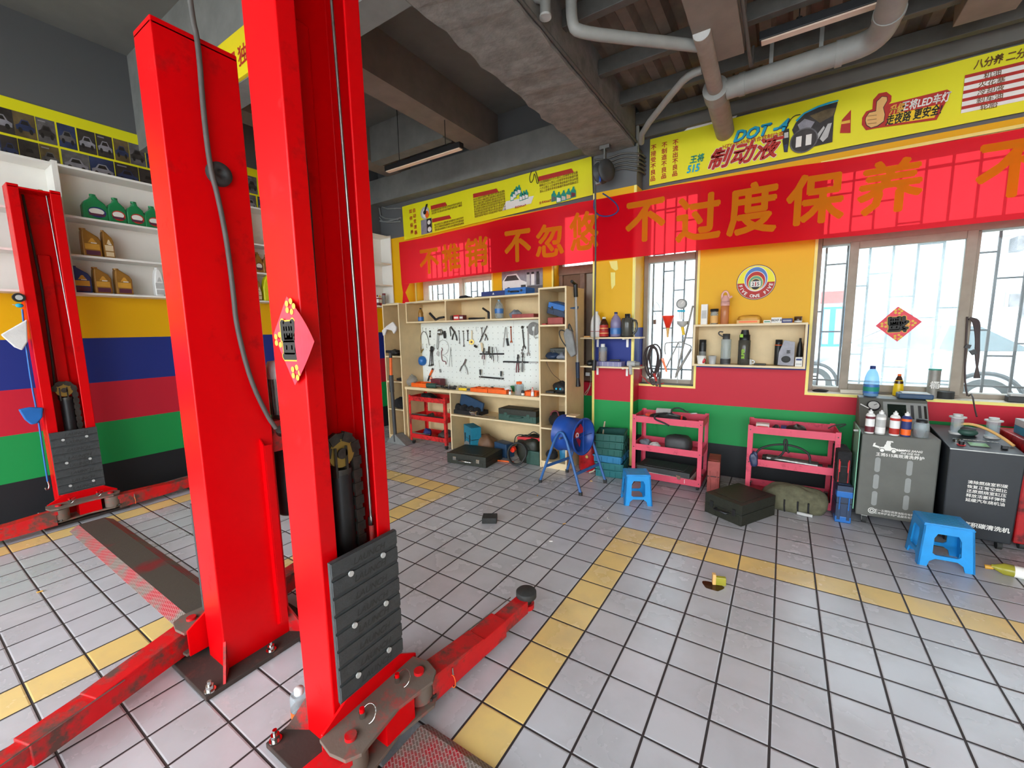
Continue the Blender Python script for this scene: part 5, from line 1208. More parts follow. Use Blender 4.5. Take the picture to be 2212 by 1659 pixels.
# right column
ce = V((-1.07, 1.1, 0))
case('tool_case', 'blue-topped dark case tilted in the top bay of the shelf column', 'tool case', (-1.06, 1.12, zc[0]+.10), .26, .20, .12, 'navy_plastic', .15, 'black_plastic', None, False, 'z', .25, 'blue_plastic').rotation_euler = (0.1, 0.28, 0)
cbox('small_case', 'dark red case under the tilted blue one', 'case', -1.16, -.98, .98, 1.14, zc[0]+.001, .075, 'brick_red', .01)
cbox('red_tray', 'thin red tray at the front edge of the top bay', 'tray', -1.21, -1.165, .95, 1.10, zc[0]+.001, .012, 'red_plastic')
case('tool_case', 'flat black case in the second bay of the shelf column', 'tool case', (-1.05, 1.13, zc[1]+.055), .23, .18, .06, 'case_black', .1, 'black_plastic', None, False)
lump('denim_bag', 'dark blue cloth bag under the flat black case', 'bag', (-1.13, 1.06, zc[1]), (.085, .08, .045), 'navy_plastic', .12, 4)
lump('grey_gloves', 'grey and white work gloves bundled in the second bay', 'gloves', (-.995, 1.04, zc[1]), (.065, .08, .04), 'grey_cloth', .25, 6)
c = V((-1.03, 1.05, zc[2])); t = lump('welding_mask', 'black welding mask with two green lenses in the third bay', 'mask', tuple(c), (.095, .07, .075), 'black_plastic', .12, 8)
for k in (-.028, .02): 
    g_ = M('text_cyan').cyl((c.x+k, c.y-.074, c.z+.055), (c.x+k, c.y-.066, c.z+.055), .011, n=12).obj('lens', None); l_ = g_.location.copy(); g_.parent = t; g_.location = l_-t.location
cbox('flat_plate', 'flat black plate beside the welding mask', 'plate', -1.20, -1.10, 1.0, 1.12, zc[2]+.001, .018, 'black_plastic')
lump('tool_bag', 'dark tool bag with maroon straps in the fourth bay', 'bag', (-1.09, 1.10, zc[3]), (.115, .12, .085), 'black_cloth', .14, 12, None, 1.0, 22, lambda m_: m_.m('maroon').tube([(-1.15, 1.02, zc[3]+.12), (-1.13, 1.02, zc[3]+.17), (-1.07, 1.03, zc[3]+.175), (-1.05, 1.02, zc[3]+.12)], .009, 8, False, 2))
bottle('red_bottle', 'red bottle behind the dark tool bag', 'bottle', (-.955, 1.16, zc[3]), .05, .20, 'jar', 'bright_red', 'bright_red')
mb = M('crate_blue'); mb.lathe((-1.0, 1.08, zc[4]), [(.052, 0), (.062, .005), (.075, .17), (.07, .17), (.058, .01)], 20, cap=False).disc((-1.0, 1.08, zc[4]+.006), XA, YA, 0, 0, .055)
tag(mb.obj('plastic_tub'), 'light blue tub at the bottom of the shelf column', 'tub')
lump('dark_bag', 'small dark bag left of the light blue tub', 'bag', (-1.15, 1.05, zc[4]), (.065, .07, .06), 'black_cloth', .16, 14)
cord('thin brown wire dangling from the second bay down to the third', [Yp(*bank2(a, b), .95) for a, b in ((1095, 1215), (1130, 1320), (1200, 1440), (1290, 1510), (1350, 1570))], .0025, 'cable_brown', 'thin_wire', 'wire')
# corner shelf
q = [Yp(*bank(a, b), .93) for a, b in ((60, 870), (40, 790), (110, 720), (200, 655), (262, 740), (250, 790), (215, 840), (190, 790), (110, 770), (80, 860))]; c = sum(q, V((0, 0, 0)))/10
tag(M('white_cloth').prism([(p.x-c.x, p.z-c.z) for p in q][::-1], c+YA*.02, XA, ZA, .035).obj('work_glove', None, .012, 3), 'white work glove hooked over the edge of the corner shelf', 'glove')
x, z, w_, h_ = onC(95, 1080, 280, 1165, bank, 1.0); lump('black_tool', 'black tool lump on the upper board of the corner shelf', 'tool', (x, 1.06, zl[0]), (w_*.5, .08, .045), 'black_plastic', .2, 21)
cbox('black_box', 'flat black box on the second board of the corner shelf', 'box', -3.56, -3.40, 1.0, 1.12, zl[1]+.001, .03, 'black_plastic')
lump('cable_bag', 'bundle of black cables on the third board of the corner shelf', 'cable bundle', (-3.51, 1.02, zl[2]), (.13, .07, .085), 'black_cloth', .22, 23)
# orange-handled pole with wedge foot
t = thing('floor_scraper', 'orange and dark grey pole standing on a grey wedge before the corner shelf', 'pole', (-3.45, .80, 0))
def Q(a, b, f, y=.80): return Yp(*f(a, b), y)
p0, p1, p2, p3 = Q(160, 1105, bank), Q(165, 1195, bank), Q(172, 1465, bank), Q(240, 1200, low); p3.z = .03
M('orange_plastic').cyl(p1, p2, .019, n=16).obj('grip', t); M('dark_grey').cyl(p2, p3, .024, n=16).cyl(p2+ZA*.01, p2-ZA*.22, .030, n=16).obj('tube', t)
M('black_plastic').box(p0.x-.06, p0.x+.07, .77, .83, p0.z-.015, p0.z+.02).cyl(p0, p1, .022, n=14).obj('head', t, .006)
M('mid_grey').prism([(-.17, 0), (.22, 0), (.02, .13), (-.02, .13)], (p3.x, .93, .002), XA, ZA, .15).obj('wedge_foot', t, .004)

# ---------------------------------------------------------------- worktop clutter
def tray(label, x0, x1, y0, y1, z0, h_, mat, fill=None, seed=0):
    mb = M(mat); th = .004
    mb.box(x0, x1, y0, y1, z0, z0+th).box(x0, x1, y0, y0+th, z0+th, z0+h_).box(x0, x1, y1-th, y1, z0+th, z0+h_).box(x0, x0+th, y0+th, y1-th, z0+th, z0+h_).box(x1-th, x1, y0+th, y1-th, z0+th, z0+h_)
    xm_ = (x0+x1)/2; mb.box(xm_-.002, xm_+.002, y0+th, y1-th, z0+th, z0+h_*.85)
    return tag(mb.obj('parts_tray'), label, 'tray', 'orange parts trays')
def at(f, x0, y0, x1, y1, y): return onC(x0, y0, x1, y1, f, y)
x, z, w_, h_ = at(low, 490, 320, 720, 390, 1.02); tray('orange tray at the corner end of the worktop', x-w_/2, x+w_/2, 1.0, 1.18, WT, .05, 'orange_plastic')
x, z, w_, h_ = at(low, 1365, 415, 1620, 490, 1.0); tray('orange tray in the middle of the worktop', x-w_/2, x+w_/2, .985, 1.12, WT, .045, 'orange_plastic')
x, z, w_, h_ = at(low4, 185, 320, 410, 400, 1.0); tray('long orange tray right of the middle of the worktop', x-w_/2+.01, x+w_/2, .99, 1.12, WT, .05, 'orange_plastic')
x, z, w_, h_ = at(low4, 605, 365, 780, 430, 1.02); tray('orange tray at the shelf column end of the worktop', x-w_/2, x+w_/2-.01, 1.01, 1.14, WT, .045, 'orange_plastic')
x, z, w_, h_ = at(low, 335, 215, 540, 400, 1.05); lump('plastic_bag', 'crumpled clear plastic bag at the corner end of the worktop', 'plastic bag', (x, 1.08, WT), (w_*.42, .09, h_*.5), 'clear_film', .18, 31)
x, z, w_, h_ = at(low, 655, 345, 890, 425, 1.0); y = .99
t = thing('cordless_drill', 'dark green drill lying on the worktop in front of the orange tray', 'drill', (x, y, WT))
M('case_green').cyl((x-.06, y, WT+.035), (x+.09, y+.02, WT+.035), .033, .030, 18).obj('body', t); M('dark_steel').cyl((x+.09, y+.02, WT+.035), (x+.16, y+.03, WT+.03), .024, .014, 16).obj('chuck', t); M('black_plastic').bar((x-.03, y, WT+.02), (x-.08, y+.13, WT+.02), .036, .034).obj('handle', t, .006)
x, z, w_, h_ = at(low, 800, 285, 940, 370, 1.2); cbox('maroon_case', 'dark maroon case open behind the green drill', 'case', x-w_/2, x+w_/2, 1.15, 1.26, WT, .10, 'maroon', .01)
def scrap(label, name, cat, x, y, mats, seed, n_=5, s_=.05):
    """one jumble-shaped hand tool"""
    r = random.Random(seed); mb = M(mats[0]); c = V((x, y, WT))
    a = r.uniform(-.5, .5); d = V((math.cos(a), math.sin(a), 0)); L = s_*r.uniform(1.6, 2.4)
    mb.bar(c-d*L*.5+ZA*.016, c+d*L*.3+ZA*.014, .020, .020).m(mats[-1]).cyl(c+d*L*.3+ZA*.018, c+d*L*.62+ZA*.016, .016, .012, 12).m(mats[0]).cyl(c-d*L*.45+ZA*.002, c-d*L*.45+ZA*.038, .018, n=14)
    return tag(mb.obj(name, None, .002), label, cat, 'hand tools on the worktop')
xx = lambda q: Yp(*low(q, 400), 1.04).x
scrap('black ratchet right of the green drill on the worktop', 'ratchet', 'ratchet', xx(960), 1.05, ('dark_steel', 'black_plastic'), 3)
scrap('grey gripping tool lying behind the black ratchet', 'clamp', 'clamp', xx(1000), 1.15, ('steel', 'dark_grey'), 5)
scrap('black impact driver between drill and yellow tool', 'impact_driver', 'driver', xx(1090), 1.02, ('black_plastic', 'black_plastic'), 7, 5, .07)
scrap('small steel puller standing behind the black driver', 'puller', 'puller', xx(1150), 1.16, ('steel', 'steel'), 9)
mb = M('yellow_plastic').bar((xx(1225), .99, WT+.02), (xx(1335), 1.0, WT+.02), .03, .03).m('black_plastic').bar((xx(1335), 1.0, WT+.02), (xx(1420), 1.03, WT+.02), .022, .024); tag(mb.obj('yellow_level', None, .004), 'yellow and black tool on the worktop before the pegboard', 'tool', 'hand tools on the worktop')
for i, (q, y, l_) in enumerate(((1440, 1.2, 'brown wrench bundle behind the middle orange tray'), (1560, 1.18, 'brown rusty bracket behind the middle orange tray'))): scrap(l_, 'rusty_part', 'rusty part', xx(q), y, ('wood_dark', 'iron_dark'), 11+i, 5, .08)
x4 = lambda q: Yp(*low4(q, 330), 1.1).x
scrap('black rubber boot piece behind the long orange tray', 'rubber_part', 'rubber part', x4(230), 1.2, ('black_rubber', 'black_rubber'), 21, 5, .09)
scrap('dark wrench lying behind the long orange tray, to its right', 'wrench', 'wrench', x4(330), 1.2, ('dark_steel', 'wood_dark'), 23, 5, .08)
scrap('red-handled tool behind the jar with the orange cap', 'pliers', 'pliers', x4(690), 1.22, ('dark_steel', 'maroon'), 25, 5, .06)
cbox('green_box', 'small green box behind the white cup on the worktop', 'box', x4(400), x4(500), 1.2, 1.27, WT, .07, 'green_plastic')
c = Yp(*low4(428, 340), 1.08); tag(M('white_plastic').lathe((c.x-.02, 1.06, WT+.03), [(.030, 0), (.034, .07), (.03, .07), (.026, .005)], 18, V((.5, .3, .35)), False).obj('paper_cup'), 'white cup tipped over on the worktop', 'cup')
x, z, w_, h_ = at(low4, 505, 265, 600, 425, 1.0); bottle('fluid_jar', 'clear plastic jar with orange cap on the worktop', 'jar', (x, 1.02, WT), w_, h_, 'jar', 'clear_plain', 'orange_plastic', None, capr=.62, water='clear_pink')
x, z, w_, h_ = at(low4, 583, 380, 625, 445, .98); bottle('small_bottle', 'tiny black bottle before the jar with the orange cap', 'bottle', (x, .985, WT), w_*.8, h_, 'jar', 'black_plastic', 'black_plastic', 'text_white', (.1, .5), 'small bottles on the worktop')
x, z, w_, h_ = at(low4, 698, 340, 740, 450, .98); bottle('small_bottle', 'tiny pink glue bottle with red tip on the worktop', 'bottle', (x, .985, WT), w_*.8, h_, 'sauce', 'pink_plastic', 'red_plastic', 'white_plastic', (.1, .5), 'small bottles on the worktop')
x, z, w_, h_ = at(low4, 440, 365, 467, 415, .99); bottle('small_bottle', 'tiny white bottle with black cap left of the jar', 'bottle', (x, .99, WT), w_, h_, 'jar', 'white_plastic', 'black_plastic', None, (0, 1), 'small bottles on the worktop')
# lower board and floor in front of the bench
x, z, w_, h_ = at(low, 1065, 650, 1500, 830, 1.05); t = thing('open_tool_case', 'open blue tool case with black foam on the lower board', 'tool case', (x, 1.12, LZ))
mb = M('black_cloth').box(x-w_/2, x+w_/2, 1.02, 1.22, LZ, LZ+.05); 
for k in range(4): mb.ell((x-w_*.36+w_*.24*k, 1.1, LZ+.06), (.06, .06, .06-.008*k), 12, .15, k)
mb.obj('case_body', t, .004)
p0, p1 = Yp(*low(1215, 560), 1.15), Yp(*low(1545, 720), 1.1); M('case_blue').bar(p0, p1, .16, .035, YA).obj('lid', t, .012)
t = thing('chain_hoist', 'shiny steel hoist hook with a long rod at the front of the lower board', 'hoist', Yp(*low(1420, 850), .985))
c = Yp(*low(1420, 815), 1.0); c.z = LZ+.035
M('chrome').cyl(c-XA*.03, c+XA*.03, .033, n=18).cyl(c-XA*.05, c-XA*.03, .022, n=14).tube([c+V((-.05, -.01, .0)), c+V((-.07, -.015, .02)), c+V((-.045, -.02, .035))], .007, 8).obj('hook_block', t); M('chrome').cyl(c+V((.03, 0, -.02)), c+V((.30, .02, -.025)), .006, n=10).obj('rod', t)
x, z, w_, h_ = at(low4, 310, 610, 768, 765, 1.0); case('tool_case', 'long green tool case with grey lid on the lower board', 'tool case', (x, 1.10, LZ), w_*.97, .22, h_*.9, 'case_green', 0, 'case_green', None, True, 'z', 0, 'case_black')
x, z, w_, h_ = at(low, 1150, 905, 1470, 1290, .93); case('tool_case', 'turquoise tool case standing upright under the bench', 'tool case', (x, 1.04, 0.0), w_*.80, .13, .33, 'teal_blue', -.55, 'black_plastic', None, False)
x, z, w_, h_ = at(low4, -230, 1050, 375, 1300, .82); case('tool_case', 'large flat black tool case with chrome latches on the floor before the bench', 'tool case', (x+.02, .74, 0), .52, .38, .12, 'case_black', .10, 'chrome', None, True)
cbox('blue_case', 'small dark blue box on the floor behind the large black case', 'box', -1.92, -1.70, 1.0, 1.14, 0, .17, 'case_blue', .012, rot=-.25)
lump('brown_bag', 'brown plastic bag on the floor beside the turquoise case', 'bag', (-2.10, 1.08, 0), (.15, .10, .13), 'wood_dark', .12, 41, None, .8)
lump('grey_cover', 'grey wrapped tool on the floor beside the turquoise case', 'tool', (-2.28, 1.0, 0), (.10, .07, .08), 'mid_grey', .15, 42)
c = V((-2.33, .93, .155)); mb = M('chrome').bar(c-XA*.07, c+V((.08, .0, .02)), .014, .03); tag(M('chrome').bar((-2.45, .80, .01), (-2.27, .83, .012), .03, .018).cyl((-2.47, .795, .001), (-2.47, .795, .02), .015, n=14).obj('chrome_hinge', None, .002), 'chrome bar tool on the floor left of the large black case', 'tool')
x, z, w_, h_ = at(low4, 430, 940, 770, 1230, 1.0); lump('electric_tool', 'dark electric tool under the bench next to the shelf column', 'tool', (-1.44, 1.08, 0), (.17, .13, .17), 'case_black', .14, 44, None, .7)
tag(M('red_plastic').bar((-1.58, 1.02, .265), (-1.30, 1.06, .27), .06, .035).obj('red_pry_tool', None, .006), 'red tool lying on top of the dark electric tool', 'tool')
tag(M('bright_red').cyl((-1.60, .92, .14), (-1.60, .96, .145), .032, n=18).m('black_plastic').cyl((-1.60, .96, .145), (-1.60, 1.05, .15), .02, n=12).obj('red_plug_tool', None), 'red knob of a tool poking out under the bench', 'knob')
q = [V((-1.50+.12*math.cos(a)*(1+.05*math.sin(3*a)), .86+.05*math.sin(a)+.01*k, .125+.115*math.sin(a))) for k in range(3) for a in [2*PI*i/14 for i in range(14)]]
cord('coil of dark grey hose on the floor before the dark electric tool', q, .011, 'black_rubber', 'hose_coil', 'hose', None, 1)
q = [V((-1.62, 1.0, .19)), V((-1.60, 1.0, .30)), V((-1.50, 1.02, .31)), V((-1.47, 1.05, .27)), V((-1.40, 1.05, .36)), V((-1.32, 1.05, .33)), V((-1.30, 1.06, .28)), V((-1.27, 1.05, .36)), V((-1.25, 1.06, .30))]
cord('black cable looping over the red tool under the bench', q, .006, 'black_rubber', 'cable', 'cable')
cord('orange stick lying on the floor before the dark electric tool', [V((-1.75, .84, .012)), V((-1.56, .88, .014))], .010, 'orange_plastic', 'orange_stick', 'stick', None, 0)
cbox('green_case', 'dark green case behind the hose coil', 'case', -1.42, -1.25, .93, .97, 0, .16, 'case_green', .01)
# red three-tier trolley in the bench opening
def trolley(label, x0, x1, y0, y1, h_, tiers, mat, group, tub=.055, legw=.035, rot=0.0):
    cx, cy_ = (x0+x1)/2, (y0+y1)/2; t = thing('tool_trolley', label, 'trolley', (cx, cy_, 0), group); t.rotation_euler.z = rot
    hx, hy = (x1-x0)/2, (y1-y0)/2
    def put(mb, nm, bv=0.0):
        o = mb.obj(nm, None, bv, origin=(0, 0, 0)); o.parent = t; o.location = (0, 0, 0)
    for sx in (-1, 1):
        for sy in (-1, 1):
            xa, xb = sorted((sx*hx, sx*(hx-legw))); ya, yb_ = sorted((sy*hy, sy*(hy-.003))); mb = M(mat).box(xa, xb, ya, yb_, .055, h_)
            xa, xb = sorted((sx*hx, sx*(hx-.003))); ya, yb_ = sorted((sy*(hy-.003), sy*(hy-legw))); mb.box(xa, xb, ya, yb_, .055, h_)
            for z in tiers: mb.m('dark_steel').cyl((sx*(hx-legw*.5), sy*hy, z+tub*.5), (sx*(hx-legw*.5), sy*(hy+.003), z+tub*.5), .005, n=8).m(mat)
            put(mb, 'leg'); 
            put(M('black_rubber').cyl((sx*(hx-.03)-.010, sy*(hy-.03), .0255), (sx*(hx-.03)+.010, sy*(hy-.03), .0255), .025, n=18).m('steel').box(sx*(hx-.03)-.016, sx*(hx-.03)+.016, sy*(hy-.03)-.012, sy*(hy-.03)+.012, .045, .056), 'caster')
    for z in tiers:
        mb = M(mat); e = .004; a, b = hx-e, hy-e
        mb.box(-a, a, -b, b, z, z+.003).box(-a, a, -b, -b+.003, z+.003, z+tub).box(-a, a, b-.003, b, z+.003, z+tub).box(-a, -a+.003, -b+.003, b-.003, z+.003, z+tub).box(a-.003, a, -b+.003, b-.003, z+.003, z+tub); put(mb, 'tray')
    return t
RT = (.60, .345, .09)
xA_, xB_ = Yp(888, 900, .93).x, Yp(966, 900, .93).x
trolley('bright red three-tier trolley pushed into the bench opening', xA_, xB_, .90, 1.22, .675, RT, 'trolley_red', 'tool trolleys', .06)
def on(zt, x, y): return V((x, y, zt))
lump('black_jack', 'black lump of tools in the top tray of the bright red trolley', 'tools', (xA_+.22, 1.05, RT[0]+.004), (.12, .08, .05), 'black_plastic', .2, 51)
mb = M('dark_steel').bar((xA_+.10, .98, RT[1]+.03), (xB_-.10, 1.0, RT[1]+.03), .04, .04).cyl((xA_+.2, 1.02, RT[1]+.02), (xA_+.3, 1.04, RT[1]+.06), .03, n=14); tag(mb.obj('grease_gun', None, .004), 'dark tool with silver tip in the middle tray of the bright red trolley', 'tool')
tag(M('chrome').bar((xA_+.04, .915, RT[1]+.07), (xA_+.30, .935, RT[1]+.075), .012, .012).obj('breaker_bar'), 'long chrome bar on the middle tray of the bright red trolley', 'bar')
lump('blue_jack', 'blue part in the bottom tray of the bright red trolley', 'part', (xA_+.20, 1.02, RT[2]+.004), (.06, .06, .065), 'text_navy', .15, 53)
tag(M('chrome').bar((xA_+.03, .91, RT[2]+.07), (xA_+.34, .93, RT[2]+.065), .014, .012).obj('breaker_bar'), 'long chrome spanner on the bottom tray of the bright red trolley', 'bar')
lump('dark_parts', 'dark parts heaped in the bottom tray of the bright red trolley', 'parts', (xB_-.14, 1.06, RT[2]+.004), (.10, .10, .07), 'iron_dark', .2, 54)

# ---------------------------------------------------------------- pillar shelves and what stands on them
def pil(x, y): return 1200+x/5.184, 600+y/5.184
def onP(x0, y0, x1, y1, y=1.29): a, b = pil(x0, y0); c, d = pil(x1, y1); return bbY(a, b, c, d, y)
PZ = (1.418, 1.112); PSX = (-.885, -.24)
for z, l_ in zip(PZ, ('upper', 'lower')):
    t = thing('bracket_shelf', '%s of the two narrow boards bracketed to the striped pillar' % l_, 'shelf', (-.56, 1.30, z-.016), 'pillar boards')
    M('oak_laminate').box(PSX[0], PSX[1], 1.215, 1.389, z-.016, z).m('oak_edge').box(PSX[0], PSX[1], 1.213, 1.215, z-.016, z).obj('board', t)
    for x in (-.75, -.42): M('white_plastic').box(x-.012, x+.012, 1.375, 1.389, z-.11, z-.016).box(x-.012, x+.012, 1.24, 1.375, z-.026, z-.016).obj('bracket', t, .003)
G = 'bottles on the pillar boards'
x, z, w_, h_ = onP(395, 370, 512, 660); bottle('milky_jug', 'milky white jug with red writing on the upper pillar board', 'jug', (x, 1.29, PZ[0]), w_, h_, 'jug', 'white_plastic', 'white_plastic', 'text_red', (.22, .24), G)
for i, ch in enumerate('王将养护'): pass
x, z, w_, h_ = onP(492, 430, 600, 657); bottle('tea_bottle', 'brown tea bottle with red and cream label on the upper pillar board', 'bottle', (x, 1.28, PZ[0]), w_*.92, h_, 'sauce', 'clear_brown', 'white_plastic', 'text_red', (.04, .60), G, None, 'skin_print')
x, z, w_, h_ = onP(612, 380, 735, 662); bottle('water_jug', 'clear bottle with blue cap and blue label on the upper pillar board', 'bottle', (x, 1.29, PZ[0]), w_*.95, h_, 'pet', 'clear_purple', 'text_navy', 'clear_label_blue', (.12, .36), G, None, None)
x, z, w_, h_ = onP(735, 395, 905, 657); t = bottle('sports_jug', 'smoke-grey sports jug with cut-out handle on the upper pillar board', 'jug', (x-.015, 1.29, PZ[0]), w_*.78, h_, 'jar', 'clear_smoke', 'black_plastic', 'text_black', (.0, .06), G, .45)
M('clear_smoke').tube([(x+.045, 1.29, PZ[0]+h_*.72), (x+.08, 1.285, PZ[0]+h_*.68), (x+.085, 1.28, PZ[0]+h_*.3), (x+.05, 1.28, PZ[0]+h_*.12)], .012, 10, False, 1).obj('handle', t)
cbox('soap_bar', 'small cream bar at the bench end of the upper pillar board', 'bar', -.86, -.79, 1.25, 1.29, PZ[0]+.0005, .014, 'skin_print')
x, z, w_, h_ = onP(478, 690, 580, 920); bottle('amber_bottle', 'clear bottle half full of amber liquid on the lower pillar board', 'bottle', (x, 1.29, PZ[1]+.052), w_*.9, h_*.84, 'jar', 'clear_plain', 'white_plastic', None, (0, 1), G, .5, None, 'clear_amber')
M('clear_amber').cyl((x, 1.29, PZ[1]+.056), (x, 1.29, PZ[1]+.155), w_*.40, n=18).obj('liquid', bpy.data.objects['amber_bottle'])
x, z, w_, h_ = onP(462, 915, 755, 990); mb = M('clear_purple').box(x-w_/2, x+w_/2, 1.23, 1.35, PZ[1]+.0005, PZ[1]+.05)
for k in range(5): a = x-w_/2+w_*(k+.5)/5; mb.m('light_grey').box(a-.002, a+.002, 1.229, 1.23, PZ[1]+.004, PZ[1]+.046)
tag(mb.obj('storage_box', None, .003), 'clear compartment box under the amber bottle', 'box')
x, z, w_, h_ = onP(622, 875, 710, 918); tag(M('black_plastic').bar((x-.05, 1.28, PZ[1]+.062), (x+.06, 1.27, PZ[1]+.066), .022, .018).obj('box_cutter', None, .003), 'black cutter lying on the clear compartment box', 'cutter')
t = thing('heat_gun', 'grey gun-shaped tool at the window end of the lower pillar board', 'tool', (-.30, 1.26, PZ[1]))
M('light_grey').cyl((-.38, 1.27, PZ[1]+.032), (-.30, 1.27, PZ[1]+.032), .030, n=18).m('mid_grey').cyl((-.30, 1.27, PZ[1]+.032), (-.255, 1.27, PZ[1]+.032), .026, .02, 16).obj('barrel', t); M('light_grey').bar((-.335, 1.212, PZ[1]+.02), (-.325, 1.205, PZ[1]-.075), .026, .03).obj('grip', t, .006)
x, z, w_, h_ = onP(328, 922, 440, 972, 1.25); lump('charger', 'black charger at the bench end of the lower pillar board', 'charger', (x, 1.28, PZ[1]), (w_*.42, .06, .035), 'black_plastic', .06, 61)
# tapes hanging on the pillar
for k, q in enumerate((((617, -60), (668, -60), (668, 80), (630, 130), (622, 80)), ((600, -185), (690, -190), (700, -95), (670, -80), (625, -110)))):
    p = [Yp(*pil(a, b), PY-.003) for a, b in q]; tag(M('trim_yellow').add(p+[v+YA*.0012 for v in p], [(4, 3, 2, 1, 0)]+[(i, (i+1) % 5, 5+(i+1) % 5, 5+i) for i in range(5)]).obj('tape_strip'), ('lower strip of old tape on the yellow part of the pillar', 'upper strip of old tape on the yellow part of the pillar')[k], 'tape', 'tape strips on the pillar')
# telescopic pole and grey sprayer bag at the shelf column
SX = -.894
t = thing('telescopic_pole', 'silver telescopic pole with black ends hung on the side of the shelf column', 'pole', Xp(*pil(240, 600), SX))
a, b, c, d, e = [Xp(*pil(*q), SX) for q in ((222, 70), (228, 215), (245, 945), (250, 1120), (252, 1215))]
M('light_grey').cyl(b, c, .013, n=16).obj('tube', t); M('navy_plastic').cyl(c, d, .022, n=16).m('black_plastic').cyl(d, e, .020, .030, 14).obj('handle', t)
M('black_plastic').cyl(a, b, .024, n=16).cyl(a, a+V((0, -.09, .02)), .016, n=12).obj('head', t)
p = [Yp(*pil(a, b), .905) for a, b in ((105, 625), (140, 560), (200, 600), (225, 720), (245, 860), (190, 890), (140, 800))]; c = sum(p, V((0, 0, 0)))/7
t = thing('sprayer_bag', 'grey-brown zip case with black loop hung on the front edge of the shelf column', 'case', c)
M('mid_grey').prism([(q.x-c.x, q.z-c.z) for q in p][::-1], c+YA*.008, XA, ZA, .055).obj('body', t, .014, 3)
M('black_rubber').tube([Yp(*pil(a, b), .89) for a, b in ((140, 800), (60, 690), (38, 610), (60, 580), (130, 610))], .006, 8, False, 2).obj('strap', t); M('black_rubber').tube([Yp(*pil(a, b), .90) for a, b in ((150, 600), (145, 530), (155, 512), (195, 610))], .007, 8, False, 1).obj('loop', t)
p = Yp(*pil(362, 1080), 1.592); tag(M('white_plastic').box(p.x-.028, p.x+.028, 1.585, 1.5995, p.z-.02, p.z+.02).obj('wall_socket', None, .003), 'white socket on the wall strip between shelf column and pillar', 'socket')
cord('cream cord loop hanging below the white wall socket', [Yp(*pil(a, b), 1.583) for a, b in ((395, 1090), (392, 1180), (372, 1240), (330, 1290), (325, 1315), (345, 1310), (375, 1250), (392, 1200))], .004, 'rope', 'cord_loop', 'cord')
# hose reel under the beam
rc = Yp(1307, 372, 1.20); t = thing('hose_reel', 'grey hose reel hung under the end of the rough concrete beam', 'hose reel', rc)
M('dark_grey').lathe(rc-XA*.05, [(.05, 0), (.105, .004), (.105, .018), (.06, .022), (.06, .078), (.105, .082), (.105, .096), (.05, .10)], 26, V((1, -.5, 0))).obj('drum', t)
M('steel').bar(rc+ZA*.05, V((rc.x, rc.y, 3.31)), .05, .012).box(rc.x-.05, rc.x+.05, rc.y-.03, rc.y+.03, 3.26, 3.299).obj('bracket', t)
M('mid_grey').bar(rc+V((-.07, -.02, .10)), rc+V((-.06, -.02, -.11)), .04, .05).m('fan_blue').bar(rc+V((-.03, -.05, -.02)), rc+V((-.03, -.05, -.10)), .025, .02).obj('cover', t, .006)
hp = [Yp(a, b, 1.17) for a, b in ((1284, 345), (1286, 420), (1287, 500), (1286, 600), (1284, 700), (1284, 780))]
M('conduit').tube(hp, .009, 10).m('black_plastic').cyl(Yp(1284, 778, 1.17), Yp(1283, 800, 1.17), .022, n=14).obj('hose', t)
M('text_navy').tube([Yp(a, b, 1.18) for a, b in ((1284, 430), (1282, 450), (1292, 466), (1318, 468), (1338, 456), (1332, 440), (1312, 424), (1302, 418))], .007, 8, False, 2).obj('cable_loop', t)
p = [Yp(1152+a, 370+b, 1.56) for a, b in ((-4, 0), (-9, 14), (-6, 27), (0, 18), (2, 2), (6, 16), (8, 28), (12, 24), (5, 0))]; tag(M('black_rubber').tube(p, .004, 6, False, 2).obj('cable_bunch'), 'small bunch of black cable on top of the gearbox oil banner', 'cable bundle')

# ---------------------------------------------------------------- things hanging in the narrow window
WY3 = 1.67
def w3(x, y, d=0.0): return Yp(*pil(x, y), WY3-d)
G = 'tools hanging in the narrow window'
c = w3(1262, 425); k = (w3(1330, 425).x-w3(1195, 425).x)/2; e_ = w3(1262, 560).z; f_ = w3(1262, 668).z
tag(M('bright_red').lathe((c.x, WY3, c.z), [(k, 0), (k*.95, -.012), (k*.36, e_-c.z), (k*.33, e_-c.z)], 24, ZA, False).lathe((c.x, WY3, c.z), [(k*.97, 0), (k*.3, e_-c.z)], 24, ZA, False).m('skin_print').lathe((c.x, WY3, e_), [(k*.33, 0), (k*.28, -.02), (k*.14, f_-e_)], 16, ZA, False).obj('funnel'), 'bright red funnel with a cream spout hanging in the narrow window', 'funnel', G)
c = w3(1413, 292); t = thing('pressure_gauge', 'round grey gauge with a turquoise clip hanging in the narrow window', 'gauge', c, G); k = .052
M('mid_grey').cyl(c+YA*.02, c-YA*.02, k, n=26).m('light_grey').cyl(c-YA*.02, c-YA*.022, k*.75, n=24).m('text_white').bar(c-YA*.024, c-YA*.024+V((.02, 0, .025)), .004, .004).obj('dial', t); M('text_cyan').bar(w3(1365, 372), w3(1450, 372), .02, .02).obj('clip', t); M('light_grey').tube([w3(1408, 340), w3(1408, 470)], .005, 8).tube([w3(1385, 380), w3(1385, 470)], .004, 6).tube([w3(1432, 380), w3(1432, 470)], .004, 6).obj('wire', t)
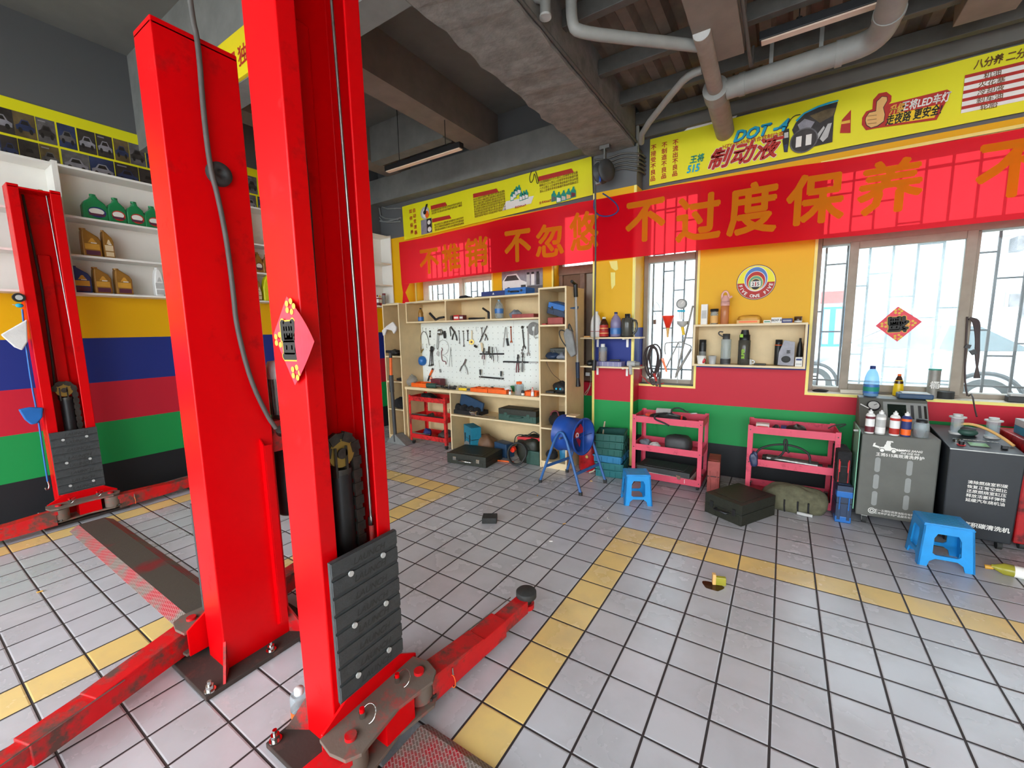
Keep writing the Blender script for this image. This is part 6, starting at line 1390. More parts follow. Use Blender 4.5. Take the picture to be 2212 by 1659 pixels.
c = w3(1422, 485); k = .056; tag(M('light_grey').lathe((c.x, WY3, c.z), [(k, 0), (k*.94, -.03), (k*.4, -.06)], 22, ZA, False).lathe((c.x, WY3, c.z), [(k*.97, .0), (k*.3, -.05)], 22, ZA, False).m('yellow_plastic').cyl(V((c.x, WY3, c.z-.058)), w3(1436, 640), .016, .014, 14).obj('funnel'), 'grey funnel with a yellow tube hanging under the round gauge', 'funnel', G)
for a, b, l_, r_ in (((1538, 312), (1345, 1120), 'long pale stick leaning across the narrow window', .010), ((1376, 725), (1238, 1010), 'short pale rod leaning in the middle of the narrow window', .007), ((1518, 800), (1350, 1085), 'thick grey rod at the lower right of the narrow window', .012)):
    tag(M('lug_grey').cyl(w3(*a, -.02), w3(*b, .02), r_, n=10).obj('leaning_rod'), l_, 'rod', G)
tag(M('light_grey').cyl(w3(1385, 720, .01), w3(1364, 1180, .01), .005, n=8).obj('thin_rod'), 'thin upright rod standing in the narrow window', 'rod', G)
for q, l_ in ((((1232, 860), (1222, 820), (1225, 740), (1245, 728), (1380, 720), (1390, 735)), 'left bent wire frame in the narrow window'), (((1372, 730), (1385, 712), (1500, 755), (1522, 770), (1515, 800)), 'right bent wire frame in the narrow window')):
    cord(l_, [w3(a, b) for a, b in q], .006, 'lug_grey', 'wire_frame', 'frame', G, 1)
cord('thin grey wire with a tag hanging left of the red funnel', [w3(a, b) for a, b in ((1172, 355), (1150, 290), (1120, 268), (1105, 290), (1108, 380), (1130, 430), (1115, 480))], .003, 'mid_grey', 'thin_wire', 'wire', G, 1, ('frame_brown', 5, [(w3(1112, 470), w3(1112, 520))]))
t = thing('jumper_cable', 'coil of black and red jumper cables hung at the pillar side of the narrow window', 'jumper cable', w3(1080, 740, .07), G); mb = M('cable_brown')
for k in range(5):
    r_ = random.Random(k+40); wx, cx_, hy = 62+r_.uniform(-18, 30), 1075+r_.uniform(-10, 45), 205+r_.uniform(-45, 10)
    q = [w3(cx_+wx*math.sin(a)*(1.0+.25*math.cos(a)), 745+hy-hy*math.cos(a)+10*k, .05+.010*k) for a in [2*PI*i/20 for i in range(20)]]; mb.tube(q, .0085, 8, True)
mb.obj('coil', t)
M('text_red').tube([w3(1000, 1120, .08), w3(1030, 1180, .08), w3(1130, 1200, .09), w3(1215, 1180, .09)], .005, 8, False, 1).tube([w3(960, 1050, .08), w3(950, 1090, .08), w3(1010, 1140, .08)], .005, 8, False, 1).obj('red_cable', t)
for a, b, m_ in (((1195, 900), (1245, 1055), 'copper'), ((1160, 1050), (1170, 1225), 'cable_brown'), ((1105, 1070), (1130, 1160), 'text_red'), ((1070, 1130), (1140, 1215), 'cable_brown')):
    p, q = w3(*a, .10), w3(*b, .10); d = (q-p); n_ = d.cross(YA).normalized()*.008
    M(m_).bar(p+n_, q+n_*.3, .012, .012).bar(p-n_, q-n_*.3, .012, .012).obj('clamp', t, .003)

# ---------------------------------------------------------------- wall box shelf
def box7(x, y): return 1480+x/6.9125, 620+y/6.9125
def onB(x0, y0, x1, y1, y=1.47): a, b = box7(x0, y0); c, d = box7(x1, y1); return bbY(a, b, c, d, y)
BX0, BX1, BZ0, BZ1 = .222, 1.134, 1.131, 1.530
t = thing('box_shelf', 'shallow wooden box shelf on the wall beneath the round emblem', 'shelf', ((BX0+BX1)/2, 1.49, BZ0)); th = .018
M('oak_laminate').box(BX0+th, BX1-th, 1.588, 1.598, BZ0+th, BZ1-th).obj('back_panel', t)
for a, b, c, d in ((BX0, BX1, BZ0, BZ0+th), (BX0, BX1, BZ1-th, BZ1), (BX0, BX0+th, BZ0+th, BZ1-th), (BX1-th, BX1, BZ0+th, BZ1-th)): M('oak_laminate').box(a, b, 1.392, 1.598, c, d).m('oak_edge').box(a, b, 1.39, 1.392, c, d).obj('board', t)
ZT, ZI = BZ1+.0005, BZ0+th+.0005
x, z, w_, h_ = onB(235, 250, 330, 550); cbox('carton', 'tall slim white carton at the window end on top of the box shelf', 'carton', x-w_/2, x+w_/2, 1.45, 1.50, ZT, h_, 'white_paper', .001, 'light_grey')
x, z, w_, h_ = onB(365, 312, 495, 545); bottle('glass_jar', 'glass jar with black lid on top of the box shelf', 'jar', (x, 1.47, ZT), w_*.9, h_, 'jar', 'clear_plain', 'black_plastic', 'skin_print', (.08, .55), None, 1.05)
x, z, w_, h_ = onB(515, 95, 655, 540); t = bottle('pink_bottle', 'tall pink sports bottle with a loop handle on top of the box shelf', 'bottle', (x, 1.47, ZT), w_*.9, h_*.76, 'thermos', 'clear_pink', 'pink_plastic', None, (0, 1), None, 1.08)
zz = ZT+h_*.76; M('pink_plastic').lathe((x, 1.47, zz), [(w_*.48, 0), (w_*.42, .03), (.02, .045), (.02, .055)], 20).tube([(x-.03, 1.47, zz+.02), (x-.03, 1.47, zz+.07), (x-.005, 1.47, zz+.10), (x+.02, 1.47, zz+.08), (x+.03, 1.47, zz+.04)], .010, 10, False, 1).cyl((x+.03, 1.47, zz+.03), (x+.055, 1.47, zz+.045), .010, n=10).obj('handle', t)
x, z, w_, h_ = onB(765, 375, 1150, 538); lump('yellow_pack', 'yellow tissue pack on top of the box shelf', 'pack', (x, 1.50, ZT), (w_*.46, .06, h_*.45), 'gold_label', .05, 71, None, .6)
x, z, w_, h_ = onB(768, 470, 1110, 538, 1.43); cbox('orange_book', 'pair of thin cream and orange booklets before the yellow pack', 'booklets', x-w_/2, x+w_/2, 1.41, 1.435, ZT, h_*.8, 'skin_print', .002, 'orange_plastic')
x, z, w_, h_ = onB(1170, 485, 1278, 530); cbox('green_carton', 'small white and green carton on top of the box shelf', 'carton', x-w_/2, x+w_/2, 1.44, 1.49, ZT, h_, 'white_paper', .001, 'green_plastic')
x, z, w_, h_ = onB(1285, 445, 1440, 528); cbox('printed_carton', 'white printed carton, middle of the small boxes on the box shelf', 'carton', x-w_/2, x+w_/2, 1.43, 1.49, ZT, h_, 'white_paper', .001, None, None, 0, ('BEXF 8', 'text_black', .026))
x, z, w_, h_ = onB(1440, 460, 1600, 525); cbox('blue_carton', 'dark blue carton right of the white printed one', 'carton', x-w_/2+.001, x+w_/2, 1.44, 1.49, ZT, h_, 'text_navy', .001, 'photo_silver')
x, z, w_, h_ = onB(1622, 430, 1748, 525); bottle('brown_jar', 'dark brown lidded jar at the far end on top of the box shelf', 'jar', (x, 1.48, ZT), w_*.95, h_, 'jar', 'brown_glass', 'wood_dark', 'text_white', (.06, .3), None, 1.02)
x, z, w_, h_ = onB(182, 795, 303, 1150); bottle('black_thermos', 'black thermos behind the paper cup in the box shelf', 'thermos', (x, 1.51, ZI), w_*.9, h_, 'thermos', 'black_plastic', 'black_plastic', 'mid_grey', (.05, .5), None, .95)
x, z, w_, h_ = onB(170, 1028, 330, 1150, 1.43); c = V((x-.006, 1.43, ZI)); t = tag(M('white_paper').lathe(c, [(w_*.34, 0), (w_*.45, h_), (w_*.43, h_), (w_*.32, .004)], 20, cap=False).m('white_paper').disc(c+ZA*.003, XA, YA, 0, 0, w_*.33).m('red_plastic').ell(c+V((.016, -.026, h_*.42)), (.026, .008, .028), 10, .1, 2).obj('paper_cup', None, origin=c), 'white paper cup with a red flower in the box shelf', 'cup')
x, z, w_, h_ = onB(338, 1030, 470, 1152, 1.44); c = V((x, 1.44, ZI)); tag(M('light_grey').lathe(c, [(w_*.36, 0), (w_*.46, h_), (w_*.44, h_), (w_*.34, .004)], 20, cap=False).disc(c+ZA*.003, XA, YA, 0, 0, w_*.35).m('mid_grey').ell(c+ZA*h_*.9, (w_*.4, w_*.4, .012), 10, .1, 3).obj('grey_cup', None, origin=c), 'grey cup next to the cup with the red flower', 'cup')
x, z, w_, h_ = onB(515, 700, 680, 1155); t = bottle('loop_bottle', 'clear bottle with dark grey base, lid and loop in the box shelf', 'bottle', (x, 1.47, ZI), w_*.92, h_, 'thermos', 'clear_plain', 'dark_grey', 'dark_grey', (0, .18), None, .72)
M('dark_grey').tube([(x-.03, 1.47, ZI+h_*.9), (x-.07, 1.47, ZI+h_*.98), (x-.065, 1.47, ZI+h_*1.07), (x-.03, 1.47, ZI+h_*1.05)], .006, 8, False, 2).obj('loop', t)
x, z, w_, h_ = onB(770, 680, 970, 1155); t = bottle('gym_bottle', 'large olive bottle with black lid and lime lettering in the box shelf', 'bottle', (x, 1.47, ZI), w_*.92, h_*.94, 'thermos', 'clear_smoke', 'black_plastic', None, (0, 1), None, .88)
mb = M('text_green'); [mb.text(ch, (x-.005, 1.47-w_*.47, ZI+h_*(.22+.062*i)), ZA, -XA, .034, .05) for i, ch in enumerate('SUPER')]; mb.obj('lettering', t)
M('black_plastic').lathe((x, 1.47, ZI+h_*.92), [(w_*.35, 0), (w_*.30, .03), (.03, .04), (.03, .05)], 18).m('text_green').box(x-.035, x-.01, 1.40, 1.425, ZI+h_*.86, ZI+h_*.96).obj('lid', t)
x, z, w_, h_ = onB(955, 1070, 1020, 1150, 1.44); tag(M('white_plastic').cyl((x-.028, 1.50, ZI), (x-.028, 1.50, ZI+h_), .030, n=20).tube([(x+.0, 1.49, ZI+h_*.8), (x+.022, 1.49, ZI+h_*.7), (x+.022, 1.49, ZI+h_*.3), (x+.0, 1.49, ZI+h_*.2)], .006, 8, False, 1).obj('mug'), 'white mug half hidden by the large olive bottle', 'mug')
x, z, w_, h_ = onB(1030, 1140, 1205, 1160); cbox('phone', 'flat black slab lying on the floor of the box shelf', 'slab', x-w_/2, x+w_/2, 1.44, 1.52, ZI, .012, 'black_plastic')
x, z, w_, h_ = onB(1310, 775, 1450, 1155, 1.52); bottle('black_flask', 'black flask with orange band behind the silver pouch', 'flask', (x, 1.53, ZI), w_*.85, h_, 'thermos', 'black_plastic', 'black_plastic', 'orange_plastic', (.77, .80), None, .9)
p = [Yp(*box7(a, b), 1.44) for a, b in ((1380, 1160), (1620, 1175), (1640, 820), (1480, 795), (1400, 980))]; c = V((p[0].x, 1.455, ZI)); tag(M('photo_silver').prism([(q.x-c.x, max(0, q.z-ZI)) for q in p], c, XA, ZA, .035).m('text_black').ell((c.x+.06, 1.419, ZI+.06), (.035, .002, .03), 12).text('茶', (c.x+.075, 1.418, ZI+.125), XA, ZA, .035, .02).obj('pouch', None, .004), 'silver tea pouch with dark print leaning in the box shelf', 'pouch')
x, z, w_, h_ = onB(1640, 750, 1750, 1160, 1.53); bottle('dark_bottle', 'slim black bottle with pointed top at the far end of the box shelf', 'bottle', (x, 1.53, ZI), w_*.85, h_, 'jug', 'black_plastic', 'black_plastic')
x, z, w_, h_ = onB(1638, 1035, 1745, 1180, 1.43); cbox('pill_box', 'lower of two small white boxes at the far end of the box shelf', 'box', x-w_/2, x+w_/2, 1.41, 1.46, ZI, h_*.47, 'white_paper', .001, 'light_grey'); cbox('pill_box', 'upper of two small white boxes, with a blue stripe', 'box', x-w_/2, x+w_/2, 1.41, 1.46, ZI+h_*.475, h_*.47, 'white_paper', .001, 'text_navy')

# ---------------------------------------------------------------- pink trolleys
C1 = (-.246, .394, 1.025, 1.395); T_ = (.595, .315, .038)
trolley('faded red trolley nearest the pillar, white case on its bottom tray', *C1, .668, T_, 'trolley_pink', 'tool trolleys', .062, .036, 0.0)
C2 = (.742, 1.382, 1.075, 1.44)
trolley('faded red trolley beside the grey machine, steel cylinder on its middle tray', *C2, .662, (.592, .305, .012), 'trolley_pink', 'tool trolleys', .062, .036, 0.03)
def c6(x, y): return 1260+x/4.88, 840+y/4.88
def c8(x, y): return 1500+x/4.6075, 840+y/4.6075
def t1(x, y, yy=1.15): return Yp(*c6(x, y), yy)
b = T_[0]+.004
tag(M('bright_red').box(-.16, -.10, 1.16, 1.26, b, b+.06).m('orange_plastic').box(-.10, -.06, 1.18, 1.24, b, b+.04).obj('orange_tester', None, .006), 'orange tester in the top tray of the trolley nearest the pillar', 'tester')
tag(M('light_grey').cyl((-.09, 1.33, b+.05), (.05, 1.34, b+.05), .045, n=20).obj('grey_roll'), 'pale grey roll at the back of the top tray', 'roll')
cord('coil of grey cable in the pillar-side corner of the top tray', [V((-.17+.05*math.cos(a), 1.12+.05*math.sin(a), b+.02+.006*k)) for k in range(3) for a in [2*PI*i/12 for i in range(12)]], .008, 'mid_grey', 'cable_coil', 'cable', None, 1)
lump('air_tool', 'black air tool lying in the top tray of the trolley nearest the pillar', 'air tool', (.06, 1.14, b), (.17, .07, .05), 'black_plastic', .16, 81)
cord('black cable arching over the top tray of the trolley nearest the pillar', [t1(a, q, 1.18) for a, q in ((925, 260), (935, 215), (985, 198), (1040, 210), (1080, 240), (1110, 245))], .007, 'black_rubber', 'cable', 'cable', None, 2)
cord('black hose hanging over the front rail of the trolley nearest the pillar', [V((-.02, 1.10, b+.07)), V((-.04, 1.04, .672)), V((-.03, 1.012, .64)), t1(840, 355, 1.01), t1(905, 390, 1.01)], .008, 'black_rubber', 'air_hose', 'hose', None, 1)
mb = M('chrome').bar(t1(1130, 262, 1.1), t1(1200, 258, 1.1), .010, .010).m('red_plastic').bar((.19, 1.10, b+.02), (.20, 1.08, b+.09), .016, .016); tag(mb.obj('screw_tool', None, .002), 'small red-gripped tool in the top tray near the far leg', 'tool')
b = T_[1]+.004
x, z, w_, h_ = bbY(*c6(840, 510), *c6(1130, 640), 1.15); lump('soft_case', 'dark grey soft case in the middle tray of the trolley nearest the pillar', 'case', (x, 1.2, b), (w_*.48, .10, .085), 'dark_grey', .05, 83, None, .55)
lump('white_rag', 'white rag in the middle tray of the trolley nearest the pillar', 'rag', (-.05, 1.12, b), (.055, .06, .04), 'white_cloth', .12, 84)
lump('grey_rag', 'grey rag in the pillar-side corner of the middle tray', 'rag', (-.16, 1.2, b), (.06, .07, .04), 'grey_cloth', .2, 85)
b = T_[2]+.004; case('flat_case', 'flat white-edged case on the bottom tray of the trolley nearest the pillar', 'case', (.055, 1.18, b), .50, .27, .11, 'white_laminate', -.06, 'frame_brown', None, False, 'z', 0, 'dark_grey')
case('tool_case', 'brick red tool case standing on edge beside the trolley nearest the pillar', 'tool case', (.485, 1.17, 0), .10, .27, .30, 'brick_red', .08, 'brick_red', None, False)
b = .592+.004
cbox('filter_pack', 'white and red pack in the top tray of the trolley beside the machine', 'pack', .80, .90, 1.18, 1.26, b, .06, 'white_paper', .003, 'bright_red')
lump('black_clip', 'black spring clip in the top tray of the trolley beside the machine', 'clip', (.95, 1.2, b), (.03, .05, .035), 'black_plastic', .1, 87)
cbox('navy_box', 'small navy box in the top tray of the trolley beside the machine', 'box', .985, 1.03, 1.18, 1.25, b, .055, 'text_navy')
lump('gear_part', 'dark gear part in the top tray of the trolley beside the machine', 'part', (1.10, 1.2, b), (.075, .08, .045), 'dark_steel', .15, 88)
cord('pale brown stick at the machine end of the top tray', [V((1.17, 1.14, b+.03)), V((1.34, 1.13, b+.035))], .010, 'wood_dark', 'stick', 'stick', None, 0)
cord('black wire loop sticking out over the machine end of the trolley', [Yp(*c8(a, q), 1.2) for a, q in ((1330, 395), (1380, 365), (1500, 348), (1510, 358), (1440, 382))], .005, 'black_rubber', 'wire_loop', 'wire', None, 1)
b = .305+.004
t = thing('steel_cylinder', 'long steel hydraulic cylinder on the middle tray of the trolley beside the machine', 'cylinder', (1.05, 1.2, b)); p, q = V((.90, 1.22, b+.04)), V((1.26, 1.16, b+.04))
M('steel').cyl(p, q, .034, n=22).obj('barrel', t); M('dark_steel').cyl(q, q+(q-p)*.08, .022, n=16).cyl(p-(q-p)*.1, p, .026, .034, 16).cyl(q+(q-p)*.18, q+(q-p)*.26, .028, n=16).obj('end_cap', t)
cord('black rubber hose arching over the steel cylinder', [Yp(*c8(a, q_), 1.13) for a, q_ in ((600, 670), (640, 600), (740, 562), (860, 552), (960, 562), (1080, 600), (1150, 660), (1150, 740))], .009, 'black_rubber', 'rubber_hose', 'hose', None, 2)
cord('black rubber loop tied upright in the middle of the arching hose', [Yp(*c8(a, q_), 1.115) for a, q_ in ((760, 700), (860, 670), (905, 600), (890, 530), (905, 498), (925, 520), (915, 590), (940, 640))], .008, 'black_rubber', 'rubber_loop', 'hose', None, 2)
lump('blue_rag', 'blue and white rag draped over the front of the middle tray', 'rag', (.80, 1.075, b-.01), (.035, .02, .07), 'photo_blue', .25, 89)

# ---------------------------------------------------------------- floor along the window wall
def crate(label, cx, cy_, z, mat, rot, hh=.0745, sx=.30, sy=.32):
    mb = M(mat); a, b = sx/2, sy/2; e = .010
    mb.box(-a+.012, a-.012, -b+.012, b-.012, .0, .006)
    for (x0, x1, y0, y1) in ((-a+e, a-e, -b+e, -b+e+.005), (-a+e, a-e, b-e-.005, b-e), (-a+e, -a+e+.005, -b+e, b-e), (a-e-.005, a-e, -b+e, b-e)): mb.box(x0, x1, y0, y1, .004, hh)
    for (x0, x1, y0, y1) in ((-a, a, -b, -b+e+.005), (-a, a, b-e-.005, b), (-a, -a+e+.005, -b, b), (a-e-.005, a, -b, b)): mb.box(x0, x1, y0, y1, hh-.016, hh)
    for k in range(5): x = -a+.03+(sx-.06)*k/4; mb.box(x-.004, x+.004, -b+.003, -b+e, .004, hh-.016)
    for k in range(3): y = -b+.04+(sy-.08)*k/2; mb.box(a-e, a-.003, y-.004, y+.004, .004, hh-.016)
    o = mb.obj('plastic_crate', None, .002, origin=(0, 0, 0)); o.location = (cx, cy_, z); o.rotation_euler.z = rot
    return tag(o, label, 'crate', 'stacked crates')
names = ('lowest teal crate of the stack beside the pillar', 'second lowest teal crate of the stack beside the pillar', 'light blue crate in the middle of the stack beside the pillar', 'dark green crate just above the light blue one', 'dark green crate second from the top of the stack', 'topmost dark green crate of the stack, empty and open')
for i, (m_, r_, dx_) in enumerate((('crate_teal', .10, 0), ('crate_teal', .07, .0), ('crate_blue', .0, -.01), ('crate_green', .05, -.01), ('crate_green', .10, -.005), ('crate_green', .14, -.01))):
    crate(names[i], -.482+dx_, 1.125, .0005+.0748*i, m_, r_+.06)
# drum fan
fc = V((-.716, .657, .49)); fd = V((.977, -.213, 0)).normalized(); fn = V((.213, .977, 0)).normalized(); R_ = .165; L_ = .13
t = thing('drum_fan', 'blue drum fan with red blades on a blue tube stand', 'fan', (fc.x, fc.y, 0))
M('fan_blue').lathe(fc-fd*L_, [(R_+.016, 0), (R_+.016, .006), (R_, .008), (R_, 2*L_-.008), (R_+.016, 2*L_-.006), (R_+.016, 2*L_), (R_-.004, 2*L_), (R_-.004, 0), (R_+.016, 0)], 40, fd, False).obj('drum', t)
bl = M('red_plastic')
for k in range(5):
    a = 2*PI*k/5+.3; d = fn*math.cos(a)+ZA*math.sin(a); e = fd.cross(d); o = fc+fd*.02
    bl.hexa([o+d*.025-e*.015+fd*.008, o+d*.025+e*.018-fd*.008, o+d*.14+e*.05-fd*.016, o+d*.14-e*.03+fd*.018]+[o+d*.025-e*.015+fd*.011, o+d*.025+e*.018-fd*.005, o+d*.14+e*.05-fd*.013, o+d*.14-e*.03+fd*.021])
bl.cyl(fc-fd*.02, fc+fd*.05, .032, n=20).m('white_plastic').cyl(fc+fd*.05, fc+fd*.052, .026, n=20).m('red_plastic').cyl(fc+fd*.052, fc+fd*.053, .012, n=14).obj('blades', t)
gr = M('fan_blue')
for rr in (.05, .08, .11, .14): gr.tube([fc-fd*(L_-.01)+(fn*math.cos(a)+ZA*math.sin(a))*rr for a in [2*PI*i/30 for i in range(30)]], .0025, 5, True)
for k in range(4): d = fn*math.cos(k*PI/4)+ZA*math.sin(k*PI/4); gr.bar(fc-fd*(L_-.01)-d*R_, fc-fd*(L_-.01)+d*R_, .006, .006)
gr.obj('rear_grille', t); M('fan_blue').bar(fc+fd*(L_-.004)-ZA*R_, fc+fd*(L_-.004)+ZA*R_, .014, .006).bar(fc+fd*(L_-.02)-fn*R_, fc+fd*(L_-.02)+fn*R_, .012, .004).obj('front_strut', t)
FL = [(-1.0, .502), (-.523, .399), (-.445, .821), (-.898, .906)]
for sgn, (a, b) in ((-1, (FL[0], FL[1])), (1, (FL[3], FL[2]))):
    ap = fc+fn*sgn*(R_+.022); top = ap+ZA*.035
    pts = [V((*a, .02)), V((*a, .02)).lerp(top-fd*.05, .9), top-fd*.028+ZA*.012, top+ZA*.022, top+fd*.028+ZA*.012, V((*b, .02)).lerp(top+fd*.05, .9), V((*b, .02))]
    M('fan_leg_blue').tube(pts, .013, 10).m('black_rubber').cyl((*a, 0), (*a, .03), .018, n=12).cyl((*b, 0), (*b, .03), .018, n=12).obj('leg', t)
    M('steel').cyl(ap-fn*sgn*.02, ap+fn*sgn*.02, .010, n=10).obj('pivot_bolt', t)
for a, b, tp in ((FL[0], FL[3], -1), (FL[1], FL[2], 1)):
    p = V((*a, .02)).lerp(fc-fn*(R_+.02)+fd*tp*.05, .34); q = V((*b, .02)).lerp(fc+fn*(R_+.02)+fd*tp*.05, .34); M('fan_leg_blue').bar(p, q, .008, .028).obj('cross_bar', t)
tag(M('oak_edge').box(fc.x-.05, fc.x+.05, fc.y-.05, fc.y+.06, fc.z+R_+.018, fc.z+R_+.03).obj('cardboard', None, .002), 'piece of cardboard lying on top of the blue drum fan', 'cardboard')
gb = V((-.735, 1.12, 0)); t = thing('gas_cylinder', 'small red gas cylinder on the floor behind the blue drum fan', 'gas cylinder', gb)
M('gas_red').lathe(gb, [(.10, 0), (.112, .012), (.112, .25), (.10, .29), (.05, .32), (.04, .33)], 28).obj('tank', t); M('brass').cyl(gb+ZA*.33, gb+ZA*.37, .018, n=14).obj('valve', t); M('brass').cyl(gb+V((.02, -.113, .17)), gb+V((.02, -.118, .17)), .016, n=14).obj('badge', t)
cord('cream hose bending down beside the red gas cylinder', [V((-.63, 1.30, .50)), V((-.62, 1.18, .30)), V((-.60, 1.10, .12)), V((-.63, 1.02, .03)), V((-.68, .98, .012))], .009, 'rope', 'gas_hose', 'hose', None, 2)
def stool(label, cx, cy_, rot, w0=.235, d0=.21, hh=.27, top=.86):
    t = thing('plastic_stool', label, 'stool', (cx, cy_, 0), 'blue plastic stools'); t.rotation_euler.z = rot
    a, b = w0/2, d0/2
    def put(mb, nm, bv=0.004):
        o = mb.obj(nm, None, bv, origin=(0, 0, 0)); o.parent = t; o.location = (0, 0, 0)
    put(M('sky_blue').box(-a*top, a*top, -b*top, b*top, hh-.012, hh).box(-a*top-.004, a*top+.004, -b*top-.004, b*top+.004, hh-.016, hh-.008), 'seat', .004)
    mb = M('teal_blue')
    for k in range(6): y = -b*top*.75+b*top*1.5*k/5; mb.box(-a*top*.72, a*top*.72, y-.004, y+.004, hh, hh+.0012)
    put(mb, 'seat_slots', 0)
    for (A_, B_, n_) in (((-a, -b), (a, -b), 'front'), ((a, -b), (a, b), 'r'), ((a, b), (-a, b), 'back'), ((-a, b), (-a, -b), 'l')):
        A2, B2 = V((A_[0]*top, A_[1]*top, hh-.012)), V((B_[0]*top, B_[1]*top, hh-.012)); A1, B1 = V((*A_, 0)), V((*B_, 0))
        def P(s_, z): k = z/(hh-.012); return (A1*(1-k)+A2*k)*(1-s_)+(B1*(1-k)+B2*k)*s_
        inn = V((-(B_[1]-A_[1]), B_[0]-A_[0], 0)).normalized()*.010
        out = [(0, 0), (.17, 0), (.20, .035), (.30, .055), (.70, .055), (.80, .035), (.83, 0), (1, 0), (1, hh-.012), (0, hh-.012)]
        hole = [(.24, .09), (.24, .185), (.30, .215), (.70, .215), (.76, .185), (.76, .09), (.70, .078), (.30, .078)]
        mb = M('sky_blue'); O = [P(*q) for q in out]; H = [P(*q) for q in hole]
        vs = O+H; no, nh = len(O), len(H); faces = [(0, 1, 2, no+0, no+1, 9), (2, 3, no+7, no+0), (3, 4, no+6, no+7), (4, 5, no+5, no+6), (5, 6, 7, 8, no+4, no+5), (9, no+1, no+2, no+3, no+4, 8)]
        k = len(vs); back = [v+inn for v in vs]
        allf = faces+[tuple(k+i for i in f[::-1]) for f in faces]+[(i, k+i, k+(i+1) % no, (i+1) % no) for i in range(no)]+[(no+i, no+(i+1) % nh, k+no+(i+1) % nh, k+no+i) for i in range(nh)]
        put(mb.add(vs+back, allf), 'leg_panel', 0)
    return t
stool('blue plastic stool beside the crates and the trolley', -.052, .525, .47)
stool('blue plastic stool in front of the two machines', 1.872, .565, .07, .262, .235, .275)
case('tool_case', 'big black hard case lying on the floor between the trolleys', 'tool case', (.735, .705, 0), .32, .42, .165, 'case_black', -.52, 'black_plastic', None, True)
lump('tool_roll', 'olive canvas roll with dark straps on the floor before the second trolley', 'canvas roll', (1.10, .985, 0), (.23, .085, .125), 'olive_cloth', .07, 93, None, .8, 30, lambda m_: [m_.m('black_cloth').tube([(1.10+k+.02*math.cos(a), .985+.088*math.cos(a), .09+.128*math.sin(a)) for a in [PI*.95+i*PI*1.1/9 for i in range(10)][::-1]], .006, 6) for k in (-.12, -.04, .05, .12)])
cord('white rod end poking out under the olive canvas roll', [V((1.13, .90, .016)), V((1.23, .885, .016))], .014, 'light_grey', 'rod_end', 'rod', None, 0)
t = case('tool_case', 'blue and dark grey case standing on the floor left of the grey machine', 'tool case', (1.41, 1.055, 0), .095, .30, .29, 'navy_plastic', .06, 'blue_plastic', None, False)
for z0_, z1_ in ((.002, .05), (.20, .25)):
    o = M('blue_plastic').box(-.050, .050, -.153, -.09, z0_, z1_).obj('blue_corner', None, .006, origin=(0, 0, 0)); o.parent = t
t = case('tool_case', 'black case with red piping stacked on the blue and grey case', 'tool case', (1.40, 1.10, .2905), .085, .26, .25, 'black_cloth', .05, 'red_plastic', None, False)
for k in (-.03, .03):
    o = M('red_plastic').tube([(k, -.131, .01), (k, -.131, .24), (k, .10, .251)], .004, 6, False, 1).obj('red_piping', None, origin=(0, 0, 0)); o.parent = t
# grey oil machine
mx0, mx1, my0, my1 = 1.495, 1.925, .955, 1.44
def mz(x, y): return 1780+x/3.317, 780+y/3.317
t = thing('oil_machine', 'grey oil change machine with control console, spray cans on its ledge', 'machine', (1.71, 1.2, 0))
mb = M('machine_grey').hexa([(mx0, my0, .07), (mx1, my0+.02, .07), (mx1, my1, .07), (mx0, my1, .07), (mx0, my0, .70), (mx1, my0+.02, .70), (mx1, my1, .70), (mx0, my1, .70)]); mb.obj('cabinet', t, .008)
mb = M('machine_panel')
for cx in (1.598, 1.775):
    for k in range(3):
        z = .475-.13*k; q = [(cx+.016*math.cos(a)*1.0, z+.040+.016*math.sin(a) if math.sin(a) > 0 else z-.040+.016*math.sin(a)) for a in [2*PI*(i+.5)/16 for i in range(16)]]; mb.flat([(a-cx, b-z) for a, b in q], (cx, my0-.001+(cx-mx0)*.0465, z), V((1, .0465, 0)), ZA)
mb.m('text_white'); uM = V((1, .0465, 0)).normalized(); fM = lambda x, z: V((x, my0-.001+(x-mx0)*.0465, z))
mb.text('WANG JIANG', fM(1.765, .602), uM, ZA, .022, .02, .2); mb.text('FIVE ONE FIVE', fM(1.768, .580), uM, ZA, .020, .02, .2, .0015, .8); mb.text('王将515高效清洗养护', fM(1.715, .555), uM, ZA, .028, .02)
mb.text('五一五国际润滑油股份有限公司', fM(1.735, .128), uM, ZA, .0185, .01); mb.text('王将养护系列产品服务有限公司', fM(1.735, .106), uM, ZA, .0185, .01)
mb.tube([fM(1.59, .118)+uM*(.02*math.cos(a))+ZA*(.02*math.sin(a)) for a in [2*PI*i/18 for i in range(18)]], .003, 5, True).tube([fM(1.59, .118)+uM*(.01*math.cos(a))+ZA*(.01*math.sin(a)) for a in [2*PI*i/12 for i in range(12)]], .003, 5, True)
o = fM(1.635, .60)-YA*.0015; mb.flat([(-.035, -.012), (.06, -.012), (.075, .0), (.05, .012), (.03, .014), (.022, .035), (-.005, .035), (-.012, .014), (-.04, .012)], o, uM, ZA).disc(o, uM, ZA, .012, .043, .014).flat([(.0, .052), (.04, .052), (.035, .062), (.004, .062)], o, uM, ZA)
mb.flat([(-.075, .012), (-.03, .0), (-.03, .012), (-.062, .024), (-.058, .04), (-.07, .036)], o, uM, ZA).flat([(.07, -.01), (.105, -.004), (.115, .008), (.1, .004), (.075, .002)], o, uM, ZA)
mb.m('machine_grey').disc(o-YA*.0008, uM, ZA, -.02, -.012, .016).disc(o-YA*.0008, uM, ZA, .045, -.012, .016).m('text_white').disc(o-YA*.0016, uM, ZA, -.02, -.012, .012).disc(o-YA*.0016, uM, ZA, .045, -.012, .012)
mb.obj('front_print', t)
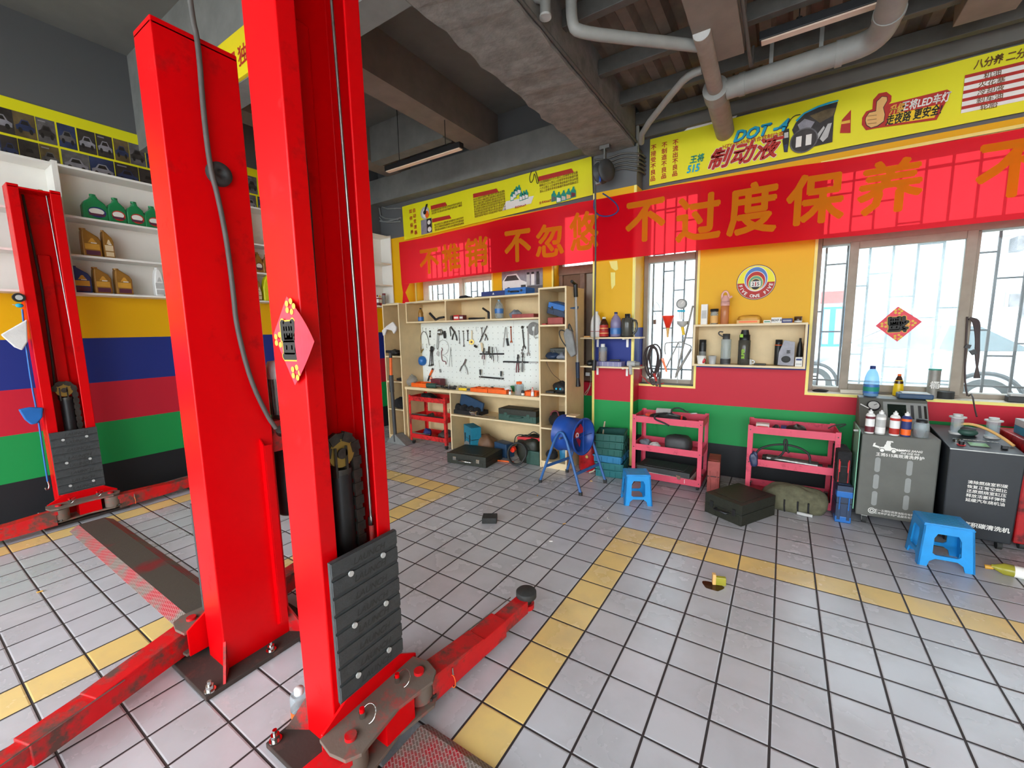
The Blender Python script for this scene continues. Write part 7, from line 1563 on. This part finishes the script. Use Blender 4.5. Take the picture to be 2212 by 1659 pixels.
M('machine_grey').hexa([(mx0+.01, 1.20, .701), (mx1-.01, 1.20, .701), (mx1-.01, my1, .701), (mx0+.01, my1, .701), (mx0+.01, 1.36, .915), (mx1-.01, 1.36, .915), (mx1-.01, my1, .925), (mx0+.01, my1, .925)]).obj('console', t, .006)
sl = V((0, .16, .214)).normalized(); nC = sl.cross(XA).normalized(); nC = XA.cross(sl); oC = V((mx0+.01, 1.20, .701))+nC*.0015
mb = M('machine_panel').rect(oC, XA, sl, .15, .405, .02, .24).m('screen_dark').rect(oC+nC*.001, XA, sl, .175, .285, .10, .22).m('dark_grey').rect(oC+nC*.001, XA, sl, .31, .328, .10, .22).rect(oC+nC*.001, XA, sl, .352, .37, .10, .22).m('text_black').rect(oC+nC*.001, XA, sl, .385, .40, .08, .22)
c = oC+XA*.09+sl*.19; mb.m('black_plastic').cyl(c, c+nC*.02, .042, n=24).m('light_grey').cyl(c+nC*.02, c+nC*.022, .034, n=22).m('text_black').bar(c+nC*.024, c+nC*.024+XA*.02+sl*.012, .003, .003)
mb.m('white_plastic').bar(oC+XA*.01+sl*.20+nC*.01, oC+XA*.06+sl*.16+nC*.02, .006, .006); mb.obj('control_panel', t)
M('door_green').box(mx0-.022, mx0-.016, my0-.03, my0+.20, .12, .735).obj('side_flap', t, .001)
M('light_grey').bar((mx0-.05, my0+.02, .715), (mx0-.016, my0+.03, .715), .012, .012).obj('flap_knob', t)
for x in (mx0+.06, mx1-.06):
    for y in (my0+.05, my1-.06): M('black_rubber').cyl((x-.012, y, .0305), (x+.012, y, .0305), .030, n=20).m('light_grey').cyl((x-.0135, y, .0305), (x-.012, y, .0305), .016, n=16).m('steel').box(x-.018, x+.018, y-.015, y+.015, .055, .07).obj('caster', t)
# black carbon cleaning machine
bx0, bx1, by0, by1 = 1.955, 2.285, .90, 1.42
t = thing('carbon_machine', 'black carbon cleaning machine with two clear jars on its sloping top', 'machine', (2.12, 1.15, 0))
M('machine_black').hexa([(bx0, by0, .06), (bx1, by0, .06), (bx1, by1, .06), (bx0, by1, .06), (bx0-.01, by0-.02, .67), (bx1+.01, by0-.02, .67), (bx1+.01, by1, .73), (bx0-.01, by1, .73)]).obj('cabinet', t, .008)
M('steel').bar((bx0-.01, by0-.021, .668), (bx1+.01, by0-.021, .668), .006, .006).obj('edge_strip', t)
sl = V((0, by1-by0+.02, .06)).normalized(); nC = XA.cross(sl); oC = V((bx0-.01, by0-.02, .67))+nC*.0012; up = V((0, .0328, 1)).normalized()*-1
mb = M('text_white'); fB = lambda x, z: V((x, by0-.02*(z-.06)/.61-.0012, z)); vB2 = V((0, -.0328, 1)).normalized()
for i, s_ in enumerate(('清除燃烧室积碳', '恢复正常空燃比', '还原燃烧室缸压', '释放活塞环弹性', '延缓汽车烧机油')): mb.text(s_, fB(2.14, .452-.031*i), XA, vB2, .026, .012)
mb.text('燃烧室积碳清洗机', fB(2.125, .155), XA, vB2, .036, .03)
mb.text('燃烧室积碳清洗机', oC+XA*.20+sl*.21, XA, sl, .022, .02)
mb.m('text_black').rect(oC+nC*.001, XA, sl, .115, .215, .075, .165).m('lcd_green').rect(oC+nC*.002, XA, sl, .12, .21, .09, .16); mb.obj('panel_print', t)
c = oC+XA*.07+sl*.17; M('chrome').cyl(c, c+nC*.012, .020, n=20).m('screen_dark').cyl(c+nC*.012, c+nC*.014, .016, n=18).obj('round_gauge', t)
c = oC+XA*.075+sl*.09; M('black_plastic').cyl(c, c+nC*.028, .014, n=16).m('red_plastic').cyl(c, c+nC*.004, .022, n=18).obj('knob', t); c = oC+XA*.275+sl*.09; M('black_plastic').box(c.x-.014, c.x+.014, c.y-.012, c.y+.012, c.z, c.z+.022).obj('switch', t, .002)
for cx, cyy, l_ in ((2.055, 1.25, 0), (2.225, 1.22, 1)):
    c = oC+XA*(cx-bx0+.01)+sl*(cyy-by0); j = M('clear_plain').cyl(c, c+ZA*.115, .034, n=24).obj('clear_jar', t)
    M('light_grey').cyl(c+ZA*.115, c+ZA*.123, .046, n=26).cyl(c+ZA*.123, c+ZA*.14, .026, n=22).cyl(c-ZA*.004, c+ZA*.01, .040, n=24).obj('jar_lid', j)
c = oC+XA*.16+sl*.33; M('case_green').ell(c+ZA*.022, (.055, .05, .03), 16, 0, 0, .2).m('dark_grey').ell(c+ZA*.044, (.045, .04, .016), 14).obj('green_meter', t)
M('skin_print').tube([oC+XA*.10+sl*.36+ZA*.05, oC+XA*.15+sl*.33+ZA*.085, oC+XA*.22+sl*.28+ZA*.08, oC+XA*.29+sl*.2+ZA*.045, oC+XA*.33+sl*.14+ZA*.01], .009, 10, False, 2).obj('cream_hose', t)
for x in (bx0+.04, bx1-.04):
    for y in (by0+.05, by1-.05): M('black_rubber').cyl((x-.012, y, .0285), (x+.012, y, .0285), .028, n=18).m('steel').box(x-.016, x+.016, y-.012, y+.012, .05, .061).obj('caster', t)
# dark red machine at the edge of the view
t = thing('red_machine', 'dark red machine at the edge beside the black carbon cleaning machine', 'machine', (2.55, 1.2, 0)); M('gas_red').box(2.315, 2.72, .97, 1.45, .05, .74).obj('cabinet', t, .01)
for x in (2.37, 2.66):
    for y in (1.03, 1.40): M('black_rubber').cyl((x-.012, y, .0255), (x+.012, y, .0255), .025, n=16).obj('caster', t)
case('tool_case', 'white-lidded blue case on top of the dark red machine', 'tool case', (2.52, 1.16, .741), .34, .25, .10, 'teal_blue', 0, 'black_plastic', None, False, 'z', 0, 'light_grey')
# spray cans and carafe on the ledge of the grey machine
G = 'spray cans on the grey machine'
for i, (q, cols_, l_) in enumerate((((285, 330, 360, 515), ('white_plastic', 'maroon', 'white_plastic'), 'red and white spray can at the wall end on the grey machine'), ((358, 338, 440, 520), ('light_grey', 'white_plastic', 'white_plastic'), 'plain white spray can second on the grey machine'),
                                 ((458, 342, 540, 532), ('white_plastic', 'text_red', 'white_plastic'), 'red and white spray can third on the grey machine'), ((540, 348, 622, 540), ('text_navy', 'orange_plastic', 'white_plastic'), 'navy spray can with orange label on the grey machine'))):
    a, b = mz(q[0], q[1]); c, d = mz(q[2], q[3]); x, z, w_, h_ = bbY(a, b, c, d, 1.0); spray_can(l_, (x, 1.0, .7005), w_*.46, .178, *cols_, G)
x, z, w_, h_ = bbY(*mz(622, 405), *mz(725, 550), 1.02); bottle('glass_carafe', 'glass carafe with dark lid beside the navy spray can', 'carafe', (x+.012, 1.02, .7005), .085, .13, 'jar', 'clear_plain', 'black_plastic', None, (0, 1), None, .75, None, 'clear_brown')
# sill of the wide window
SZ = W4[2]+.0045
x, z, w_, h_ = bbY(*mz(245, 25), *mz(372, 250), 1.55); bottle('water_carboy', 'big clear water bottle with blue cap on the grey machine before the window', 'bottle', (x, 1.40, .926), w_*.86, h_*.93, 'jug', 'clear_blue', 'text_navy', 'clear_label_blue', (.10, .38), None, None, 'text_teal', 'clear_blue')
x, z, w_, h_ = bbY(*mz(487, 98), *mz(572, 258), 1.62); bottle('sauce_bottle', 'yellow and brown drink bottle with orange cap on the window sill', 'bottle', (x, 1.64, SZ), w_*.9, h_, 'sauce', 'clear_brown', 'orange_plastic', 'yellow_plastic', (.03, .72))
x, z, w_, h_ = bbY(*mz(722, 35), *mz(832, 240), 1.66); c = V((x, 1.665, SZ)); t = thing('tea_tin', 'tall grey-green canister with a white character on the window sill', 'canister', c); M('lug_grey').cyl(c, c+ZA*h_*.97, w_*.42, n=26).obj('body', t); M('text_teal').cyl(c+ZA*h_*.965, c+ZA*h_, w_*.44, n=26).obj('lid', t); M('text_white').text('桶', c+V((0, -w_*.425, h_*.45)), XA, ZA, .06, .03).obj('lettering', t)
x, z, w_, h_ = bbY(*mz(565, 195), *mz(815, 275), 1.50); t = thing('scan_tool', 'blue-edged diagnostic device lying on the grey machine console', 'device', (1.85, 1.42, .926)); M('case_blue').box(1.745, 1.945, 1.34, 1.46, .927, .965).obj('body', t, .008); M('light_grey').box(1.765, 1.925, 1.35, 1.45, .965, .972).obj('top', t, .002)
tag(M('black_rubber').cyl((2.075, 1.655, SZ), (2.075, 1.655, SZ+.055), .055, n=24).obj('tape_roll'), 'black tape roll on the window sill beside the diagnostic device', 'tape roll')
tag(M('black_plastic').box(2.41, 2.50, 1.62, 1.69, SZ, SZ+.045).m('light_grey').box(2.42, 2.49, 1.625, 1.685, SZ+.045, SZ+.065).obj('adapter', None, .004), 'black and white adapter on the sill above the carbon machine', 'adapter')
cord('thin grey cable along the sill above the carbon machine', [V((2.50, 1.64, SZ+.03)), V((2.60, 1.63, SZ+.03)), V((2.75, 1.65, SZ+.01))], .005, 'mid_grey', 'cable', 'cable', None, 1)
tag(M('frame_cream').bar((1.41, 1.65, SZ+.016), (1.62, 1.65, SZ+.016), .035, .03).obj('wood_strip', None, .003), 'cream wooden strip on the sill behind the big water bottle', 'strip')
lump('dark_scrap', 'dark scrap lying on the sill at its wall corner', 'scrap', (1.27, 1.66, SZ), (.06, .03, .014), 'black_cloth', .1, 97)
# cables hanging on the window frame
mb = M('cable_brown')
def wz(x, y, d=1.70): return Yp(1740+x/4.148, 460+y/4.148, d)
for k in range(5): mb.tube([wz(1462+k*4, 950-k*3), wz(1500+k*16, 960), wz(1530+k*6, 1100), wz(1520+k*9, 1300), wz(1560-k*12, 1480)], .006, 6, False, 2)
mb.tube([wz(1450, 930), wz(1435, 1200), wz(1425, 1500), wz(1450, 1640)], .006, 6, False, 2).m('black_plastic').bar(wz(1430, 1190), wz(1475, 1200), .03, .03).bar(wz(1490, 1230), wz(1515, 1265), .03, .03)
tag(mb.obj('cable_bundle'), 'bundle of dark cables hung on the frame between sash and clear pane', 'cable bundle')
cord('single dark wire from the cable bundle down to the carbon machine', [wz(1462, 1640, 1.58), Yp(2100, 850, 1.5), Yp(2106, 885, 1.4), Yp(2110, 900, 1.36)], .005, 'cable_brown', 'dark_wire', 'wire', None, 1)
# bottle and small things on the floor
bo = V((2.05, .56, .036)); t = thing('oil_bottle', 'yellowish bottle lying on its side on the floor by the stool', 'bottle', (2.15, .53, 0)); d = V((.99, -.12, 0)).normalized()
M('clear_yellow').lathe(bo+d*.05, [(.012, 0), (.014, .012), (.034, .05), (.034, .15)], 20, d).m('white_paper').lathe(bo+d*.05, [(.0345, .09), (.0345, .13)], 20, d, False).m('clear_plain').lathe(bo+d*.05, [(.034, .15), (.034, .24), (.03, .25)], 20, d).obj('body', t); M('gold_label').cyl(bo+d*.025-ZA*.012, bo+d*.058-ZA*.006, .013, n=14).obj('cap', t)
c = Zp(1545, 1262, 0); t = thing('glass_bottle', 'little square yellow glass bottle standing in a brown spill on the tiles', 'bottle', c); d = V((.86, .28, 0)).normalized(); n_ = V((-d.y, d.x, 0))
M('clear_yellow').obox(c+d*.028+ZA*.026, d, n_, ZA, .028, .012, .024).obj('body', t, .003); M('skin_print').obox(c-d*.008+ZA*.034, d, n_, ZA, .009, .013, .032).obj('label', t, .002)
q = [(.055*math.cos(a)*(1+.18*math.sin(3*a)), .048*math.sin(a)*(1+.2*math.cos(2*a))) for a in [2*PI*i/24 for i in range(24)]]
tag(M('clear_brown').prism(q, c+V((-.01, -.03, .0004)), XA, YA, .0012).obj('spill'), 'brown liquid spill around the little yellow glass bottle', 'spill')
c = Zp(1055, 1128, 0); d = V((.86, .5, 0)).normalized(); tag(M('black_rubber').obox(c+ZA*.0235+V((0, .02, 0)), d, V((-d.y, d.x, 0)), ZA, .058, .048, .023).obj('rubber_block', None, .004), 'grey-black rubber block alone on the tiles in the middle of the bay', 'rubber block')
for k, (a, b, m_, l_) in enumerate(((1219, 1131, 'skin_print', 'cigarette butt nearest the rubber block'), (1190, 1169, 'white_paper', 'cigarette butt nearest the yellow tile line, pale'), (1161, 1070, 'gold_label', 'yellow cigarette butt before the blue drum fan'), (1277, 1039, 'skin_print', 'cigarette butt between fan legs and crates'), (1313, 1118, 'white_plastic', 'bit of foil on the tiles before the first stool'), (86, 1278, 'gold_label', 'yellow scrap on the tiles left of the grimy cover plate'))):
    p = Zp(a, b, .0045); r_ = rnd.uniform(0, PI); d = V((math.cos(r_), math.sin(r_), 0))*.013; tag(M(m_).cyl(p-d, p+d, .004, n=8).obj('cigarette_butt'), l_, 'litter', 'litter on the tiles')
c = Zp(622, 1556, 0); t = bottle('spray_bottle', 'small bottle with amber liquid behind the nearest lift post base', 'bottle', (-.585, -2.23, 0), .07, .12, 'jar', 'clear_plain', 'white_plastic', 'orange_plastic', (.05, .3), None, .5)

# ---------------------------------------------------------------- pipes, lamps and cables under the ceiling
G = 'pipes under the roof'
ZP = 3.30
tag(M('pipe_brown').cyl((.44, .0, ZP), (.425, .76, ZP), .052, n=22).m('light_grey').cyl((.44, -.002, ZP), (.44, .0, ZP), .050, n=22).m('pipe_grey').cyl((.425, .72, ZP), (.42, .86, ZP), .088, n=26).m('pipe_brown').cyl((.42, .86, ZP), (.40, 1.598, ZP), .078, n=24).obj('drain_pipe'),
    'brown-grey pipe with an open near end running into the wall over the brake fluid banner', 'pipe', G)
big = [V((.50, .79, ZP)), V((1.20, .75, ZP)), V((1.33, .72, ZP)), V((1.38, .60, ZP)), V((1.37, .35, ZP)), V((1.35, -2.5, ZP))]
mb = M('pipe_grey').tube(big, .072, 18, False, 2)
for p, d in ((V((.60, .784, ZP)), XA), (V((1.17, .752, ZP)), XA), (V((1.376, .45, ZP)), YA)): mb.cyl(p-d*.02, p+d*.02, .078, n=22)
tag(mb.obj('drain_pipe'), 'thickest grey pipe, running along the wall and bending towards the room', 'pipe', G)
tag(M('pipe_grey').tube([V((.40, .13, ZP)), V((.05, -.20, ZP)), V((-.18, -.42, ZP)), V((-.22, -.45, ZP+.04)), V((-.22, -.45, 3.61))], .034, 14, False, 2).obj('drain_pipe'), 'slim grey pipe with an elbow near the rough concrete beam', 'pipe', G)
tag(M('pipe_grey').tube([V((.38, .42, ZP)), V((.30, .43, ZP)), V((.22, .50, ZP)), V((-.24, 1.12, ZP)), V((-.29, 1.30, ZP-.02))], .026, 12, False, 1).obj('drain_pipe'), 'thin grey pipe slanting down to the top of the pillar', 'pipe', G)
p = Zp(1178, 34, 3.36); tag(M('pipe_grey').cyl(p, V((p.x, p.y, 3.61)), .032, n=18).tube([V((p.x, p.y, 3.45)), V((p.x-.06, p.y-.05, 3.46)), V((p.x-.09, p.y-.08, 3.52)), V((p.x-.09, p.y-.08, 3.61))], .030, 14, False, 1).m('light_grey').cyl(p-ZA*.012, p, .036, n=18).obj('drain_pipe'), 'short grey pipe stub with a capped end beside the rough concrete beam', 'pipe', G)
p = Yp(1378, 240, 1.42); tag(M('pipe_grey').cyl((p.x, 1.42, 3.10), (p.x, 1.42, 3.61), .018, n=12).obj('drain_pipe'), 'thin upright pipe beside the top of the pillar', 'pipe', G)
for x, l_ in ((.78, 'left'), (1.07, 'right')): tag(M('pipe_grey').box(x-.012, x+.012, .76, .785, ZP+.07, 3.61).obj('pipe_hanger'), 'flat hanger strap of the thickest pipe, the %s one' % l_, 'hanger', 'pipe hangers')
tag(M('conduit').tube([V((.665, -3.5, 3.33)), V((.665, .30, 3.33)), V((.668, .40, 3.31)), V((.668, .66, 3.32)), V((.668, .7, 3.49))], .012, 8, False, 1).obj('conduit_pipe'), 'thin conduit along the side of the smooth concrete beam', 'conduit')
tag(M('conduit').tube([V((-.365, -3.0, 3.325)), V((-.365, .8, 3.33)), V((-.363, 1.38, 3.33))], .012, 8).obj('conduit_pipe'), 'thin conduit along the side of the rough concrete beam', 'conduit')
for k in range(5):
    z0_, z1_ = 3.25-.035*k, 3.22-.04*k
    cord('dark cable on top of the pillar, %s in the bunch' % ('first from the top', 'second from the top', 'third from the top', 'fourth from the top', 'lowest')[k], [V((-.80, 1.378, z0_+.01)), V((-.65, 1.372, z0_-.015)), V((-.5, 1.376, z0_+.01)), V((-.36, 1.37, z1_)), V((-.34, 1.45, z1_+.02)), V((-.33, 1.588, z1_+.02))], .010, 'conduit', 'cable', 'cable', 'cables on the pillar top', 2)
for k, (a, b) in enumerate((((770, 447), (868, 450)), ((770, 462), (862, 474)), ((775, 480), (866, 478)), ((780, 487), (868, 470)))):
    p, q = Yp(*a, 1.585), Yp(*b, 1.585); cord('grey conduit in the corner above the white shelves, %s from the top' % ('first', 'second', 'third', 'fourth')[k], [V((max(p.x, -4.39), 1.583, p.z)), p.lerp(q, .6)+V((0, 0, -.02)), q], .013, 'mid_grey', 'corner_conduit', 'conduit', 'conduits in the corner', 1)
def lamp(label, x0, x1, y, z, ztop):
    t = thing('tube_lamp', label, 'lamp', ((x0+x1)/2, y, z), 'linear ceiling lamps')
    M('black_plastic').box(x0, x1, y-.035, y+.035, z, z+.055).obj('housing', t, .004); M('lamp_diffuser').box(x0+.012, x1-.012, y-.028, y+.028, z-.010, z).obj('diffuser', t, .002)
    for x in (x0+.22, x1-.22): M('black_plastic').cyl((x, y, z+.055), (x, y, ztop), .004, n=6).cyl((x, y, z+.055), (x, y, z+.075), .018, n=12).obj('suspension', t)
lamp('black linear lamp hanging over the pegboard bench', -3.125, -1.975, .642, 3.41, 4.15)
lamp('black linear lamp hanging near the thickest pipe', .716, 1.95, .533, 3.41, 3.61)
tag(M('black_plastic').box(-1.70, -1.52, -2.05, -1.96, 4.12, 4.149).obj('ceiling_box', None, .004), 'small dark box on the ceiling above the middle lift post', 'box')

# ---------------------------------------------------------------- outside the windows
struct(M('asphalt').box(-14, 22, WY+0.25, 24, -0.12, -0.02), 'pavement')
struct(M('asphalt').box(-14, 22, -24, FRONT-0.25, -0.12, -0.02), 'pavement')
FY = 11.0
def fa(px, py): return Yp(px, py, FY)
t = thing('white_building', 'white building across the lane seen through the windows', 'building', (2, FY, -.02))
M('facade_white').box(-14, 20, FY, FY+.3, -.02, 9.0).obj('wall', t)
def fwin(x0, y0, x1, y1, mats, bars=1):
    a, b = fa(x0, y1), fa(x1, y0); fr = M(mats[0]).box(a.x, b.x, FY-.05, FY-.001, a.z, b.z).obj('window', t)
    mb = M(mats[1]); n = bars+1; w_ = (b.x-a.x)/n
    for k in range(n): mb.box(a.x+w_*k+.06, a.x+w_*(k+1)-.06, FY-.06, FY-.05, a.z+.06, b.z-.06)
    mb.obj('pane', fr)
fwin(1768, 662, 1826, 748, ('crate_blue', 'photo_silver')); fwin(2164, 625, 2300, 688, ('mid_grey', 'photo_mid')); fwin(1985, 625, 2062, 690, ('light_grey', 'photo_silver'))
a, b = fa(1772, 656), fa(1826, 628); M('brick_red').box(a.x, b.x, FY-.06, FY-.001, a.z, b.z).obj('sign_board', t)
for x0, y0, x1, y1 in ((2138, 664, 2192, 690), (2143, 486, 2190, 512)):
    a, b = fa(x0, y1), fa(x1, y0); M('white_plastic').box(a.x, b.x, FY-.35, FY-.001, a.z, b.z).m('mid_grey').box(a.x+.05, a.x+.25, FY-.36, FY-.35, a.z+.08, b.z-.08).obj('air_conditioner', t, .01)
a, b = fa(2178, 546), fa(2206, 514); M('photo_mid').box(a.x, b.x, FY-.4, FY-.001, a.z, b.z).obj('vent_box', t)
# parked car
d = V((-.868, .497, 0)).normalized(); nl = V((-d.y, d.x, 0)); RW = V((3.66, 6.42, 0))     # rear wheel on the near side; d points to the front
if nl.y > 0: nl = -nl
t = thing('parked_car', 'silver-white car parked in the lane behind the wide window', 'car', (2.6, 7.4, -.02))
def cp(u, v, z): return RW+d*u-nl*v+ZA*z
side = [(-.85, .28), (-.88, .62), (-.80, .98), (-.62, 1.02), (.10, 1.48), (.55, 1.53), (1.25, 1.50), (2.05, 1.03), (2.85, .90), (3.12, .72), (3.18, .40), (3.10, .26)]
lo_ = len(side); mb = M('car_silver'); vs = []
for v, ins in ((0.0, .0), (.07, 1.0), (1.63, 1.0), (1.70, .0)):
    for u, z in side: vs.append(cp(u, v if z > 1.05 or ins else (v if v in (.0, 1.70) else v), z))
V4 = []
for v in (0.0, 1.70):
    for u, z in side: k = max(0, z-.98)*.42; V4.append(cp(u, v+k if v < 1 else v-k, z))
mb.add(V4, [(i, (i+1) % lo_, lo_+(i+1) % lo_, lo_+i) for i in range(lo_)]+[tuple(range(lo_))[::-1], tuple(range(lo_, 2*lo_))])
mb.obj('body', t, .05, 3)
mb = M('car_glass')
def gl(pts): k = [cp(u, max(0, z-.98)*.42-.012, z) for u, z in pts]; mb.add(k, [tuple(range(len(k)))])
gl([(-.42, 1.06), (.18, 1.42), (.55, 1.45), (.60, 1.05)]); gl([(.68, 1.05), (.64, 1.45), (1.20, 1.42), (1.85, 1.06)])
mb.add([cp(1.32, .25, 1.48), cp(1.32, 1.45, 1.48), cp(2.0, 1.6, 1.075), cp(2.0, .1, 1.075)], [(0, 1, 2, 3)]); mb.obj('window', t)
for u in (0, 2.42):
    for v in (-.01, 1.55):
        c = cp(u, v, .30); w_ = M('black_rubber').cyl(c, c-nl*.2, .31, n=30).obj('wheel', t); M('light_grey').cyl(c+nl*.008, c+nl*.0, .20, n=24).m('dark_grey').cyl(c+nl*.012, c+nl*.008, .05, n=14).obj('hub', w_)
    pts = [cp(u+.40*math.cos(a), -.012, .30+.40*math.sin(a)) for a in [PI*i/16 for i in range(17)]]; M('black_plastic').tube(pts, .03, 6).obj('wheel_arch', t)
M('white_plastic').ell(cp(3.0, .15, .72), (.14, .14, .10), 14).obj('headlight', t); M('car_silver').ell(cp(1.80, -.12, 1.08), (.09, .09, .06), 12).obj('mirror', t)
